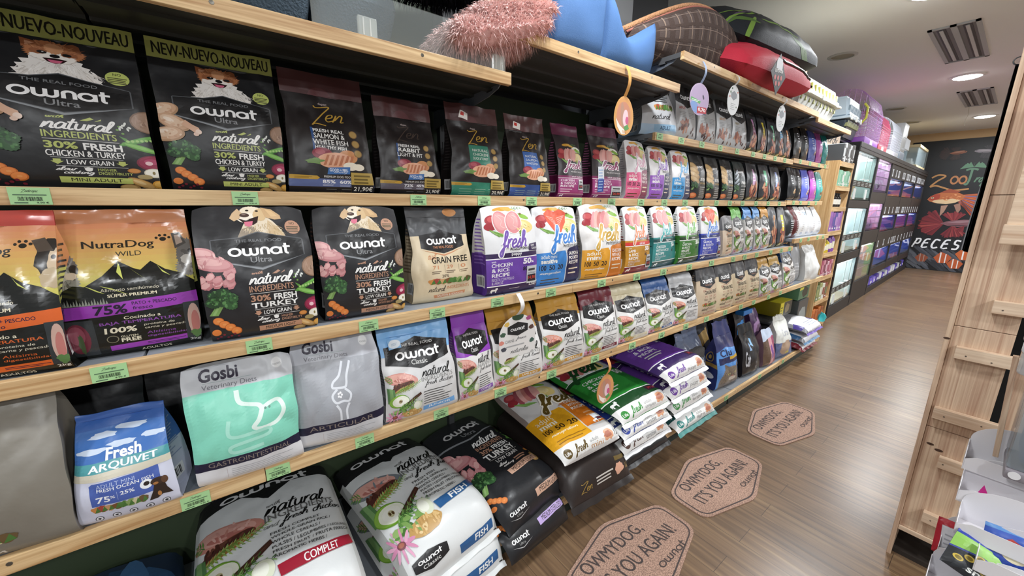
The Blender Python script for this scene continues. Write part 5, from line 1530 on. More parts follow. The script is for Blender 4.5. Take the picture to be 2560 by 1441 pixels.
for k, (y, w, c, lb) in enumerate(((3.32, .2, '#c99a3c', 'far white bag with gold top next to the beige bags'), (3.54, .2, '#c9a046', 'far white bag with gold top, second one'))):
    classic_bag(ZC, .12, y, w, -2, .31, c, lb, sd=134 + k, grp=GC, nu=10, nv=14)
classic_bag(ZC, .1, 3.87, .26, 0, .37, '#33609c', 'tall far white bag with blue top', sd=136, grp=GC, nu=10, nv=14, d=.14, tz=.68)
p = Print(1.4, 2); p.T('Gosbi', .3, .8, .7, .88, '#4b4b4f', .03); p.lines(.2, .2, .7, .5, 4, '#c5c6c8', .3)
bag(ZC, .04, 4.2, .24, 0, .4, 'grey bag standing behind the crumpled white one', [(1, '#a5a6a8')], p, d=.1, bulge=.02, amp=.008, seed=137, nu=10, nv=14, group=GC)
bag(ZC, .115, 4.42, .26, -8, .33, 'crumpled plain white bag at the far shelf end', [(1, '#d9d9d6')], None, d=.14, wt=.22, bulge=.03, amp=.013, seed=138, nu=14, nv=18, group=GC)

# ------------------------------------------------------------------ sacks stacked on the lowest shelf
GD = 'large sacks on the lowest shelf'
WS = '#dfe2e2'
def s_classic(lab, labc, sub, meat, res=3, front=True):
    p = Print(1.6, res)
    p.P([(-.01, .86), (.35, .9), (.5, .8), (.65, .9), (1.01, .88), (1.01, 1.01), (-.01, 1.01)], '#1a1a1c'); p.logo(.2, .9, .8, .98)
    p.push(.03, .2, .5, .74); art_classic(p, meat); p.pop()
    p.W('with', .48, .72, .56, .75, '#5a5a58', .16); p.W('natural', .46, .66, .86, .75, '#151515', .18); p.T('INGREDIENTS', .46, .615, .9, .66, '#6d6d6c', .012); p.W('and', .45, .57, .54, .6, '#7a7a78', .12); p.W(sub, .53, .55, .95, .62, '#151515', .15)
    y = .54
    for a, b in (('FRESH ' + lab[:7], 1), ('WHOLE-GRAIN RICE /', .8), ('WHOLE CEREALS /', .7), ('PULSES / LEGUMBRES / LEGUMES', 1.2), ('FRESH FRUIT / FRUTA FRESCA', 1), ('AROMATIC HERBS /', .7)):
        p.T(a, .48, y - .016, .48 + min(.47, .022 * len(a) * b ** .5), y, '#2b2b2b', .004); y -= .028
    p.P([(.5, .29), (.49, .345), (.93, .375), (.95, .32)], labc); p.T(lab, .62, .305, .83, .345, '#f4f4f2', .02, 0, .06)
    if front:
        p.P([(.52, .03), (.51, .085), (.9, .095), (.91, .04)], labc); p.T(lab, .66, .045, .82, .08, '#f4f4f2', .02)
        p.push(.12, .08, .42, .17); p.P([(0, .75), (.5, 1), (1, .75), (1, .25), (.5, 0), (0, .25)], '#1d1d1f'); p.logo(.15, .5, .85, .78); p.T('Classic', .25, .22, .75, .42, '#d5d5d3', .01); p.pop()
        p.R(.92, .005, .99, .014, '#222')
    return p
def up(z0, pts):
    return [(y, z + z0) for y, z in pts]
def lie(label, xf, yc, W, yawd, top, bot, zones, pr, **k):
    return sack('pet_food_sack', label, (xf, yc, ZD + .001), HP + R_(yawd), W, top, bot, zones, pr, group=k.pop('group', GD), **k)
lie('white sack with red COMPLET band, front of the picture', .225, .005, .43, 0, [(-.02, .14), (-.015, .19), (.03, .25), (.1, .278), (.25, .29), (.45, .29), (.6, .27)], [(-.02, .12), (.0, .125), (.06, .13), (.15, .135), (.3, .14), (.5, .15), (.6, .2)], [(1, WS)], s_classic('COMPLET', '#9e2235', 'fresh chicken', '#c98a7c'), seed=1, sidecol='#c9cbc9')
lie('white sack lying below the COMPLET sack', .225, .0, .42, 0, [(-.02, .0), (-.015, .05), (.03, .11), (.1, .13), (.3, .135), (.6, .13)], [(-.02, -.01), (.038, .0), (.1, .002), (.2, .003), (.4, .003), (.6, .02)], [(1, WS)], None, seed=2)
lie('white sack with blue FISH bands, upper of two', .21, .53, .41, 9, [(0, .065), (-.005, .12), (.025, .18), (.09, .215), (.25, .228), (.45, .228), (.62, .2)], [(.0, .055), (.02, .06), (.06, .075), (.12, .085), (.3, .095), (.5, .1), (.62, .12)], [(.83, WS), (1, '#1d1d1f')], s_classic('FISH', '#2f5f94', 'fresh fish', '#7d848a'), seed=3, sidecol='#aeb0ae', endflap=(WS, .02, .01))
lie('white sack with blue FISH bands, lower of two', .225, .52, .42, 6, [(-.02, -.05), (-.02, .0), (.005, .05), (.06, .08), (.2, .09), (.6, .095)], [(-.02, -.06), (.0, -.05), (.04, .002), (.1, .003), (.3, .003), (.6, .02)], [(1, WS)], s_classic('FISH', '#2f5f94', 'fresh fish', '#7d848a'), seed=4, endflap=(WS, .018, .012))
def s_ultra(kind, kc, res=3):
    p = Print(1.6, res)
    p.logo(.25, .83, .78, .92, '#c9c9c9'); p.T('Ultra', .42, .77, .6, .81, '#8b8d90', .01); p.P([(.0, .8), (.45, .73), (1, .8), (1, .79), (.45, .715), (0, .785)], '#85888c')
    p.push(-.05, .42, .3, .74); art_turkey(p); p.pop(); p.push(.02, .3, .28, .46); art_broc(p); p.pop(); p.push(.02, .18, .2, .28); art_carrots(p); p.pop()
    p.push(.8, .3, 1.04, .84); art_right(p); p.pop()
    p.W('natural', .38, .63, .76, .71, '#f0f0ee', .2); p.T('INGREDIENTS', .38, .59, .76, .625, '#b98d74', .015); p.T('30%', .38, .54, .52, .58, '#b98d74', .02); p.T('FRESH', .54, .54, .76, .58, '#efefed', .02); p.T('TURKEY', .36, .48, .78, .53, '#efefed', .03)
    p.R(.38, .47, .78, .473, '#b9b9b7'); p.T('LOW GRAIN', .43, .43, .73, .46, '#efefed', .01); p.W('slow', .4, .395, .52, .42, '#efefed', .2); p.W('cooking', .44, .37, .58, .395, '#efefed', .2); p.lines(.6, .37, .78, .41, 2, '#b98d74', .5)
    p.P([(.42, .3), (.42, .345), (.86, .355), (.86, .31)], kc); p.T(kind, .47, .31, .81, .343, '#2a221e', .01)
    p.P([(.5, .1), (.5, .145), (.93, .155), (.93, .11)], kc); p.T(kind, .55, .112, .88, .143, '#2a221e', .01)
    p.logo(.12, .1, .36, .135); p.T('Ultra', .2, .08, .28, .093, '#a9a9a7', 0); p.P([(.1, .085), (.24, .06), (.38, .085), (.24, .066)], '#b9b9b9')
    return p
lie('black sack with tan MEDIUM LIGHT bands beside the FISH sacks', .195, .925, .37, 9, [(0, .04), (.0, .1), (.03, .15), (.1, .172), (.25, .185), (.45, .195), (.62, .18)], [(.0, .03), (.02, .03), (.06, .035), (.15, .05), (.3, .06), (.5, .07), (.62, .1)], [(1, '#222326')], s_ultra('MEDIUM LIGHT', '#c9a28c'), seed=5)
lie('black sack with lilac MEDIUM STERILIZED band, underneath', .23, .9, .36, 5, [(-.02, -.045), (-.025, -.01), (.0, .03), (.05, .045), (.2, .055), (.6, .06)], [(-.02, -.055), (.0, -.04), (.055, .002), (.1, .002), (.3, .002), (.6, .01)], [(1, '#202124')], s_ultra('MEDIUM STERILIZED', '#b9a3d6'), seed=6)
def s_fresh(top_c, main, dark, script, title, front='adult', foot='12', res=3, mini=None, lines=('CHICKEN', '& RICE', 'RECIPE'), kind=2):
    """front face on v<.14, printed top behind it"""
    p = Print(1.5, res)
    p.push(.1, .6, .7, .97); art_fresh(p, '#a5535c', kind); p.pop()
    if mini:
        p.P([(-.01, .14), (-.01, .48), (.54, .5), (.57, .46), (.56, .14)], main); p.P([(.58, .2), (.59, .54), (.65, .58), (1.01, .58), (1.01, .2)], dark)
        p.W('fresh', .28, .44, .95, .74, '#efe9dc', .42); p.W('fresh', .31, .46, .93, .73, script, .22); p.W('mediterranean', .55, .5, .92, .54, '#b98a6a', .1)
        p.T('adult', .1, .4, .34, .45, '#efe9d2', 0); p.T('mini', .1, .345, .34, .395, '#f6f2e2', .03)
        for k, s_ in enumerate(('100', '50', '20')):
            p.T(s_, .08 + .18 * k, .28, .2 + .18 * k, .33, '#3b2a18', .02)
        p.W('monoprotein', .12, .225, .5, .265, '#f4ecd2', .15); p.lines(.12, .16, .55, .21, 2, '#9a6a1a', .3)
        for k, s_ in enumerate(('CHICKEN', 'WITH RICE', 'RECIPE')):
            p.T(s_, .64, .5 - .045 * k, .9, .532 - .045 * k, '#f4ece0', .02)
        p.lines(.72, .3, .9, .37, 2, '#e0a878', .4); p.R(.76, .22, .98, .3, '#e9ecef'); p.R(.78, .225, .97, .255, '#35263a'); p.T('12,50', .82, .23, .94, .25, '#c8402f', .01)
        p.push(.7, .2, .8, .25); kitty(p, '#efefed'); p.pop()
    else:
        p.R(-.01, .14, 1.01, .62, main); p.R(-.01, .62, 1.01, .66, dark); p.R(-.01, .655, 1.01, .662, '#eeeeec'); p.W('fresh', .12, .58, .72, .9, dark, .22)
        for k, s_ in enumerate(lines):
            p.T(s_, .16, .53 - .06 * k, .16 + .055 * len(s_), .57 - .06 * k, '#efefed', .02)
        p.lines(.16, .33, .5, .4, 2, '#d9e0d4', .4); p.T('50', .7, .52, .86, .6, '#efefed', .03); p.R(-.01, .14, 1.01, .24, dark); p.R(-.01, .24, 1.01, .25, '#eeeeec'); p.push(.06, .15, .2, .23); kitty(p, '#efefed'); p.pop(); p.R(.68, .17, .93, .23, '#3b2233'); p.T('39,50', .72, .185, .9, .22, '#c0353a', .01)
    p.R(-.01, .0, 1.01, .14, '#e6e6e4'); p.C(.13, .075, .06, script if mini else main); p.T('Life', .09, .06, .17, .09, '#f2f2f0', .01); p.W('fresh', .22, .02, .42, .12, script if mini else main, .2); p.T(front.split()[0], .46, .075, .58, .1, '#8d8d8b', 0) if ' ' in front else None; p.T(front.split()[-1], .46, .03, .64, .065, '#77777a' if not mini else '#b98a5a', .01)
    p.E(.76, .075, .1, .04, '#d9a07c', jag=.5); p.E(.74, .08, .06, .025, '#b5705a', jag=.4)
    p.T(foot, .87, .05, .96, .1, '#222222', 0); p.T('kg', .965, .05, .99, .075, '#222222', 0)
    return p
lie('white and amber sack marked adult mini, resting on the dark brown sack', .2, 1.265, .39, -2, [(0, .195), (-.002, .23), (.03, .258), (.1, .27), (.28, .285), (.5, .295), (.6, .28)], [(.0, .185), (.02, .185), (.06, .19), (.15, .195), (.3, .2), (.5, .205), (.6, .23)], [(1, '#cfccca')], s_fresh('', '#e0a31f', '#cf7420', '#5f4c1e', '', 'adult mini', mini=True), seed=7, sidecol='#8d7f78')
p = Print(1.5, 3); p.S([CURSIVE['Z'][0][0]], .2, .05, .32, .12, '#a98a45', .12, 6, .2); p.W('en', .28, .06, .36, .09, '#a98a45', .12); p.lines(.42, .06, .66, .12, 3, '#c9c5be', .45); p.E(.76, .09, .08, .035, '#d8a58c', jag=.5); p.T('12', .88, .07, .95, .11, '#b9975a', 0)
p.P([(.7, .145), (.7, .175), (.9, .175), (.9, .145)], '#6d5a2c')
lie('dark brown sack with gold lettering below the amber sack', .225, 1.29, .43, -2, [(-.025, .0), (-.02, .06), (.005, .12), (.05, .16), (.2, .178), (.4, .182), (.6, .18)], [(-.025, -.01), (.0, -.005), (.05, .002), (.1, .002), (.3, .002), (.6, .02)], [(1, '#2d2624')], p, seed=8, endflap=('#262120', .025, .02))
lie('green and white sack reading CHICKEN & RICE, topmost of its stack', .205, 1.68, .44, 0, [(0, .255), (-.002, .29), (.03, .318), (.1, .328), (.28, .335), (.5, .34), (.6, .33)], [(.0, .245), (.02, .245), (.06, .245), (.15, .245), (.3, .245), (.5, .25), (.6, .28)], [(.62, '#2f7d33'), (1, '#d0d3d0')], s_fresh('', '#2f8a36', '#1f4a26', '#2f8a36', '', 'adult complete', lines=('CHICKEN', '& RICE', 'RECIPE')), seed=9, sidecol='#2c7a30', endflap=('#e4e5e3', .02, .012))
for k, (c, dk, zt, lb, yc) in enumerate((('#33489c', '#26326d', .17, 'blue and white sack directly under the green one', 1.67), ('#5b4038', '#3d2b28', .085, 'brown and white sack second under the green one', 1.68), ('#2b2b2d', '#222224', .0, 'black sack at the base of the green stack', 1.69))):
    lie(lb, .225, yc, .43, 0, up(zt, [(0, .01), (-.002, .04), (.03, .062), (.1, .07), (.28, .073), (.5, .073), (.6, .065)]), up(zt, [(.0, .0), (.045, .002), (.08, .0), (.15, .0), (.3, .0), (.5, .0), (.6, .02)]), [(1, dk)], s_fresh('', c, dk, c, '', 'adult sensitive') if k < 2 else None, seed=10 + k, endflap=('#d9dadb' if k < 2 else '#2b2b2d', .02, .012))
for k, (c, dk, zt, lb, yc, xf, W) in enumerate((('#6b3f9a', '#38235a', .345, 'purple sack with white front strip, top of the purple stack', 2.07, .21, .43), ('#6b3f9a', '#38235a', .24, 'purple sack with white front strip, second in the stack', 2.1, .22, .44), ('#3f8f4a', '#2a3a2c', .14, 'sack with white strip and green corner under the purple ones', 2.14, .225, .45), ('#2f8580', '#1f4f4e', .02, 'teal sack at the base, hanging over the shelf edge', 2.17, .25, .46))):
    lie(lb, xf, yc, W, 0, up(zt, [(-.0, .02), (-.004, .06), (.03, .092), (.1, .102), (.28, .105), (.5, .105), (.6, .095)]), up(zt, [(.0, .01), (.05 if k < 3 else .075, .002), (.09, .0), (.15, .0), (.3, .0), (.5, .0), (.6, .02)]), [(1, dk if k != 2 else '#4d5a50')], s_fresh('', c, dk, c, '', ('puppy', 'puppy', 'adult large', 'adult light')[k], lines=('CHICKEN', '& RICE', 'RECIPE')), seed=20 + k, sidecol='#57347f' if k < 2 else None, endflap=('#dfe0e2' if k < 3 else '#2f7d78', .022, .014))
p = Print(1.5, 2); p.P([(.1, .3), (.1, .5), (.7, .55), (.72, .36)], '#0f0f12'); p.speck(.5, .7, .4, .2, ['#33567c', '#24405f', '#426a94'], 24, .12, 3, .4, .5); p.lines(.2, .38, .6, .48, 2, '#7d8c9c', .4)
lie('dark blue and black sack in shade at the lower left', .21, -.47, .42, 0, [(-.01, .02), (-.008, .08), (.03, .13), (.1, .145), (.3, .15), (.6, .14)], [(-.01, .01), (.04, .002), (.1, .002), (.2, .003), (.4, .003), (.6, .02)], [(1, '#1f2f45')], p, seed=40)
# upright things farther along the lowest shelf
p = Print(1.5, 2); p.T('FISH', .35, .55, .8, .64, '#d9dfe6', .0); p.lines(.4, .42, .8, .52, 2, '#c5ccd6', .4)
CLR = lambda c: mat(c, rough=.15, alpha=.42 if c == '#8f9bb8' else .8)
bag(ZD, .05, 2.53, .36, 4, .46, 'large clear plastic bag of dark litter behind the purple sacks', [(1, '#8f9bb8')], p, d=.2, wt=.33, bulge=.03, amp=.014, seed=140, nu=12, nv=16, fn=CLR, group=None, seal=dict(h=.05, c='#8f9bb8', tilt=.3))
mb = MB(); mb.bbox(-.15, .02, 0, .15, .17, .33, mat('#4a4746', rough=.8, bump=.5, scale=120), .03)
o = mb.obj('litter_fill', None, 60); o.location = (.05, 2.53, ZD + .006); o.rotation_euler = (0, 0, HP + R_(4)); tag(o, 'dark litter filling inside the clear plastic bag', 'cat litter', kind='stuff')
sd_ = Print(3, 2); sd_.R(-.01, .42, 1.01, .5, '#a98a4a'); sd_.C(.5, .62, .3, '#b59a5a'); sd_.C(.5, .62, .24, '#26305f'); sd_.C(.5, .62, .12, '#b59a5a'); sd_.E(.5, .24, .32, .06, '#cfd2dc'); sd_.lines(.2, .06, .8, .14, 2, '#a98a4a', .4)
p = Print(1.7, 3)
p.P([(-.01, -.01), (-.01, .72), (.4, .8), (1.01, .74), (1.01, -.01)], '#5d97dc')
p.T('Clu', .1, .64, .6, .76, '#232a55', .03); p.R(.06, .5, .95, .62, '#232a5a'); p.R(.5, .56, .98, .62, '#d9b03c')
p.push(.0, .0, 1.0, .5); p.P([(.05, 0), (.15, .5), (.3, .72), (.28, .98), (.48, .82), (.72, .84), (.86, 1), (.92, .7), (.98, .5), (1, 0)], '#7d7064'); p.fur(.55, .5, .4, .34, '#857869', 60, .14, 3); p.hairs(.55, .4, .4, .36, ['#5c5148', '#a39484', '#4f463e', '#93867a'], 90, .14, 0, -1, .8, .01, 4)
p.E(.45, .55, .06, .04, '#c9c06a'); p.E(.74, .57, .06, .04, '#c9c06a'); p.E(.45, .55, .02, .035, '#111'); p.E(.74, .57, .02, .035, '#111'); p.P([(.56, .46), (.66, .46), (.61, .4)], '#b5706a'); p.E(.61, .34, .16, .08, '#d0c6ba'); p.pop()
t = bag(ZD, .11, 2.875, .32, -3, .48, 'dark blue litter bag printed with a grey cat face', [(.7, '#2a3468'), (1, '#3a3f78')], p, d=.16, wt=.25, bulge=.03, amp=.009, seed=141, nu=14, nv=20, side=sd_, seal=dict(h=.1, c='#3f4682', tilt=.4, w=.85))
p = Print(1.5, 2); p.T('Cat', .1, .25, .26, .62, '#d9dbe2', .02); p.P([(.5, .72), (.56, .86), (.64, .84), (.6, .68)], '#8fc0e6'); p.P([(.3, .62), (.45, .78), (.5, .6)], '#8fb4dc')
for i in range(3):
    p.C(.72, .1 + .11 * i, .06, '#6d6c70'); p.lines(.5, .08 + .11 * i, .64, .14 + .11 * i, 2, '#9b9a9e', .4)
bag(ZD, .13, 3.25, .29, -3, .4, 'black litter bag with vertical white letters and a blue ribbon', [(1, '#232022')], p, d=.16, wt=.24, bulge=.03, amp=.009, seed=142, nu=12, nv=16, seal=dict(h=.07, c='#2b2a2c', tilt=.3, w=.85))
p = Print(1.5, 2); p.R(-.01, 0, .45, 1, '#6b5546'); p.R(.45, 0, .75, .95, '#d9a0a8'); p.P([(.5, .2), (.7, .25), (.66, .6), (.52, .55)], '#8a5aa0'); p.R(.75, 0, 1.01, 1, '#a04a6a'); p.P([(.0, .7), (1, .8), (1, 1.01), (0, 1.01)], '#c7d4ea')
bag(ZD, .15, 3.55, .2, -6, .31, 'small pink and brown striped litter bag', [(1, '#8a6a78')], p, d=.13, wt=.17, bulge=.02, amp=.008, seed=143, nu=10, nv=14)
p = Print(1.4, 2); p.R(-.01, 0, 1.01, .45, '#66719a'); p.E(.5, .3, .3, .2, '#b59a84', jag=.3); p.P([(.5, .1), (.7, .12), (.7, .18), (.5, .16)], '#d9cf4a'); p.T('Cars', .3, .6, .75, .78, '#b9bcc4', .01)
bag(ZD, .15, 3.88, .31, -6, .36, 'white bag with blue lower half before the grey lying packs', [(.45, '#66719a'), (1, '#dfe0da')], p, d=.15, wt=.22, bulge=.035, amp=.011, seed=144, nu=12, nv=16, seal=dict(h=.04, c='#e2e3de', tilt=.4, w=.7))
for k, (x, y, w, h, c, a, lb) in enumerate(((-.12, 2.95, .26, .46, '#2b2a36', '#c9a15a', 'dark second row litter bag behind the cat face bag'), (-.1, 3.25, .27, .44, '#3c3d44', '#c4c9d2', 'dark grey bag with white letters behind the black litter bag'), (-.08, 3.55, .25, .43, '#2c2224', '#3f8fd8', 'black bag with bright blue strap behind the striped bag'), (-.05, 3.8, .22, .4, '#5a3a66', '#c9a0d0', 'purple bag behind the white and blue one'))):
    p = Print(1.6, 2); p.P([(.1, .5), (.8, .62), (.82, .8), (.12, .7)], a); p.lines(.2, .2, .7, .45, 4, '#8d8f96', .3)
    t = bag(ZD, x, y, w, 0, h, lb, [(1, c)], p, d=.14, wt=w * .8, bulge=.03, amp=.012, seed=145 + k, nu=10, nv=14)
    if k == 2:
        mb = MB(); mb.bbox(-.09, -.02, h - .03, .09, .05, h + .012, mat('#2f80d0', rough=.4), .006); mb.obj('carry_strap', t)
def s_pack(c):
    p = Print(1.5, 2); p.P([(.1, .0), (.1, .3), (.5, .36), (.95, .3), (.95, .0)], '#e6e6ea'); p.P([(.0, .1), (.12, .1), (.12, .25), (0, .2)], c); p.lines(.3, .1, .8, .2, 3, '#9aa0b0', .3); p.E(.75, .2, .1, .04, c)
    for i in range(8):
        p.R(.05, .4 + .07 * i, .95, .405 + .07 * i, '#6b6c70')
    return p
for k, (zt, c, lb, fl) in enumerate(((.17, '#4a3c8c', 'grey lying pack with white front, upper of two at the far end', '#5a3f9a'), (.075, '#3c6a9a', 'grey lying pack with white and blue front, lower of two', '#6a9ac4'), (.0, '#8c2a36', 'flat dark red pack at the bottom of the far stack', '#7c2230'))):
    lie(lb, .235 - .01 * k, 4.33, .44, 0, up(zt, [(-.0, .02), (-.004, .05), (.03, .08), (.1, .092), (.28, .094), (.5, .1), (.62, .09)]), up(zt, [(.0, .01), (.06, .002), (.09, .0), (.15, .0), (.3, .0), (.5, .0), (.62, .02)]), [(1, '#83848a' if k < 2 else '#7c2230')], s_pack(c), seed=30 + k, endflap=(fl, .02, .01))
def carton(name, label, loc, rz, dx, dy, dz, c, pr, cat, parts=(), group=None, flap=None):
    t = thing(name, label, cat, loc, rz, group)
    mb = MB(); mb.bbox(-dx / 2, 0, 0, dx / 2, dy, dz, mat(c, rough=.35), .006)
    g = Grid([[(-dx / 2 + .004 + (dx - .008) * i / 4, -.0004, .004 + (dz - .008) * j / 4) for i in range(5)] for j in range(5)])
    mb.n = [None] * len(mb.v)
    m2 = MB(); g.add(m2, lambda u, v: mat(c, rough=.35)); g.lay(m2, pr, lambda q: mat(q, rough=.35), .0004)
    m2.obj('printed_front', mb.obj('wrapping', t, 40))
    return t
p = Print(.6); p.P([(0, 0), (.25, 0), (.3, 1), (0, 1)], '#d9c92a'); p.R(.3, 0, 1, 1, '#3a3833'); p.E(.6, .5, .2, .35, '#8a7a5c', jag=.3); p.lines(.05, .2, .22, .8, 3, '#5b5316', .4)
carton('can_pack', 'yellow wrapped pack of cans lying on the far grey packs', (.02, 4.2, ZD + .30), HP, .3, .3, .14, '#a89d22', p, 'can pack')
p = Print(.6); p.R(0, .0, 1, 1, '#4a7a5c'); p.E(.6, .5, .3, .4, '#26302b', jag=.3); p.P([(.05, .7), (.4, .75), (.4, .95), (.05, .95)], '#d9d44a')
carton('can_pack', 'green wrapped pack of cans, the higher one at the far end', (.03, 4.62, ZD + .405), HP, .3, .28, .14, '#55805f', p, 'can pack')
p = Print(.6); p.R(0, .0, 1, 1, '#4b4e50'); p.E(.5, .5, .4, .3, '#9aa3a3', jag=.3); p.lines(.1, .1, .9, .35, 3, '#c9d0cc', .3)
carton('can_pack', 'dark silver pack of cans below the green wrapped one', (.04, 4.63, ZD + .002), HP, .29, .28, .395, '#45494a', p, 'can pack')
p = Print(1); p.P([(.2, .3), (.8, .4), (.6, .7)], '#57c9c9')
bag(ZD + .2, .215, 4.70, .0001 + .11, 20, .085, 'small turquoise pouch poking out at the shelf end', [(1, '#2aa5a8')], p, d=.05, wt=.07, bulge=.015, amp=.012, seed=160, nu=8, nv=8)

# ------------------------------------------------------------------ hanging shelf cards
def wob(label, x, y, ztop, drop, w, h, pr, c, strapc, egg=0.0, arch=False, curve=.02):
    t = thing('hanging_shelf_card', label, 'shelf card', (x, y, ztop), HP)
    mb = MB()
    rows = [[((i - .5) * .019, -curve * math.sin(PI * j / 8) , -drop * j / 8) for i in range(2)] for j in range(9)]
    g = Grid(rows[::-1]); g.add(mb, lambda u, v: card(strapc)); Grid([[(q[0], q[1] + .0006, q[2]) for q in r[::-1]] for r in g.p]).add(mb, lambda u, v: card(strapc))
    mb.obj('strap', t)
    n = 36
    P = []
    for i in range(n):
        a = 2 * PI * i / n
        k = 1 + egg * math.sin(a)
        P.append((.5 + .5 * math.cos(a) * (1 - egg * math.sin(a)), .5 + .5 * math.sin(a)))
    if arch:
        P = [(.0, .12), (.0, .6)] + [(.5 - .5 * math.cos(PI * i / 14), .6 + .4 * math.sin(PI * i / 14)) for i in range(15)] + [(1, .12), (.9, .03), (.7, .0), (.4, .04), (.15, .02)]
    mb = MB()
    f = lambda p, y_: ((p[0] - .5) * w, y_, -drop - h + p[1] * h)
    m = card(c)
    mb.add([f(p, -.0012) for p in P] + [f(p, .0) for p in P], [list(range(len(P))), list(range(len(P), 2 * len(P)))[::-1]] + [[i, len(P) + i, len(P) + (i + 1) % len(P), (i + 1) % len(P)] for i in range(len(P))], m)
    g = Grid([[f((i / 8, j / 8), -.0013) for i in range(9)] for j in range(9)])
    mb.n = [None] * len(mb.v)
    m2 = MB(); g.lay(m2, pr, card, .0003, .00005)
    m2.obj('printed_picture', mb.obj('card', t))
    return t
def pr_orange(res=2):
    p = Print(1.2, res); p.E(.5, .55, .45, .4, '#d59a5c'); p.E(.48, .5, .36, .36, '#c7876b'); p.E(.42, .52, .1, .32, '#b58a74', rot=10); p.E(.58, .45, .14, .22, '#e8c9cf'); p.E(.66, .4, .08, .1, '#c95a86'); p.P([(.08, .42), (.3, .25), (.62, .12), (.6, .05), (.4, .03), (.18, .2)], '#f0e6da'); p.P([(.5, .22), (.7, .3), (.8, .2), (.6, .12)], '#5a9a55'); p.T('100', .46, .06, .66, .14, '#c98a3c', .02); return p
wob('orange oval card hanging on a strap under the blue pet bed shelf', XE + .004, 1.42, 2.02, .115, .13, .155, pr_orange(3), '#dca45e', '#e0a458', egg=.1)
p = Print(1.1, 2); p.E(.5, .5, .46, .46, '#b9a3c6'); p.P([(.05, .3), (.2, .1), (.4, .04), (.45, .3), (.2, .5)], '#7f9fd6'); p.P([(.04, .42), (.06, .52), (.56, .45), (.54, .36)], '#63b06a'); p.lines(.1, .4, .5, .48, 2, '#eaf4ea', .5); p.P([(.42, .06), (.4, .26), (.9, .3), (.92, .1)], '#b5333f'); p.T('0,70', .46, .12, .86, .25, '#f6f2f2', .03); p.E(.68, .6, .04, .08, '#4a4058', rot=30)
wob('lilac oval card reading 0,70 hanging before the pale bags', XE + .004, 2.02, 2.16, .1, .19, .15, p, '#c5b0cf', '#9fb4d6')
def pr_white():
    p = Print(1.3, 2); p.P([(.25, .72), (.5, .82), (.75, .72), (.75, .6), (.5, .5), (.25, .6)], '#8d9299'); p.lines(.3, .2, .72, .44, 4, '#a9adb2', .25); p.E(.2, .75, .05, .04, '#5c7a5c'); p.E(.8, .8, .05, .03, '#c97a6c'); p.E(.16, .6, .04, .03, '#c95a4c'); p.E(.8, .3, .04, .03, '#5c7a5c'); p.E(.3, .88, .05, .03, '#3f5c48'); return p
wob('white oval card hanging before the third pale bag', XE + .004, 2.385, 2.168, .055, .14, .155, pr_white(), '#dfe2e4', '#d5d8da')
wob('white oval card hanging over the dark glossy pouches', XE + .004, 3.095, 2.168, .055, .15, .165, pr_white(), '#dfe2e4', '#d5d8da')
p = Print(1.25, 3); p.E(.5, .97, .16, .08, '#2f4a34'); p.push(.22, .58, .78, .86); p.P([(0, .75), (.5, 1), (1, .75), (1, .25), (.5, 0), (0, .25)], '#232325'); p.logo(.14, .38, .86, .68); p.pop()
p.T('CARNE', .16, .47, .4, .53, '#77777a', 0); p.W('fresca', .44, .47, .74, .56, '#4a4a4c', .14); p.lines(.18, .38, .7, .43, 1, '#a9a9ab', .5); p.W('naturales', .3, .24, .8, .34, '#4a4a4c', .14)
for x, y, c in ((.1, .66, '#3f5c48'), (.06, .5, '#d98a7c'), (.9, .42, '#3f5c52'), (.8, .9, '#a04a7c'), (.12, .36, '#4a4a55'), (.88, .7, '#5c4038'), (.55, .08, '#5c8a4c'), (.32, .06, '#d98a7c'), (.2, .85, '#d9b45c')):
    p.E(x, y, .07, .045, c, jag=.3)
wob('large white arched card with black crest hanging before the gold topped bag', XB + .02, .862, 1.128, .085, .178, .2, p, '#e4e2e0', '#e6e6e6', arch=True, curve=.03)
wob('orange oval card hanging low over the green sack', XC + .03, 1.385, .742, .085, .125, .15, pr_orange(3), '#c9905c', '#d59a5a', egg=.1)

# ------------------------------------------------------------------ price labels on the shelf edges
LBLW = .056
plp = Print(.62, 2); plp.W('Zootropic', .3, .66, .72, .9, '#26382a', .14); plp.R(.1, .54, .9, .6, '#4d6b50'); plp.bars(.2, .22, .8, .46, '#1c2a1e', 22); plp.R(.1, .08, .42, .14, '#4d6b50'); plp.T('9,90 €', .62, .06, .92, .17, '#1c2a1e', .02)
plp2 = Print(.62, 1); plp2.R(.3, .72, .7, .84, '#4d6b50'); plp2.R(.12, .54, .88, .6, '#4d6b50'); plp2.bars(.2, .22, .8, .44, '#1c2a1e', 10)
def label_mesh(pr):
    g = Grid([[((i / 4 - .5) * LBLW, -.0012, (j / 2) * .034) for i in range(5)] for j in range(3)])
    mb = MB(); m = mat('#a9d69a', rough=.5); g.add(mb, lambda u, v: m); g.lay(mb, pr, lambda c: mat(c, rough=.5), .0003, .00005)
    Grid([[(p[0], .0, p[2]) for p in r[::-1]] for r in g.p]).add(mb, lambda u, v: m)
    return mb
proto_a = label_mesh(plp).obj('price_label'); proto_b = label_mesh(plp2).obj('price_label')
first = {0: True, 1: True}
LB = []
def lab(xf, z, y, txt, near=True):
    k = 0 if near else 1
    src = proto_a if near else proto_b
    if first[k]:
        o = src; first[k] = False
    else:
        o = src.copy(); COL.objects.link(o)
    o.location = (xf + .0004, y, z - .0345)
    o.rotation_euler = (0, 0, HP)
    tag(o, 'green price label ' + txt, 'price label', 'green price labels on the shelf edges')
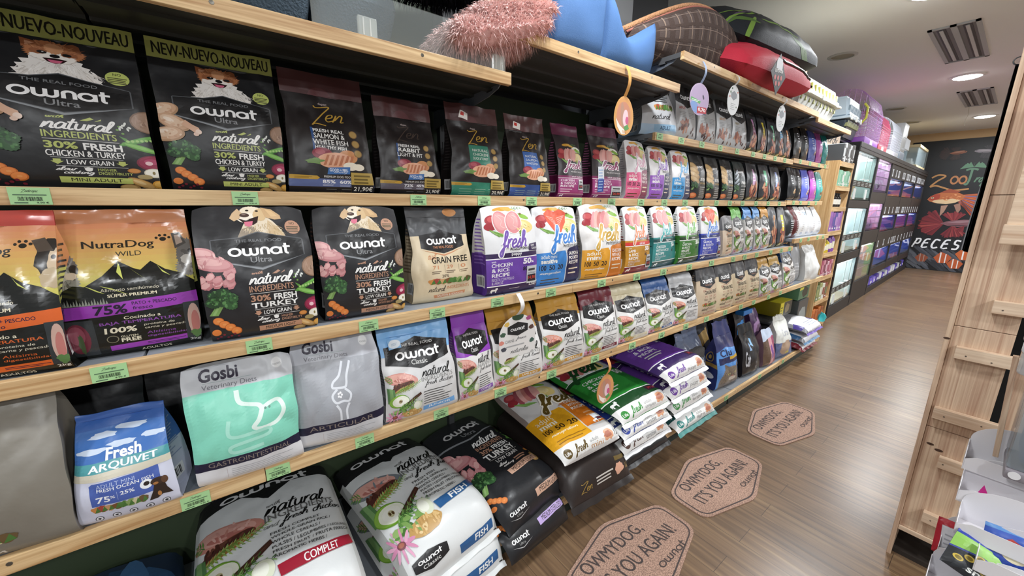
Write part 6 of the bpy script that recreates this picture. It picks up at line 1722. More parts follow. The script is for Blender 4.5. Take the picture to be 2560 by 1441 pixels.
for y, s_, in ((-.305, 'under the leftmost fluffy dog bag'), (.055, 'under the second fluffy dog bag'), (.53, 'under the rabbit dish bag'), (.79, 'under the green paneled maroon topped bag'), (1.02, 'under the blue paneled maroon topped bag'), (1.29, 'under the narrow maroon pouch'), (1.53, 'under the wider maroon pouch'), (1.77, 'under the pink paneled pouch'), (1.99, 'under the purple paneled pouch'), (2.21, 'under the bright blue paneled pouch')):
    lab(XA, ZA, y, s_)
for k, y in enumerate((2.4, 2.6, 2.79, 2.99, 3.22, 3.45, 3.68)):
    lab(XA, ZA, y, ('under the slim chicken print pouch', 'under the second slim potato pouch', 'under the third slim crest pouch', 'under the slim FISH pouch', 'under the lilac striped pouch', 'under the green striped pouch', 'under the lavender striped pouch')[k], False)
for k, y in enumerate((4.0, 4.18, 4.4, 4.6)):
    lab(XA, ZA + .01, y, ('under the small black far pouch', 'under the second small black far pouch', 'under the periwinkle pouch', 'under the magenta far pouch')[k], False)
for y, s_ in ((-.235, 'under the purple banded mountain bag'), (.035, 'under the left golden dog bag'), (.31, 'under the right golden dog bag'), (.535, 'under the cream GRAIN FREE bag'), (.78, 'under the purple puppy bag'), (1.05, 'under the sky blue salmon bag'), (1.37, 'under the amber mini bag'), (1.64, 'under the ochre lamb bag'), (1.88, 'under the teal chicken bag'), (2.15, 'under the green chicken bag')):
    lab(XB, ZB, y, s_)
for k, y in enumerate((2.42, 2.72, 2.9, 3.1, 3.36, 3.58, 3.76)):
    lab(XB, ZB, y, ('under the royal blue salmon bag', 'under the small marbled top bag', 'under the bright green topped bag', 'under the bright blue topped bag', 'under the gold topped bag on the second row', 'under the peach striped bag', 'under the yellow labeled glossy bag')[k], False)
for k, y in enumerate((4.0, 4.2, 4.45, 4.62)):
    lab(XB, 1.178, y, ('under the black and red rounded bags', 'under the rounded white bag with red letters', 'under the third rounded white bag', 'under the rounded white end bag')[k], False)
for y, s_ in ((-.14, 'under the small sea picture bag'), (.035, 'under the mint intestine bag'), (.265, 'under the knee joint bag'), (.525, 'under the light blue topped bag'), (.78, 'under the purple topped bag'), (1.05, 'between the two gold topped bags'), (1.33, 'under the dark red topped bag'), (1.62, 'under the cream topped bag'), (1.89, 'under the navy topped fish bag'), (2.15, 'under the silver topped salmon bag')):
    lab(XC, ZC, y, s_)
for k, y in enumerate((2.4, 2.66, 2.9, 3.12, 3.4, 3.65)):
    lab(XC, ZC, y, ('under the nearest beige bag', 'under the second beige bag', 'under the third beige bag', 'under the fourth beige bag', 'under the far gold topped bag', 'under the second far gold topped bag')[k], False)
for k, y in enumerate((1.55, 1.78, 2.72, 3.3, 3.8, 4.3)):
    lab(XD, ZD, y, ('on the lowest edge before the brown sack', 'on the lowest edge beside the teal sack', 'on the lowest edge before the clear bag', 'on the lowest edge before the black litter bag', 'on the lowest edge before the white and blue bag', 'on the lowest edge before the far lying packs')[k], k < 2)
for k, y in enumerate((1.89, 2.1, 2.33, 2.56, 2.8, 3.05, 3.25, 3.45, 3.65)):
    lab(XA, ZF, y, ('at the left end of the upper shelf', 'under the first pale upper bag', 'under the second pale upper bag', 'under the third pale upper bag', 'under the fourth pale upper bag', 'under the pink striped upper pouch', 'under the yellow striped upper pouch', 'under the mint striped upper pouch', 'under the peach striped upper pouch')[k], False)
for k, y in enumerate((4.0, 4.25, 4.5, 4.68)):
    lab(XA, ZF + .015, y, ('under the black upper pouches', 'under the blue far upper pouch', 'under the magenta far upper pouch', 'under the teal far upper pouch')[k], False)

# ------------------------------------------------------------------ pet beds and carriers on top
def fabric(c, scale=220, b=.25, rough=.9):
    m = mat(c, rough=rough, bump=b, scale=scale, spec=.2)
    return m
def cushion(parent, name, dx, dy, dz, m, M, seed=0, n=20, amp=.012, pinch=.8, pr=None, prm=None):
    rows_t, rows_b = [], []
    for j in range(n + 1):
        rt, rb = [], []
        for i in range(n + 1):
            u, v = 2 * i / n - 1, 2 * j / n - 1
            e = max(0, (1 - abs(u) ** 2.6) * (1 - abs(v) ** 2.6)) ** .5
            k = 1 - .1 * (abs(u) * abs(v)) ** 3
            x, y = u * dx / 2 * k, v * dy / 2 * k
            w = amp * (noise.noise(Vector((x * 6, y * 6, seed))) + .6 * noise.noise(Vector((x * 17, y * 17, seed)))) * (.3 + e)
            rt.append((M @ Vector((x, y, dz / 2 * e + w)))[:]); rb.append((M @ Vector((x, y, -dz / 2 * e + w * .5)))[:])
        rows_t.append(rt); rows_b.append(rb[::-1])
    mb = MB(); g = Grid(rows_t); g.add(mb, lambda u, v: m); g.under = Grid(rows_b); g.under.add(mb, lambda u, v: m)
    if pr:
        g.lay(mb, pr, prm, .0008, .0001)
    o = mb.obj(name, parent)
    return o, g
def fur(parent, name, g, m, m2, n, ln, seed=1, w=.0035):
    rnd = random.Random(seed)
    mb = MB()
    for k in range(n):
        u, v = rnd.random(), rnd.random()
        p, nn = g.at(u, v, 0)
        p = Vector(p); nn = Vector(nn)
        t = Vector((rnd.gauss(0, 1), rnd.gauss(0, 1), rnd.gauss(0, 1))).normalized()
        d = (nn * 1.0 + t * .75 + Vector((0, 0, -.25))).normalized()
        s = d.cross(Vector((rnd.random(), rnd.random(), rnd.random()))).normalized() * w
        l = ln * (.6 + .6 * rnd.random())
        b = p - nn * .004
        m1 = p + d * l * .5 + t * l * .08
        e = p + d * l + Vector((0, 0, -l * .35))
        mb.add([b - s, b + s, m1 + s * .8, m1 - s * .8, e], [(0, 1, 2, 3), (3, 2, 4)], m if rnd.random() < .6 else m2)
    return mb.obj(name, parent)
ID = Matrix.Identity(4)
def rotm(loc, rx=0, ry=0, rz=0):
    return Matrix.Translation(loc) @ Matrix.Rotation(R_(rz), 4, 'Z') @ Matrix.Rotation(R_(ry), 4, 'Y') @ Matrix.Rotation(R_(rx), 4, 'X')
t = thing('pet_bed', 'fluffy pink long pile pet bed on the top shelf corner', 'pet bed', (-.02, .815, 1.885), 0)
PK = [mat(c, rough=.8) for c in ('#f0cfca', '#e6bdb7', '#f5dcd7')]
for nm, M, dx, dy, dz, n1, n2 in (('lower_roll', rotm((.0, -.01, .12), rx=19), .32, .42, .12, 5200, 3000), ('upper_roll', rotm((.0, .06, .205), rx=19, ry=8), .28, .34, .09, 5200, 2200)):
    o, g = cushion(t, nm, dx, dy, dz, fabric('#dcb0ab'), M, 3, 18, .014)
    fur(t, 'long_pile', g, PK[0], PK[1], n1, .034, len(nm), .0019); fur(t, 'long_pile', g.under, PK[1], PK[0], n2, .03, 7, .0019)
    fur(t, 'long_pile', g, PK[2], PK[0], n1 // 2, .03, 19, .0016)
t = thing('pet_bed', 'black fluffy pet bed lying on the pink one', 'pet bed', (-.14, .84, 2.19), 0)
o, g = cushion(t, 'body', .44, .56, .17, fabric('#1d1e26'), rotm((0, 0, .1), rx=14), 5, 18, .014)
fur(t, 'long_pile', g, mat('#20212b', rough=.85), mat('#15161d', rough=.85), 2500, .03, 4, .002); fur(t, 'long_pile', g.under, mat('#20212b', rough=.85), mat('#15161d', rough=.85), 2500, .03, 5, .002)
t = thing('pet_bed', 'grey blue ribbed pet bed standing behind the clear guard', 'pet bed', (-.2, .36, 1.885), 0)
for k, (y, h) in enumerate(((-.2, .3), (.04, .3))):
    o, g = cushion(t, 'bolster', .32, .26, .36, fabric('#566470', 160, .5), rotm((-.02, y, .18), rx=0, ry=8), 8 + k, 14, .008)
mb = MB(); mb.bbox(-.2, -.36, 0, .12, .17, .05, fabric('#3f4d45', 160, .4), .02); mb.obj('base_pad', t, 60)
t = thing('pet_bed', 'dark green folded pet bed behind the clear guard at the left', 'pet bed', (-.2, -.25, 1.884), 0)
o, g = cushion(t, 'body', .34, .62, .26, fabric('#3a463f', 160, .4), rotm((0, 0, .13)), 11, 16, .008)

def puff(parent, name, tops, bots, th, m, M, n=24, nv=10, pr=None, amp=.006, seed=0, prm=None):
    """standing padded panel: outline given by top and bottom (x, z) lines"""
    def ev(L, s):
        s *= len(L) - 1
        i = min(int(s), len(L) - 2); f = s - i
        return L[i][0] + (L[i + 1][0] - L[i][0]) * f, L[i][1] + (L[i + 1][1] - L[i][1]) * f
    T, B = spline(tops, 6), spline(bots, 6)
    A, C = [], []
    for j in range(nv + 1):
        ra, rc = [], []
        for i in range(n + 1):
            a, b = ev(B, i / n), ev(T, i / n)
            f = j / nv
            x, z = a[0] + (b[0] - a[0]) * f, a[1] + (b[1] - a[1]) * f
            e = max(0, (1 - abs(2 * f - 1) ** 2.4) * (1 - abs(2 * i / n - 1) ** 5)) ** .5
            w = amp * noise.noise(Vector((x * 9, z * 9, seed)))
            ra.append((M @ Vector((x, -th / 2 * e + w, z)))[:]); rc.append((M @ Vector((x, th / 2 * e + w, z)))[:])
        A.append(ra); C.append(rc[::-1])
    mb = MB(); g = Grid(A); g.add(mb, lambda u, v: m); Grid(C).add(mb, lambda u, v: m)
    if pr:
        g.lay(mb, pr, prm, .0008, .0001)
    return mb.obj(name, parent), g
BLUE = fabric('#5275a6', 300, .12, .8)
t = thing('pet_bed', 'sky blue velvet pet bed with a low entrance and pointed corner', 'pet bed', (.03, 1.4, 2.026), HP)
puff(t, 'front_wall', [(-.04, .4), (.0, .3), (.05, .19), (.1, .15), (.18, .175), (.26, .22), (.35, .27)], [(-.04, .0), (.03, .0), (.1, .0), (.16, .0), (.2, .0), (.25, .0), (.3, .0)], .13, BLUE, rotm((0, .02, 0)), seed=1)
puff(t, 'side_wall', [(-.33, .24), (-.25, .33), (-.15, .38), (-.07, .41), (-.035, .42)], [(-.33, .0), (-.25, 0), (-.15, 0), (-.07, 0), (-.035, 0)], .12, BLUE, rotm((0, .03, 0)), n=16, seed=2)
puff(t, 'back_wall', [(-.3, .28), (-.1, .33), (.1, .3), (.29, .2)], [(-.3, 0), (-.1, 0), (.1, 0), (.29, 0)], .11, BLUE, rotm((0, .34, 0)), seed=3)
o, g = cushion(t, 'seat_pad', .56, .32, .1, BLUE, rotm((0, .18, .05)), 4, 12, .004)
mb = MB(); mb.box(.284, .0, .02, .288, .03, .17, card('#c9a878')); q = mb.obj('card_tag', t); q['label'] = 'brown card tag on the blue bed'
pl = Print(.35, 1)
for i in range(15):
    pl.R(i / 15 - .002, .0, i / 15 + .003, 1, '#8d7a6c'); pl.R(i / 15 + .02, 0, i / 15 + .045, 1, '#4a3d38')
for j in range(4):
    pl.R(0, .1 + .25 * j, 1, .11 + .25 * j, '#85746a'); pl.R(0, .15 + .25 * j, 1, .2 + .25 * j, '#4a3d38')
PLM = lambda c: fabric(c, 220, .2)
t = thing('pet_bed', 'brown plaid pet bed with tan fleece edge on the highest shelf', 'pet bed', (-.06, 2.18, 2.15), HP)
tops = [(-.58, .1), (-.3, .24), (-.05, .345), (.15, .385), (.3, .37), (.42, .3), (.5, .2)]
o, g = puff(t, 'plaid_wall', tops, [(-.58, .03), (-.3, .0), (-.05, .0), (.12, .0), (.25, .0), (.36, .02), (.48, .1)], .2, fabric('#564a46', 220, .2), rotm((0, 0, 0)), n=30, nv=14, pr=pl, prm=PLM, seed=6)
mb = MB(); mb.tube([(x, -.0, z + .004) for x, z in spline(tops, 5)], .014, fabric('#b98a66', 120, .8)); mb.obj('fleece_edge', t, 180)
mb = MB(); mb.tube([(x, -.03, z - .012) for x, z in spline(tops, 5)], .006, fabric('#a86a5c', 120, .3)); mb.obj('piping', t, 180)
o, g = cushion(t, 'end_roll', .3, .3, .26, fabric('#4a403d', 220, .2), rotm((.32, .1, .15), rx=70, ry=30), 9, 14, .01)
o, g = cushion(t, 'seat_pad', .9, .3, .14, fabric('#463b38', 220, .2), rotm((0, .22, .07)), 7, 12, .006)
RED = fabric('#b52f40', 260, .15, .6)
t = thing('cushion', 'red pet cushion with zipper on the highest shelf edge', 'cushion', (-.04, 2.9, 2.176), 0)
o, g = cushion(t, 'body', .5, 1.1, .26, RED, rotm((0, 0, .145), rx=2, ry=22), 12, 26, .012)
rnd = random.Random(8)
zp = [Vector(g.at(.93, .42 + .5 * i / 14, .004)[0]) for i in range(15)]
mb = MB(); mb.tube(zp, .007, mat('#26262a', rough=.5), 6); mb.obj('zipper', t)
cp = [Vector(g.at(.6 + .38 * math.sin(i / 9 * PI / 2), .985, .006)[0]) for i in range(10)]
mb = MB(); mb.tube(cp, .008, fabric('#17171a'), 6); mb.obj('black_corner', t)
tp = Print(1); tp.P([(.3, .62), (.3, .8), (.36, .88), (.64, .88), (.7, .8), (.7, .62)], '#d9dce2'); tp.T('OUTDOOR', .24, .52, .78, .6, '#f0f0f0', .03, .0, .08)
for x, y in ((.3, .4), (.5, .42), (.7, .44), (.4, .27), (.6, .29)):
    tp.C(x, y, .06, '#c9605f')
mb = MB(); V = [(-.0, -.002, -.11), (.11, -.002, .0), (.0, -.002, .11), (-.11, -.002, 0)]
mb.add(V + [(x, 0, z) for x, y, z in V], [(0, 1, 2, 3), (7, 6, 5, 4), (0, 4, 5, 1), (1, 5, 6, 2), (2, 6, 7, 3), (3, 7, 4, 0)], card('#1d1d20'))
o = mb.obj('hang_tag', t); o.location = (.255, -.2, .03); o.rotation_euler = (0, 0, HP); o['label'] = 'black diamond hang tag reading OUTDOOR'
m2 = MB(); gg = Grid([[(-.11 + .22 * i / 4, -.0024, -.11 + .22 * j / 4) for i in range(5)] for j in range(5)]); gg.lay(m2, tp, card, .0003); q = m2.obj('tag_print', o)
t = thing('cushion', 'dark cushion with green leaf print lying on the red one', 'cushion', (-.1, 3.15, 2.41), 0)
lp = Print(2, 1)
rnd = random.Random(12)
for i in range(26):
    x, y, r = rnd.random(), rnd.random(), rnd.random() * 180
    lp.E(x, y, .2, .02, ['#4f6b35', '#6f8f3f', '#2f4a34', '#5a4a66'][i % 4], rot=r)
o, g = cushion(t, 'body', .5, 1.22, .26, fabric('#23272b', 260, .15, .6), rotm((0, -.03, .15), rx=3, ry=32), 14, 26, .014, pr=lp, prm=lambda c: fabric(c, 260, .15, .6))
mb = MB(); mb.bbox(-.001, -.03, -.12, .001, .03, 0, card('#b98d6c'), .0005); mb.box(.0012, -.018, -.07, .0016, .018, -.03, card('#e6e6e6'))
o = mb.obj('paper_tag', t); o.location = (.12, .58, .08); o['label'] = 'brown paper tag with a white barcode patch'

def carrier(name, label, M, L, W, H, up_c, low_c, slotc, doorc=None):
    t = thing(name, label, 'pet carrier')
    t.matrix_world = M
    def shell(z0, z1, a, b, c, nm):
        bm = bmesh.new()
        bmesh.ops.create_cube(bm, size=1)
        for v in bm.verts:
            k = a if v.co.z < 0 else b
            v.co = Vector((v.co.x * W * k, v.co.y * L * (1 - (1 - k) * .6), z0 if v.co.z < 0 else z1))
        bmesh.ops.bevel(bm, geom=bm.edges[:], offset=.03, segments=3, affect='EDGES')
        mb = MB(); bm.verts.index_update(); mb.add([v.co[:] for v in bm.verts], [[v.index for v in f.verts] for f in bm.faces], mat(c, rough=.35)); bm.free()
        return mb.obj(nm, t, 40)
    low_s = shell(0, H * .5, .74, .94, low_c, 'lower_shell'); up_s = shell(H * .5, H, .94, .78, up_c, 'upper_shell')
    mb = MB(); mb.bbox(-W * .5, -L * .5, H * .47, W * .5, L * .5, H * .53, mat(up_c, rough=.35), .008); rim_ = mb.obj('rim', t, 40)
    for k in range(10):
        y = -L * .4 + L * .8 * k / 9
        mb = MB(); x = W * .455; mb.bbox(x - .02, y - .011, H * .62, x + .003, y + .011, H * .78, mat(slotc, rough=.5), .004); mb.obj('vent_slot', up_s)
        mb = MB(); x = W * .43; mb.bbox(x - .02, y - .012, H * .3, x + .012, y + .012, H * .43, mat('#9a9c6a', rough=.5), .004); mb.obj('vent_slot', low_s)
    for k in range(3):
        y = -L * .36 + L * .72 * k / 2
        mb = MB(); mb.bbox(W * .49, y - .03, H * .44, W * .515, y + .03, H * .56, mat('#e9ebe6', rough=.4), .005); mb.obj('clip', rim_)
    return t
carrier('pet_carrier', 'white and pale yellow pet carrier with slotted sides on the top shelf', rotm((-.17, 4.1, 2.176)), 1.05, .46, .3, '#efeedd', '#c9ccc8', '#d9d67a')
t = carrier('pet_carrier', 'light blue grey pet carrier with dark lower half on the tank rack', BM @ rotm((-.3, .05, 2.215)), .62, .42, .48, '#c3d2dd', '#39434d', '#8fa0ac')
mb = MB(); mb.tube([(.2, .3, .24), (.235, .32, .3), (.235, .32, .42), (.2, .3, .47)], .012, mat('#d9d84a', rough=.4)); mb.obj('yellow_latch', t, 60)

# ------------------------------------------------------------------ wall mounted look of the ceiling
def lamp(i, x, y):
    lb = ('downlight glowing at the ceiling edge above the camera', 'glowing round downlight nearest in the aisle ceiling', 'glowing round downlight at the top edge of the picture', 'glowing round downlight between the two ceiling louvres', 'glowing round downlight farthest, before the mural wall', 'downlight over the next aisle, rear', 'downlight over the next aisle, middle', 'downlight over the far right aisle', 'unseen fill downlight added over the next aisle, beside the louvres', 'unseen fill downlight added over the next aisle, far end', 'unseen fill downlight added over the next aisle, before the rear wall')[i]
    t = thing('downlight', lb, 'ceiling light', (x, y, CEIL), 0, 'round ceiling downlights')
    mb = MB(); mb.lathe([(.155, 0), (.155, -.006), (.125, -.014), (.125, -.0)], mat('#e6e7e8', rough=.4), 32); mb.obj('trim_ring', t, 40)
    mb = MB(); mb.lathe([(.124, -.004), (.12, -.016), (.09, -.026), (.0, -.03)], mat('#ffffff', rough=.3, emit=42), 32); mb.obj('lens', t, 40)
for i, (x, y) in enumerate(LAMPS):
    lamp(i, x, y)
for i, (x0, y0, x1, y1, lb) in enumerate(((.385, 5.45, .705, 6.8, 'unlit recessed louvre light in the ceiling, the nearer of two'), (.345, 8.6, .68, 9.95, 'unlit recessed louvre light in the ceiling, the farther of two'))):
    t = thing('louvre_light', lb, 'ceiling light', ((x0 + x1) / 2, (y0 + y1) / 2, CEIL)); hx, hy = (x1 - x0) / 2, (y1 - y0) / 2
    mb = MB(); m = mat('#aeb0b4', rough=.5)
    for a in ((-hx, -hy, -hx + .03, hy), (hx - .03, -hy, hx, hy), (-hx, -hy, hx, -hy + .03), (-hx, hy - .03, hx, hy), (-.02, -hy, .02, hy)):
        mb.box(a[0], a[1], -.012, a[2], a[3], -.0005, m)
    mb.obj('frame', t)
    mb = MB(); mb.box(-hx + .03, -hy + .03, -.003, hx - .03, hy - .03, -.001, mat('#6f7076', rough=.5)); mb.obj('reflector', t)
    for xx in (-hx * .5, hx * .5):
        mb = MB(); mb.box(xx - .028, -hy + .06, -.006, xx + .028, hy - .06, -.004, mat('#3f3f48', rough=.5)); mb.obj('lamp_trough', t)
        mb = MB(); mb.box(xx - .012, -hy + .08, -.014, xx + .012, hy - .08, -.0065, mat('#c9cacc', rough=.3)); mb.obj('tube', t)
for x, y, lb in ((-.267, 5.62, 'empty round ceiling fitting above the plaid and leaf cushions'), (-.37, 9.26, 'round ceiling fitting above the purple cage'), (-.39, 10.95, 'farthest round ceiling fitting above the glass tank')):
    t = thing('ceiling_fitting', lb, 'ceiling light', (x, y, CEIL))
    mb = MB(); mb.lathe([(.13, 0), (.13, -.005), (.1, -.012), (.1, -.002)], mat('#bdbcb6', rough=.5), 28); mb.obj('trim_ring', t, 40)
    mb = MB(); mb.lathe([(.1, -.002), (.05, -.006), (.0, -.007)], mat('#9a937c', rough=.5), 28); mb.obj('cover', t, 40)
mb = MB(); mb.tube([(0, 0, 0), (.01, .02, -.12), (-.005, .0, -.2), (.0, -.03, -.3)], .004, mat('#d9d4c4', rough=.7)); o = mb.obj('string'); o.location = (.385, 9.98, CEIL - .001); tag(o, 'short pale string hanging from the ceiling near the far louvre', 'string')

# ------------------------------------------------------------------ floor mats
def mat_speckle():
    m = bpy.data.materials.new('terracotta_pile')
    m.use_nodes = True
    N, L = nodes(m)
    b = N['Principled BSDF']
    tc = N.new('ShaderNodeTexCoord'); nz = N.new('ShaderNodeTexNoise'); nz.inputs['Scale'].default_value = 230; nz.inputs['Detail'].default_value = 3
    L.new(tc.outputs['Object'], nz.inputs['Vector'])
    rp = N.new('ShaderNodeValToRGB'); e = rp.color_ramp.elements
    e[0].position = .36; e[0].color = lin('#7a6054'); e[1].position = .62; e[1].color = lin('#bf9c88')
    L.new(nz.outputs['Fac'], rp.inputs[0]); L.new(rp.outputs[0], b.inputs['Base Color'])
    b.inputs['Roughness'].default_value = .85
    bp = N.new('ShaderNodeBump'); bp.inputs['Strength'].default_value = .4; bp.inputs['Distance'].default_value = .004
    L.new(nz.outputs['Fac'], bp.inputs['Height']); L.new(bp.outputs['Normal'], b.inputs['Normal'])
    return m
HEX = [(-.335, .093), (-.0, .185), (.335, .093), (.335, -.093), (.0, -.185), (-.335, -.093)]
def roundpoly(P, r, n=5):
    out = []
    for i, p in enumerate(P):
        a, b = Vector(P[i - 1]), Vector(P[(i + 1) % len(P)]); q = Vector(p)
        da, db = (a - q).normalized(), (b - q).normalized()
        s, e = q + da * r, q + db * r
        for k in range(n + 1):
            f = k / n
            out.append(tuple((1 - f) ** 2 * s + 2 * f * (1 - f) * q + f * f * e))
    return out
def inset(P, d):
    return [(x * (1 - d / .335), y * (1 - d / .185)) for x, y in P]
P0 = roundpoly(HEX[::-1], .05)
mb = MB(); mb.extr(P0, 0, .005, mat_speckle())
base_mesh = mb
mm = MB()
for a, b in ((.016, .023),):
    A, B = inset(P0, a), inset(P0, b)
    n = len(A)
    mm.add([(x, y, .0056) for x, y in A] + [(x, y, .0056) for x, y in B], [[i, (i + 1) % n, n + (i + 1) % n, n + i] for i in range(n)], mat('#4a3f3d', rough=.85))
mp2 = Print(.55, 4)
mp2.T('OWMYDOG,', .15, .6, .71, .77, '#443a38', .012, -.1); mp2.T("IT'S YOU AGAIN!", .13, .37, .88, .54, '#443a38', .012, -.1); mp2.logo(.55, .19, .84, .29, '#443a38', .2)
gg = Grid([[(-.335 + .67 * i / 4, -.185 + .37 * j / 4, .005) for i in range(5)] for j in range(5)])
tm = MB(); gg.lay(tm, mp2, lambda c: mat(c, rough=.85), .0006, .00005)
for k, (y, lb) in enumerate(((1.225, 'terracotta hexagonal mat nearest the camera, cut by the lower edge'), (1.985, 'terracotta hexagonal mat in the middle of three'), (2.905, 'terracotta hexagonal mat farthest along the aisle'))):
    if k == 0:
        t0 = thing('floor_mat', lb, 'floor mat', (.482, y, .0005), HP, 'hexagonal floor mats')
        base_mesh.obj('pile', t0); mm.obj('border_line', t0); tm.obj('lettering', t0)
    else:
        dup(t0, (.482, y, .0005), HP, lb)

# ------------------------------------------------------------------ slim pine cabinet at the end of the bag shelves
t = thing('cabinet', 'slim pine cabinet of small goods between bag shelves and tanks', 'cabinet', (-.17, 5.46, 0), 0)
CZ = [.10, .395, .676, .94, 1.18, 1.44, 1.66, 1.905]
mb = MB(); mb.box(-.22, -.28, 0, .16, -.258, 1.92, PINE_C); mb.obj('side_panel', t)
mb = MB(); mb.box(-.22, .24, 0, .16, .262, 1.92, PINE_C); mb.obj('side_panel', t)
mb = MB(); mb.box(-.22, -.258, 0, -.205, .24, 1.92, PINE_C); mb.obj('back_panel', t)
mb = MB(); mb.box(-.24, -.62, 1.0, -.22, -.28, 1.915, PINE_C); mb.obj('wide_side_board', t)
for z in CZ:
    mb = MB(); mb.box(-.205, -.258, z - .018, .155, .24, z, PINE_X); mb.box(.155, -.258, z - .045, .168, .24, z + .004, PINE, 0); mb.obj('shelf_board', t)
mb = MB(); mb.box(-.2, -.258, 0, .14, .24, .08, DARKSTEEL); mb.obj('plinth', t)
def small_box(name, label, cat, x, y, z, dx, dy, dz, c, c2, group, rz=0):
    mb = MB(); mb.bbox(-dx / 2, -dy / 2, 0, dx / 2, dy / 2, dz, mat(c, rough=.4), .003)
    mb.box(dx / 2 + .0002, -dy * .35, dz * .3, dx / 2 + .0008, dy * .35, dz * .75, mat(c2, rough=.4)); mb.box(dx / 2 + .0002, -dy * .3, dz * .12, dx / 2 + .0008, dy * .2, dz * .2, mat('#e6e6e6', rough=.4))
    o = mb.obj(name, None, 0); o.location = (x, y, z + .001); o.rotation_euler = (0, 0, rz)
    return tag(o, label, cat, group)
rnd = random.Random(21)
rowsC = [(7, 7, .062, .19, ['#4a4b4d', '#c9ccce', '#2b2b2c'], 'black and white standing packet on the pine cabinet top', 'packet', 'black and white packets on the pine cabinet top'),
         (6, 7, .062, .17, ['#7fb59a', '#8fc0a6', '#6fa58c', '#d8d8d4'], 'green slim box on the uppermost cabinet shelf', 'box', 'green boxes on the uppermost cabinet shelf'),
         (4, 5, .088, .22, ['#9a6ab5', '#8a5aa8', '#4a4f9a', '#b58ac4'], 'purple slim box on the third cabinet shelf', 'box', 'purple boxes on the third cabinet shelf'),
         (2, 6, .07, .18, ['#a8506a', '#c98a9a', '#7c3f52', '#d9b0bc'], 'pink or red box on the fifth cabinet shelf', 'box', 'pink and red boxes on the fifth cabinet shelf'),
         (1, 4, .1, .2, ['#6f7f5a', '#9aa06a', '#d8d8c8', '#8a4a3a'], 'mixed small box on a low cabinet shelf', 'box', 'small boxes on the low cabinet shelf'),
         (0, 4, .1, .2, ['#c9702f', '#a8582a', '#b5652c', '#8a4a26'], 'orange box on the lowest cabinet shelf', 'box', 'orange boxes on the lowest cabinet shelf')]
for lvl, n, sp_, h, cs, lb, cat, grp in rowsC:
    for i in range(n):
        z = CZ[lvl] + (.004 if lvl == 7 else 0)
        small_box('packet' if cat == 'packet' else 'small_box', lb, cat, -.09 + .0 * i, 5.235 + sp_ * i + .005, z, .17, sp_ * .86, h * (.9 + .12 * rnd.random()), cs[i % len(cs)], cs[(i + 1) % len(cs)], grp)
def bottle(name, label, cat, x, y, z, r, h, c, cap, band, group):
    t = thing(name, label, cat, (x, y, z + .001), 0, group)
    mb = MB(); mb.lathe([(r * .9, 0), (r, .01), (r, h * .68), (r * .45, h * .8), (r * .4, h * .86)], mat(c, rough=.3), 16); mb.lathe([(r * 1.01, h * .2), (r * 1.015, h * .21), (r * 1.015, h * .55), (r * 1.01, h * .56)], mat(band, rough=.5), 16); mb.obj('body', t, 40)
    mb = MB(); mb.lathe([(r * .5, h * .85), (r * .52, h * .99), (r * .4, h)], mat(cap, rough=.4), 16); mb.obj('cap', t, 40)
for i in range(4):
    bottle('bottle', 'dark bottle with pale label on the second cabinet shelf', 'bottle', -.05, 5.26 + .085 * i, CZ[5], .03, .15, '#2b2724', '#1b1b1b', '#d6d3c8', 'dark bottles on the second cabinet shelf')
for i, (c, lb) in enumerate((('#d8c23a', 'yellow bottle on the fourth cabinet shelf, left'), ('#c9b33a', 'yellow bottle on the fourth cabinet shelf, beside the purple one'), ('#7a4a9a', 'purple bottle on the fourth cabinet shelf'), ('#8a5ab0', 'tall purple bottle at the right on the fourth cabinet shelf'))):
    bottle('bottle', lb, 'bottle', -.05, 5.27 + .1 * i, CZ[3], .034, .15 + .02 * i, c, '#4a2f66', '#e0dcc8', 'bottles on the fourth cabinet shelf')
mb = MB(); mb.bbox(-.012, -.29, 0, .012, .27, .15, PINE_X, .003); o = mb.obj('shop_sign'); o.location = (-.20, 5.5, 2.10); tag(o, 'pine board sign with black script above the slim cabinet', 'sign')
sg = Print(.27, 3); sg.W('Lorchi', .12, .12, .88, .92, '#1d1b1a', .14); gs_ = Grid([[(.0126, -.28 + .54 * i / 4, .01 + .13 * j / 4) for i in range(5)] for j in range(5)]); m2 = MB(); gs_.lay(m2, sg, card, .0004); q = m2.obj('script_lettering', o)
mb = MB(); mb.box(-.21, 5.19, 1.9245, -.2, 5.77, 2.1, PINE_C); o = mb.obj('sign_support_board'); tag(o, 'pine board holding the script sign upright behind the packets', 'board')

# ------------------------------------------------------------------ tank rack
BR = mat('#232122', rough=.55); BR2 = mat('#2e2b2c', rough=.5)
rk = thing('tank_rack', 'long black wooden rack holding fish tanks and terrariums', 'tank rack')
rk.matrix_world = BM
S3 = [2.36, 3.78, 5.2, 6.62]
def rp(nm, *bx):
    mb = MB()
    for b in bx:
        mb.box(*b, BR)
    return mb.obj(nm, rk)
rp('back_panel', (-.52, 0, 0, -.5, 6.66, 2.2)); rp('side_panel', (-.5, 0, 0, .0, .03, 2.2)); rp('side_panel', (-.5, 6.63, 0, .0, 6.66, 2.2))
mb = MB(); mb.bbox(-.5, 0, 2.095, .012, 6.66, 2.2, BR2, .006); mb.box(.0125, 0, 2.14, .016, 6.66, 2.146, BR); mb.obj('cornice', rk)
for s in (1.2, 2.34):
    rp('divider', (-.5, s - .035, .0, .004, s + .035, 2.095))
for s in S3[1:3]:
    rp('divider', (-.5, s - .03, .3, .002, s + .03, 2.095))
for z0, z1 in ((0, .16), (.735, .845), (1.425, 1.525)):
    rp('cross_rail', (-.5, .03, z0, .0, 1.165, z1))
for z0, z1 in ((0, .34), (.89, 1.09), (1.49, 1.65)):
    rp('cross_rail', (-.5, 1.235, z0, .0, 2.305, z1))
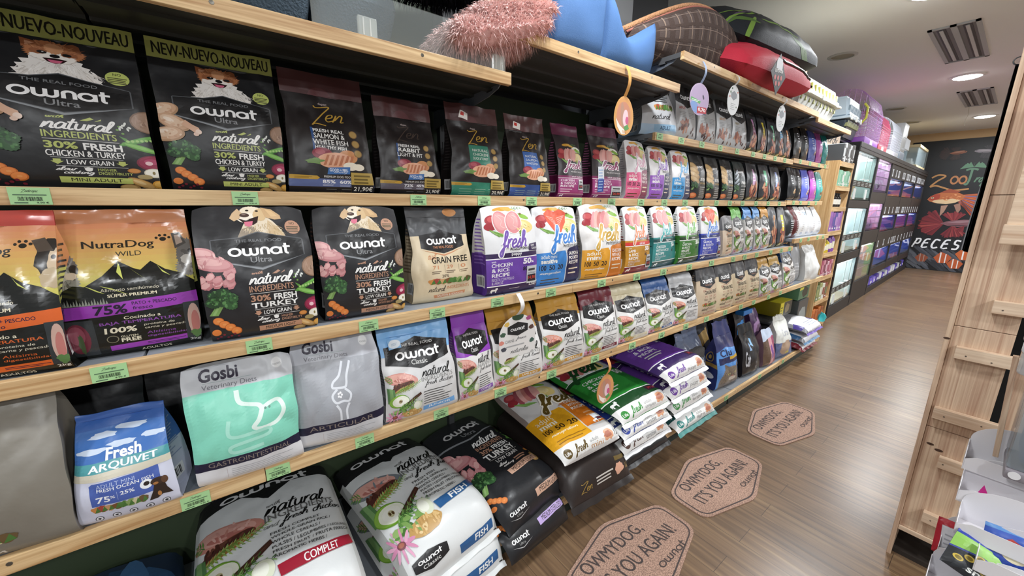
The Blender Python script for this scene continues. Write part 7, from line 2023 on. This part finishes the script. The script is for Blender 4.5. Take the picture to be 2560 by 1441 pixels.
for z0, z1 in ((.0, .1), (.30, .43), (.745, 1.03), (1.30, 1.61), (1.89, 2.095)):
    rp('cross_rail', (-.5, 2.375, z0, .0, 6.63, z1))
GL = mat('#f8fcfb', rough=.02, trans=1.0, spec=.5)
def tank(name, label, cat, s0, s1, z0, z1, back, lampc, le, decor, group, grid=None, bars=False, floorc='#8d8a78'):
    D = .2 if grid else .44
    t = thing(name, label, cat)
    t.matrix_world = BM @ Matrix.Translation((0, (s0 + s1) / 2, z0))
    w, h = (s1 - s0) / 2 - .004, z1 - z0 - .004
    mb = MB(); m = mat(back, rough=.6); mb.box(-D, -w, .002, -D + .01, w, h, m); mb.box(-D + .01, -w, .002, -.02, -w + .006, h, m); mb.box(-D + .01, w - .006, .002, -.02, w, h, m); mb.obj('back_and_sides', t)
    mb = MB(); mb.box(-D + .01, -w + .006, .002, -.02, w - .006, .03, mat(floorc, rough=.9, bump=.6, scale=150)); mb.obj('gravel_bed', t)
    mb = MB(); mb.box(-D + .03, -w + .03, h - .03, -.05, w - .03, h - .012, mat(lampc, rough=.4, emit=le)); mb.obj('tank_lamp', t)
    mb = MB(); mb.box(-.018, -w + .003, .004, -.014, w - .003, h - .002, GL); gf_ = mb.obj('glass_front', t)
    if grid:
        mb = MB(); nx, nz = grid
        for i in range(1, nx):
            y = -w + 2 * w * i / nx; mb.box(-D + .012, y - .004, .031, -.0185, y + .004, h - .035, mat('#d9c4e0', rough=.3))
        for j in range(1, nz):
            z = h * j / nz; mb.box(-.03, -w + .007, z - .004, -.0185, w - .007, z + .004, mat('#d9c4e0', rough=.3))
        mb.obj('cell_walls', t)
    if bars:
        zb = h * .36
        mb = MB(); mb.box(-.03, -w, zb - .035, -.012, w, zb + .035, mat('#1a1a1a', rough=.5))
        for i in range(5):
            y = -w + .05 + i * 2 * w / 5
            for j in range(3):
                mb.box(-.0118, y, zb - .022 + j * .018, -.0112, y + .14, zb - .016 + j * .018, mat('#b9c4c2', rough=.4))
        mb.obj('vent_strip', t)
        mb = MB(); mb.box(-.012, -.006, zb + .035, -.008, .006, h - .01, mat('#a9bcb8', rough=.2)); mb.box(-.012, w * .55, zb + .035, -.008, w * .55 + .012, h - .01, mat('#8fa09c', rough=.2)); mb.obj('sliding_door_edge', t)
        for y in (-.1, .16):
            mb = MB(); mb.bbox(-.012, y, zb + .05, .006, y + .07, zb + .065, mat('#e6e9ea', rough=.3), .003); mb.obj('door_handle', gf_)
        for y in (-w * .75, w * .4):
            mb = MB(); mb.box(-.012, y, .01, -.009, y + .11, zb - .06, mat('#d5d9d8', rough=.5)); mb.obj('notice_card', gf_)
    rnd = random.Random(int(s0 * 100 + z0 * 10))
    for i, c in enumerate(decor):
        bm = bmesh.new(); bmesh.ops.create_icosphere(bm, subdivisions=2, radius=1)
        y = -w + .12 + (2 * w - .24) * (i + .5) / max(1, len(decor)); sx, sz = .07 + .05 * rnd.random(), h * (.16 + .2 * rnd.random())
        for v in bm.verts:
            k = 1 + .35 * noise.noise(v.co * 2.2 + Vector((i, s0, z0)))
            v.co = Vector((-D * .5 + v.co.x * (.05 if grid else .07) * k, y + v.co.y * sx * k, .03 + sz * .7 + v.co.z * sz * k * .9))
        mb = MB(); bm.verts.index_update(); mb.add([v.co[:] for v in bm.verts], [[v.index for v in f.verts] for f in bm.faces], mat(c, rough=.8)); bm.free(); mb.obj('decor_rock', t, 180)
    return t
GT = 'tanks in the black rack'
tank('terrarium', 'glass terrarium with sliding doors, uppermost in the first rack column', 'terrarium', .04, 1.16, 1.53, 2.09, '#c5d9d6', '#f4fcff', 7, ['#5f7a52', '#7a7f68', '#4f6a48'], GT, bars=True, floorc='#7f8f80')
tank('terrarium', 'glass terrarium with sliding doors, middle of the first rack column', 'terrarium', .04, 1.16, .85, 1.42, '#d5e6ea', '#f4fcff', 7, ['#8a8574', '#9a9482', '#7a7a6a'], GT, bars=True, floorc='#a39c88')
tank('terrarium', 'glass terrarium with sliding doors, lowest in the first rack column', 'terrarium', .04, 1.16, .165, .73, '#d5e6ea', '#f4fcff', 7, ['#9a9482', '#8f8a76'], GT, bars=True, floorc='#bdb6a2')
tank('small_tank_block', 'pink lit block of small tanks, upper one in the second column', 'fish tank', 1.245, 2.295, 1.655, 2.09, '#efdcf0', '#ffeafd', 9, ['#8a6a9a', '#a87ab0'], GT, (3, 4), floorc='#a585ad')
tank('small_tank_block', 'pink lit block of small tanks, middle one in the second column', 'fish tank', 1.245, 2.295, 1.095, 1.485, '#efdcf0', '#ffeafd', 9, ['#8a6a9a', '#a87ab0'], GT, (3, 4), floorc='#a585ad')
tank('small_tank_block', 'pale green lit block of small tanks in the second column', 'fish tank', 1.245, 2.295, .345, .885, '#c4dcb5', '#f4ffec', 5, ['#6f8f5a', '#8aa56f'], GT, (2, 3), floorc='#b5b9a5')
cn = ('first', 'second', 'third')
dec = [(['#c4573b', '#5a6a8a', '#d9c4a0'], ['#b5405a', '#3f4a6a', '#d98a5a'], ['#3f5a9a', '#c9b98a']), (['#7a3f6a', '#8a4a5a'], ['#a0405a', '#6a3f7a'], ['#b5404a', '#4a3f7a']), (['#d96a4a', '#c98a6a', '#5a6ab0'], ['#3f6a9a', '#4a7ab5'], ['#3f7ac4', '#c9c4b0'])]
bc = [['#35489a', '#33458f', '#2c3f8f'], ['#4a3fa0', '#4a3a9a', '#3f45a8'], ['#4a6ac4', '#2f55b5', '#2f62c9']]
for r, (z0, z1) in enumerate(((1.615, 1.885), (1.035, 1.295), (.435, .74))):
    for k in range(3):
        tank('aquarium', f'blue lit aquarium in the {("top", "middle", "bottom")[r]} row, {cn[k]} along from the small tank blocks', 'fish tank', S3[k] + .035, S3[k + 1] - .035, z0, z1, bc[r][k], '#c0ccff', 3.5, dec[r][k], GT, floorc='#6a6f8a')
rnd = random.Random(3)
for r, z in enumerate((1.915, 1.33, .785)):
    pos = [2.48, 2.8, 3.02, 3.1, 3.5, 3.6, 3.7, 3.95, 4.05, 4.15, 4.3, 4.6, 4.72, 4.85, 5.0, 5.35, 5.5, 5.65, 5.8, 6.0, 6.2, 6.4] if r == 0 else ([2.5, 2.85, 3.2, 3.55, 3.65, 3.75, 3.85, 4.2, 4.3, 4.4, 4.6, 4.85, 5.1, 5.4, 5.7, 6.0, 6.3] if r == 1 else [2.5, 3.0, 3.5, 3.75, 3.88, 4.0, 4.15, 4.5, 4.9, 5.3, 5.7, 6.1, 6.4])
    for s in pos:
        mb = MB(); mb.box(.0005, -.033, 0, .002, .033, .11, card('#d4d7dc')); mb.box(.0021, -.02, .03, .0024, .015, .09, card('#6a6d74'))
        o = mb.obj('price_card'); o.matrix_world = BM @ Matrix.Translation((0, s, z))
        tag(o, 'small white price card on the black rail above the %s row of blue tanks' % ('top', 'middle', 'bottom')[r], 'price card', 'white price cards on the %s rail of the tank rack' % ('top', 'middle', 'bottom')[r])
for i in range(14):
    s = 2.5 + i * .29
    c = ['#5a4ab8', '#7a6ad0', '#d9dbe6', '#3a3a44', '#c9ccd4'][int(rnd.random() * 5)] if i > 4 else ['#5a4ab8', '#6f5fd0', '#8a7ae0', '#5548a8', '#dcdcf0'][i]
    mb = MB(); mb.bbox(-.1, -.1, 0, .1, .1, .1 + .06 * rnd.random(), mat(c, rough=.35, bump=.3, scale=30), .02); mb.box(.1003, -.06, .03, .101, .06, .07, mat('#e0e0ea', rough=.4))
    o = mb.obj('pouch', None, 50); o.matrix_world = BM @ Matrix.Translation((-.12, s, .101)); tag(o, 'purple or white small pouch lying on the open bottom of the tank rack', 'pouch', 'pouches on the bottom of the tank rack')
# things on top of the rack
def cage(label, s, d, z, L, W, H, wire, basec, dome=True, cat='bird cage'):
    t = thing('wire_cage', label, cat)
    t.matrix_world = BM @ Matrix.Translation((d, s, z))
    mb = MB(); mb.bbox(-W / 2, -L / 2, 0, W / 2, L / 2, .1, mat(basec, rough=.35), .012); mb.box(W / 2 + .0005, -.1, .03, W / 2 + .0015, .05, .08, card('#d9d4e0')); mb.obj('base_tray', t, 40)
    mb = MB(); m = mat(wire, rough=.4)
    def zt(x):
        return H if not dome else H * (.62 + .38 * math.sqrt(max(0, 1 - (2 * x / W) ** 2)))
    n = 16
    for i in range(n + 1):
        y = -L / 2 + L * i / n
        pts = [(-W / 2, y, .1)] + [(x, y, zt(x)) for x in [-W / 2 + W * k / 10 for k in range(11)]] + [(W / 2, y, .1)]
        mb.tube(pts, .0022, m, 4)
    for k in range(8):
        z = .1 + (H * (.62 if dome else 1) - .1) * (k + 1) / 8
        mb.tube([(-W / 2, -L / 2, z), (W / 2, -L / 2, z), (W / 2, L / 2, z), (-W / 2, L / 2, z), (-W / 2, -L / 2, z)], .003, m, 4)
    for i in range(9):
        x = -W / 2 + W * i / 8
        for y in (-L / 2, L / 2):
            mb.tube([(x, y, .1), (x, y, zt(x))], .003, m, 4)
    mb.obj('wires', t)
    mb = MB(); mb.bbox(-W / 2 + .02, -L / 2 + .02, .1, W / 2 - .02, L / 2 - .02, H * .55, mat('#e9d8ee', rough=.25, alpha=.28), .02); mb.obj('clear_wrap', t, 40)
    return t
cage('purple wire cage with purple tray, wrapped in clear film, on the tank rack', .78, -.27, 2.203, .8, .46, .68, '#b98ac4', '#8a3fb0')
cage('red and purple wire cage behind the first purple one', 1.62, -.27, 2.203, .62, .44, .56, '#b5566e', '#c2454f')
cage('white wire cage with domed top on the tank rack', 2.55, -.27, 2.203, .8, .44, .6, '#d5dbe4', '#dfe3ea')
t = thing('drawer_tower', 'pale grey plastic cage tower with wire front on the tank rack', 'cage'); t.matrix_world = BM @ Matrix.Translation((-.26, 3.4, 2.203))
mb = MB(); mb.bbox(-.2, -.22, 0, .2, .22, .16, mat('#9aa6b4', rough=.4), .02); mb.obj('lower_tray', t, 40)
mb = MB(); mb.bbox(-.19, -.21, .161, .19, .21, .62, mat('#cdd2d3', rough=.4), .02); mb.obj('upper_body', t, 40)
mb = MB()
for i in range(10):
    mb.tube([(.2, -.2 + .044 * i, .2), (.24, -.2 + .044 * i, .2), (.24, -.2 + .044 * i, .36), (.2, -.2 + .044 * i, .38)], .004, mat('#e6eaee', rough=.4), 4)
mb.obj('wire_front', t)
t = thing('small_terrarium', 'small clear plastic tank with a black lamp on the tank rack', 'tank'); t.matrix_world = BM @ Matrix.Translation((-.26, 4.1, 2.203))
mb = MB(); mb.bbox(-.15, -.2, 0, .15, .2, .26, mat('#a9c0cc', rough=.15, alpha=.45), .01); mb.obj('clear_box', t, 40)
mb = MB(); mb.bbox(-.16, -.21, .26, .16, .21, .29, mat('#c9b58c', rough=.5), .006); mb.obj('lid', t)
mb = MB(); mb.tube([(.1, .1, .29), (.1, .1, .48), (.06, .05, .54)], .012, mat('#3a3f3f', rough=.4)); mb.bbox(-.06, -.06, .5, .12, .1, .56, mat('#222626', rough=.4), .015); mb.obj('lamp', t)
t = thing('glass_tank', 'glass tank with pale wooden lid at the far end of the rack', 'fish tank'); t.matrix_world = BM @ Matrix.Translation((-.24, 5.55, 2.203))
mb = MB(); m = mat('#b9cbd2', rough=.1, alpha=.4)
for b in ((-.2, -.62, .05, -.19, .62, .38), (.19, -.62, .05, .2, .62, .38), (-.19, -.62, .05, .19, -.61, .38), (-.19, .61, .05, .19, .62, .38)):
    mb.box(*b, m)
mb.obj('glass_walls', t)
mb = MB(); mb.bbox(-.22, -.64, 0, .22, .64, .05, mat('#d9c49a', rough=.5), .006); mb.obj('wooden_base', t)
mb = MB(); mb.bbox(-.22, -.64, .381, .22, .64, .43, mat('#dccaa0', rough=.5), .006); mb.obj('wooden_lid', t)
mb = MB()
for k in range(3):
    mb.bbox(-.1, -.3 + .2 * k, .06, .1, -.15 + .2 * k, .2 - .04 * k, mat('#e6ecf0', rough=.3), .01)
mb.obj('white_inserts', t)
t = thing('glass_sheet', 'clear glass sheet standing at the rack end before the mural', 'glass sheet'); t.matrix_world = BM @ Matrix.Translation((-.06, 6.3, 2.203))
mb = MB(); mb.box(-.004, -.3, 0, .004, .3, .42, mat('#b9c8c4', rough=.05, alpha=.3)); mb.obj('clear_glass', t)
mb = MB(); mb.box(-.01, -.3, .0, .012, .3, .012, mat('#c9bfa0', rough=.5)); mb.obj('edge_strip', t)

# ------------------------------------------------------------------ pine end unit on the right
Y0 = 2.11
t = thing('pine_stand', 'tall pine display stand with horizontal rails at the right edge', 'display stand', (1.3, Y0, 0))
def ps(nm, x0, y0, z0, x1, y1, z1, m=PINE_V, bev=.0015):
    mb = MB(); mb.bbox(x0 - 1.3, y0 - Y0, z0, x1 - 1.3, y1 - Y0, z1, m, bev); return mb.obj(nm, t)
ps('side_stile', 1.128, Y0, 0, 1.142, Y0 + .34, 2.02)
for z0, z1 in ((.15, .615), (.617, 1.03), (1.032, 1.5), (1.502, 2.02)):
    ps('panel_board', 1.1425, Y0 + .012, z0, 1.284, Y0 + .028, z1)
ps('bottom_rail', 1.1425, Y0 + .005, .13, 1.3, Y0 + .03, .149, PINE_X)
for z0, x0, dy in ((.914, 1.162, 0), (.662, 1.150, 0), (.47, 1.196, 0), (.22, 1.196, 0), (1.10, 1.216, 0)):
    ps('rail', x0, Y0 - .014, z0, 1.312, Y0 + .0115, z0 + .044, PINE_X)
ps('rear_board', 1.304, Y0 + .02, .1, 1.42, Y0 + .04, 1.03); ps('rear_board', 1.304, Y0 + .02, 1.06, 1.6, Y0 + .04, 2.02)
mb = MB(); mb.box(1.142 - 1.3, .3, .0, .5, .32, 2.02, mat('#151515', rough=.8)); mb.obj('dark_back', t)
mb = MB(); mb.box(-.158, .03, .0, .3, .3, .02, mat('#2a221c', rough=.8)); mb.obj('dark_base', t)
mb = MB()
for x, z in ((1.17, .93), (1.17, .94),):
    pass
for x, z in ((1.19, .93), (1.25, .925), (1.18, .68), (1.27, .685), (1.21, .49), (1.22, .24), (1.24, 1.115)):
    mb.extr([(x - 1.3 + .0025 * math.cos(a * PI / 4), z + .0025 * math.sin(a * PI / 4)) for a in range(8)], -.0146, -.0141, mat('#5c5048', rough=.4), 'y')
mb.obj('screw_heads', t)
for x, z, r in ((1.165, .545, .008), (1.19, .53, .009), (1.134, .98, .007)):
    mb = MB()
    mb.extr([(x - 1.3 + r * math.cos(a * PI / 6) * 1.3, z + r * .6 * math.sin(a * PI / 6)) for a in range(12)], .0112 if x > 1.142 else -.0006, .0118 if x > 1.142 else -.0002, mat('#4a3326', rough=.7), 'y')
    mb.obj('knot', t)
t = thing('display_board', 'pale wooden board with rail and small black emblem, cut by the right edge', 'display board', (1.35, Y0 - .03, 1.34))
mb = MB(); mb.bbox(-.155, -.008, .065, .3, .008, .46, PINE_X, .003); bd_ = mb.obj('board', t)
mb = MB(); mb.bbox(-.16, -.022, .0, .3, .01, .066, PINE_X, .004); mb.obj('rail', t)
ep = Print(1); ep.C(.5, .7, .25, '#26241f'); ep.C(.5, .72, .12, '#d9c9a4'); ep.T('NATURE', .05, .2, .95, .4, '#26241f', .02)
g = Grid([[(-.105 + .05 * i / 2, -.0085, .085 + .05 * j / 2) for i in range(3)] for j in range(3)]); mb = MB(); g.lay(mb, ep, card, .0004); mb.obj('emblem', bd_)
t = thing('banner', 'narrow black cloth banner hanging along the pine stand', 'banner', (1.124, 2.125, 1.3))
rows = [[(.006 * math.sin(i * 1.3 + j * .25) - .012 * (i / 8) * (1 - j / 16), .01 + .09 * i / 8, (.0 + .62 * j / 16)) for i in range(9)] for j in range(17)]
mb = MB(); Grid(rows, True).add(mb, lambda u, v: mat('#3a3b44', rough=.9)); Grid([[(x + .003, y, z) for x, y, z in r[::-1]] for r in rows], True).add(mb, lambda u, v: mat('#3a3b44', rough=.9)); mb.obj('cloth', t)
mb = MB(); mb.tube([(rows[j][8][0], rows[j][8][1] + .002, rows[j][8][2]) for j in range(17)], .003, mat('#8a8c90', rough=.7), 6); mb.obj('pale_hem', t)
mb = MB(); mb.tube([(.0 + .012 * math.cos(a * PI / 6), .035, .632 + .012 * math.sin(a * PI / 6)) for a in range(13)], .002, mat('#55565a', rough=.3, metal=.8), 6); mb.obj('hanging_ring', t)

# cartons of small pouches in front of the stand
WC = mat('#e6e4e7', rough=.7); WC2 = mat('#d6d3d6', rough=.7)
def tray(label, x, y, z, w, d, h, tilt=0, seed=0):
    t = thing('display_carton', label, 'carton', (x, y, z), 0, 'white display cartons by the pine stand')
    t.rotation_euler = (R_(tilt), 0, 0)
    th = .0016
    arcp = [(0, 0), (w, 0), (w, h)] + [(w * .55 - w * .55 * math.sin(PI / 2 * k / 10) + 0, h - (h * .5) * (1 - math.cos(PI / 2 * k / 10))) for k in range(11)]
    mb = MB(); mb.extr([(max(x, th + .0004) if x < w else w - th - .0004, z) for x, z in arcp], d - th, d - .0004, WC, 'y'); mb.obj('back_wall', t)
    side = [(0, 0), (d, 0), (d, h * .5), (d * .8, h * .56), (d * .72, h * .36), (d * .5, h * .3), (d * .42, h * .5), (d * .2, h * .46), (0, h * .3)]
    mb = MB(); mb.extr(side, 0, th, WC, 'x'); mb.obj('side_wall', t)
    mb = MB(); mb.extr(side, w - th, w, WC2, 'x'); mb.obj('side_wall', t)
    q_ = th + .0004
    mb = MB(); mb.extr([(q_, th), (w - q_, th), (w - q_, h * .3), (w * .85, h * .38), (w * .15, h * .38), (q_, h * .27)], .0004, th, WC, 'y'); mb.obj('front_lip', t)
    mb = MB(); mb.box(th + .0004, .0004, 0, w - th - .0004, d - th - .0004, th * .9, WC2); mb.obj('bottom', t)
    return t
for lb, x, y, z, w, d, h in (('white display carton topmost beside the slanted plank', 1.25, 1.84, .62, .17, .1, .14), ('white display carton with a pink tab, second from the top', 1.256, 1.76, .545, .2, .1, .14),
                             ('white display carton third from the top, seen from its grey inner wall', 1.268, 1.66, .49, .2, .1, .13), ('white display carton holding the blue pouch at the right edge', 1.318, 1.6, .44, .2, .1, .13),
                             ('white display carton holding the red edged pouch', 1.25, 1.73, .335, .2, .1, .15), ('white display carton lowest in the corner of the view', 1.242, 1.58, .31, .2, .1, .13), ('white display carton behind the green and blue pouch', 1.32, 1.56, .36, .2, .09, .12)):
    tray(lb, x, y, z, w, d, h)
def snack(label, x, y, z, w, h, rz, rx, base, pr, ry=0):
    t = thing('snack_pouch', label, 'snack pouch', (x, y, z)); t.rotation_euler = (R_(rx), R_(ry), R_(rz))
    A, B = [], []
    for j in range(9):
        ra, rb_ = [], []
        for i in range(9):
            u, v = i / 8, j / 8
            e = max(0, (1 - (2 * u - 1) ** 4) * (1 - (2 * v - 1) ** 6)) ** .5
            q = .004 * noise.noise(Vector((u * 4, v * 4, x * 9)))
            ra.append(((u - .5) * w, -.011 * e + q, v * h)); rb_.append(((u - .5) * w, .011 * e + q + .0008, v * h))
        A.append(ra); B.append(rb_[::-1])
    mb = MB(); g = Grid(A); g.add(mb, lambda u, v: film(base)); Grid(B).add(mb, lambda u, v: film(base)); g.lay(mb, pr, film, .0004); mb.obj('body', t)
    return t
p = Print(1, 2); p.P([(0, .86), (1, .86), (1, 1), (0, 1)], '#2b3f9a'); p.P([(0, .5), (.4, .62), (1, .56), (1, .86), (0, .86)], '#8fc25a'); p.P([(0, .0), (1, 0), (1, .5), (.4, .58), (0, .46)], '#23262a')
for i in range(7):
    p.C(.15 + .12 * i, .3 + .2 * (i % 3) * .6, .07, '#c9b04a'); p.C(.15 + .12 * i, .3 + .12 * (i % 3), .045, '#7a6a2a')
p.T('snack', .3, .12, .8, .28, '#e9ebe6', .02)
snack('green and blue snack pouch with yellow rounds, largest in the corner', 1.33, 1.60, .40, .16, .12, 12, -38, '#3f4a9a', p, 22)
p = Print(1, 2); p.P([(0, .82), (1, .82), (1, 1), (0, 1)], '#a8202f'); p.P([(0, 0), (.15, 0), (.1, .9), (0, .9)], '#a8202f'); p.lines(.2, .2, .9, .7, 4, '#9a9aa0', .3)
snack('silver snack pouch with red edge in the lower carton', 1.288, 1.75, .345, .1, .115, 5, -20, '#c9c8cc', p)
p = Print(1, 2); p.P([(.0, .0), (1, 0), (1, .6), (.3, .5), (0, .7)], '#2b459a'); p.P([(.1, .55), (.5, .8), (.9, .6), (.5, .4)], '#b5453f'); p.E(.6, .4, .25, .18, '#d9cfae'); p.P([(0, .9), (1, .92), (1, 1), (0, 1)], '#5a8ac4')
snack('blue snack pouch with red fish picture at the right edge', 1.375, 1.66, .45, .1, .11, 8, -25, '#3a5ab0', p)
mb = MB(); mb.extr([(0, 0), (.03, .0), (.022, .012), (.01, .04)], 0, .001, mat('#d02a8a', rough=.5), 'y'); o = mb.obj('pink_tab'); o.location = (1.292, 1.8, .57); tag(o, 'small magenta tab sticking up inside the second carton', 'tab')
mb = MB(); mb.bbox(-.006, -.01, 0, .006, .01, .34, PINE_V, .0015); o = mb.obj('slanted_plank'); o.matrix_world = rotm((1.309, 1.9, .675), ry=-3.5); tag(o, 'narrow slanted pine plank beside the clear dispenser', 'plank')
t = thing('clear_dispenser', 'grey clear plastic dispenser bin at the right edge', 'dispenser', (1.325, 1.78, .70))
mb = MB(); mb.bbox(0, 0, 0, .16, .2, .27, mat('#a9b4bb', rough=.12, alpha=.5), .01); mb.obj('bin', t, 40)
mb = MB(); mb.bbox(.0, -.012, -.03, .16, .2, .0, mat('#8b868c', rough=.4), .008); mb.extr([(.02 + .012 * math.cos(a * PI / 8), -.012 + .012 * math.sin(a * PI / 8)) for a in range(16)], -.0135, -.0125, mat('#e6e6e8', rough=.4), 'y'); mb.obj('base', t, 40)
mb = MB(); mb.bbox(.02, .02, .012, .14, .18, .16, mat('#2b3a6a', rough=.5, bump=.6, scale=60), .02); mb.obj('filling', t)
for k, (x, y, z, lb) in enumerate(((1.33, 1.86, .975, 'clear jar with white lid, the lowest on the dispenser'), (1.325, 1.86, 1.075, 'clear jar with white lid, middle of the column'), (1.32, 1.86, 1.175, 'clear jar with white lid, topmost of the column'))):
    t = thing('jar', lb, 'jar', (x, y, z), 0, 'white lidded jars above the dispenser')
    mb = MB(); mb.lathe([(.034, 0), (.036, .006), (.036, .062), (.03, .07)], mat('#b9c0c4', rough=.12, alpha=.5), 20); mb.obj('glass', t, 50)
    mb = MB(); mb.lathe([(.037, .066), (.038, .07), (.038, .093), (.034, .098)], mat('#e2e6ea', rough=.4), 20); mb.obj('lid', t, 50)
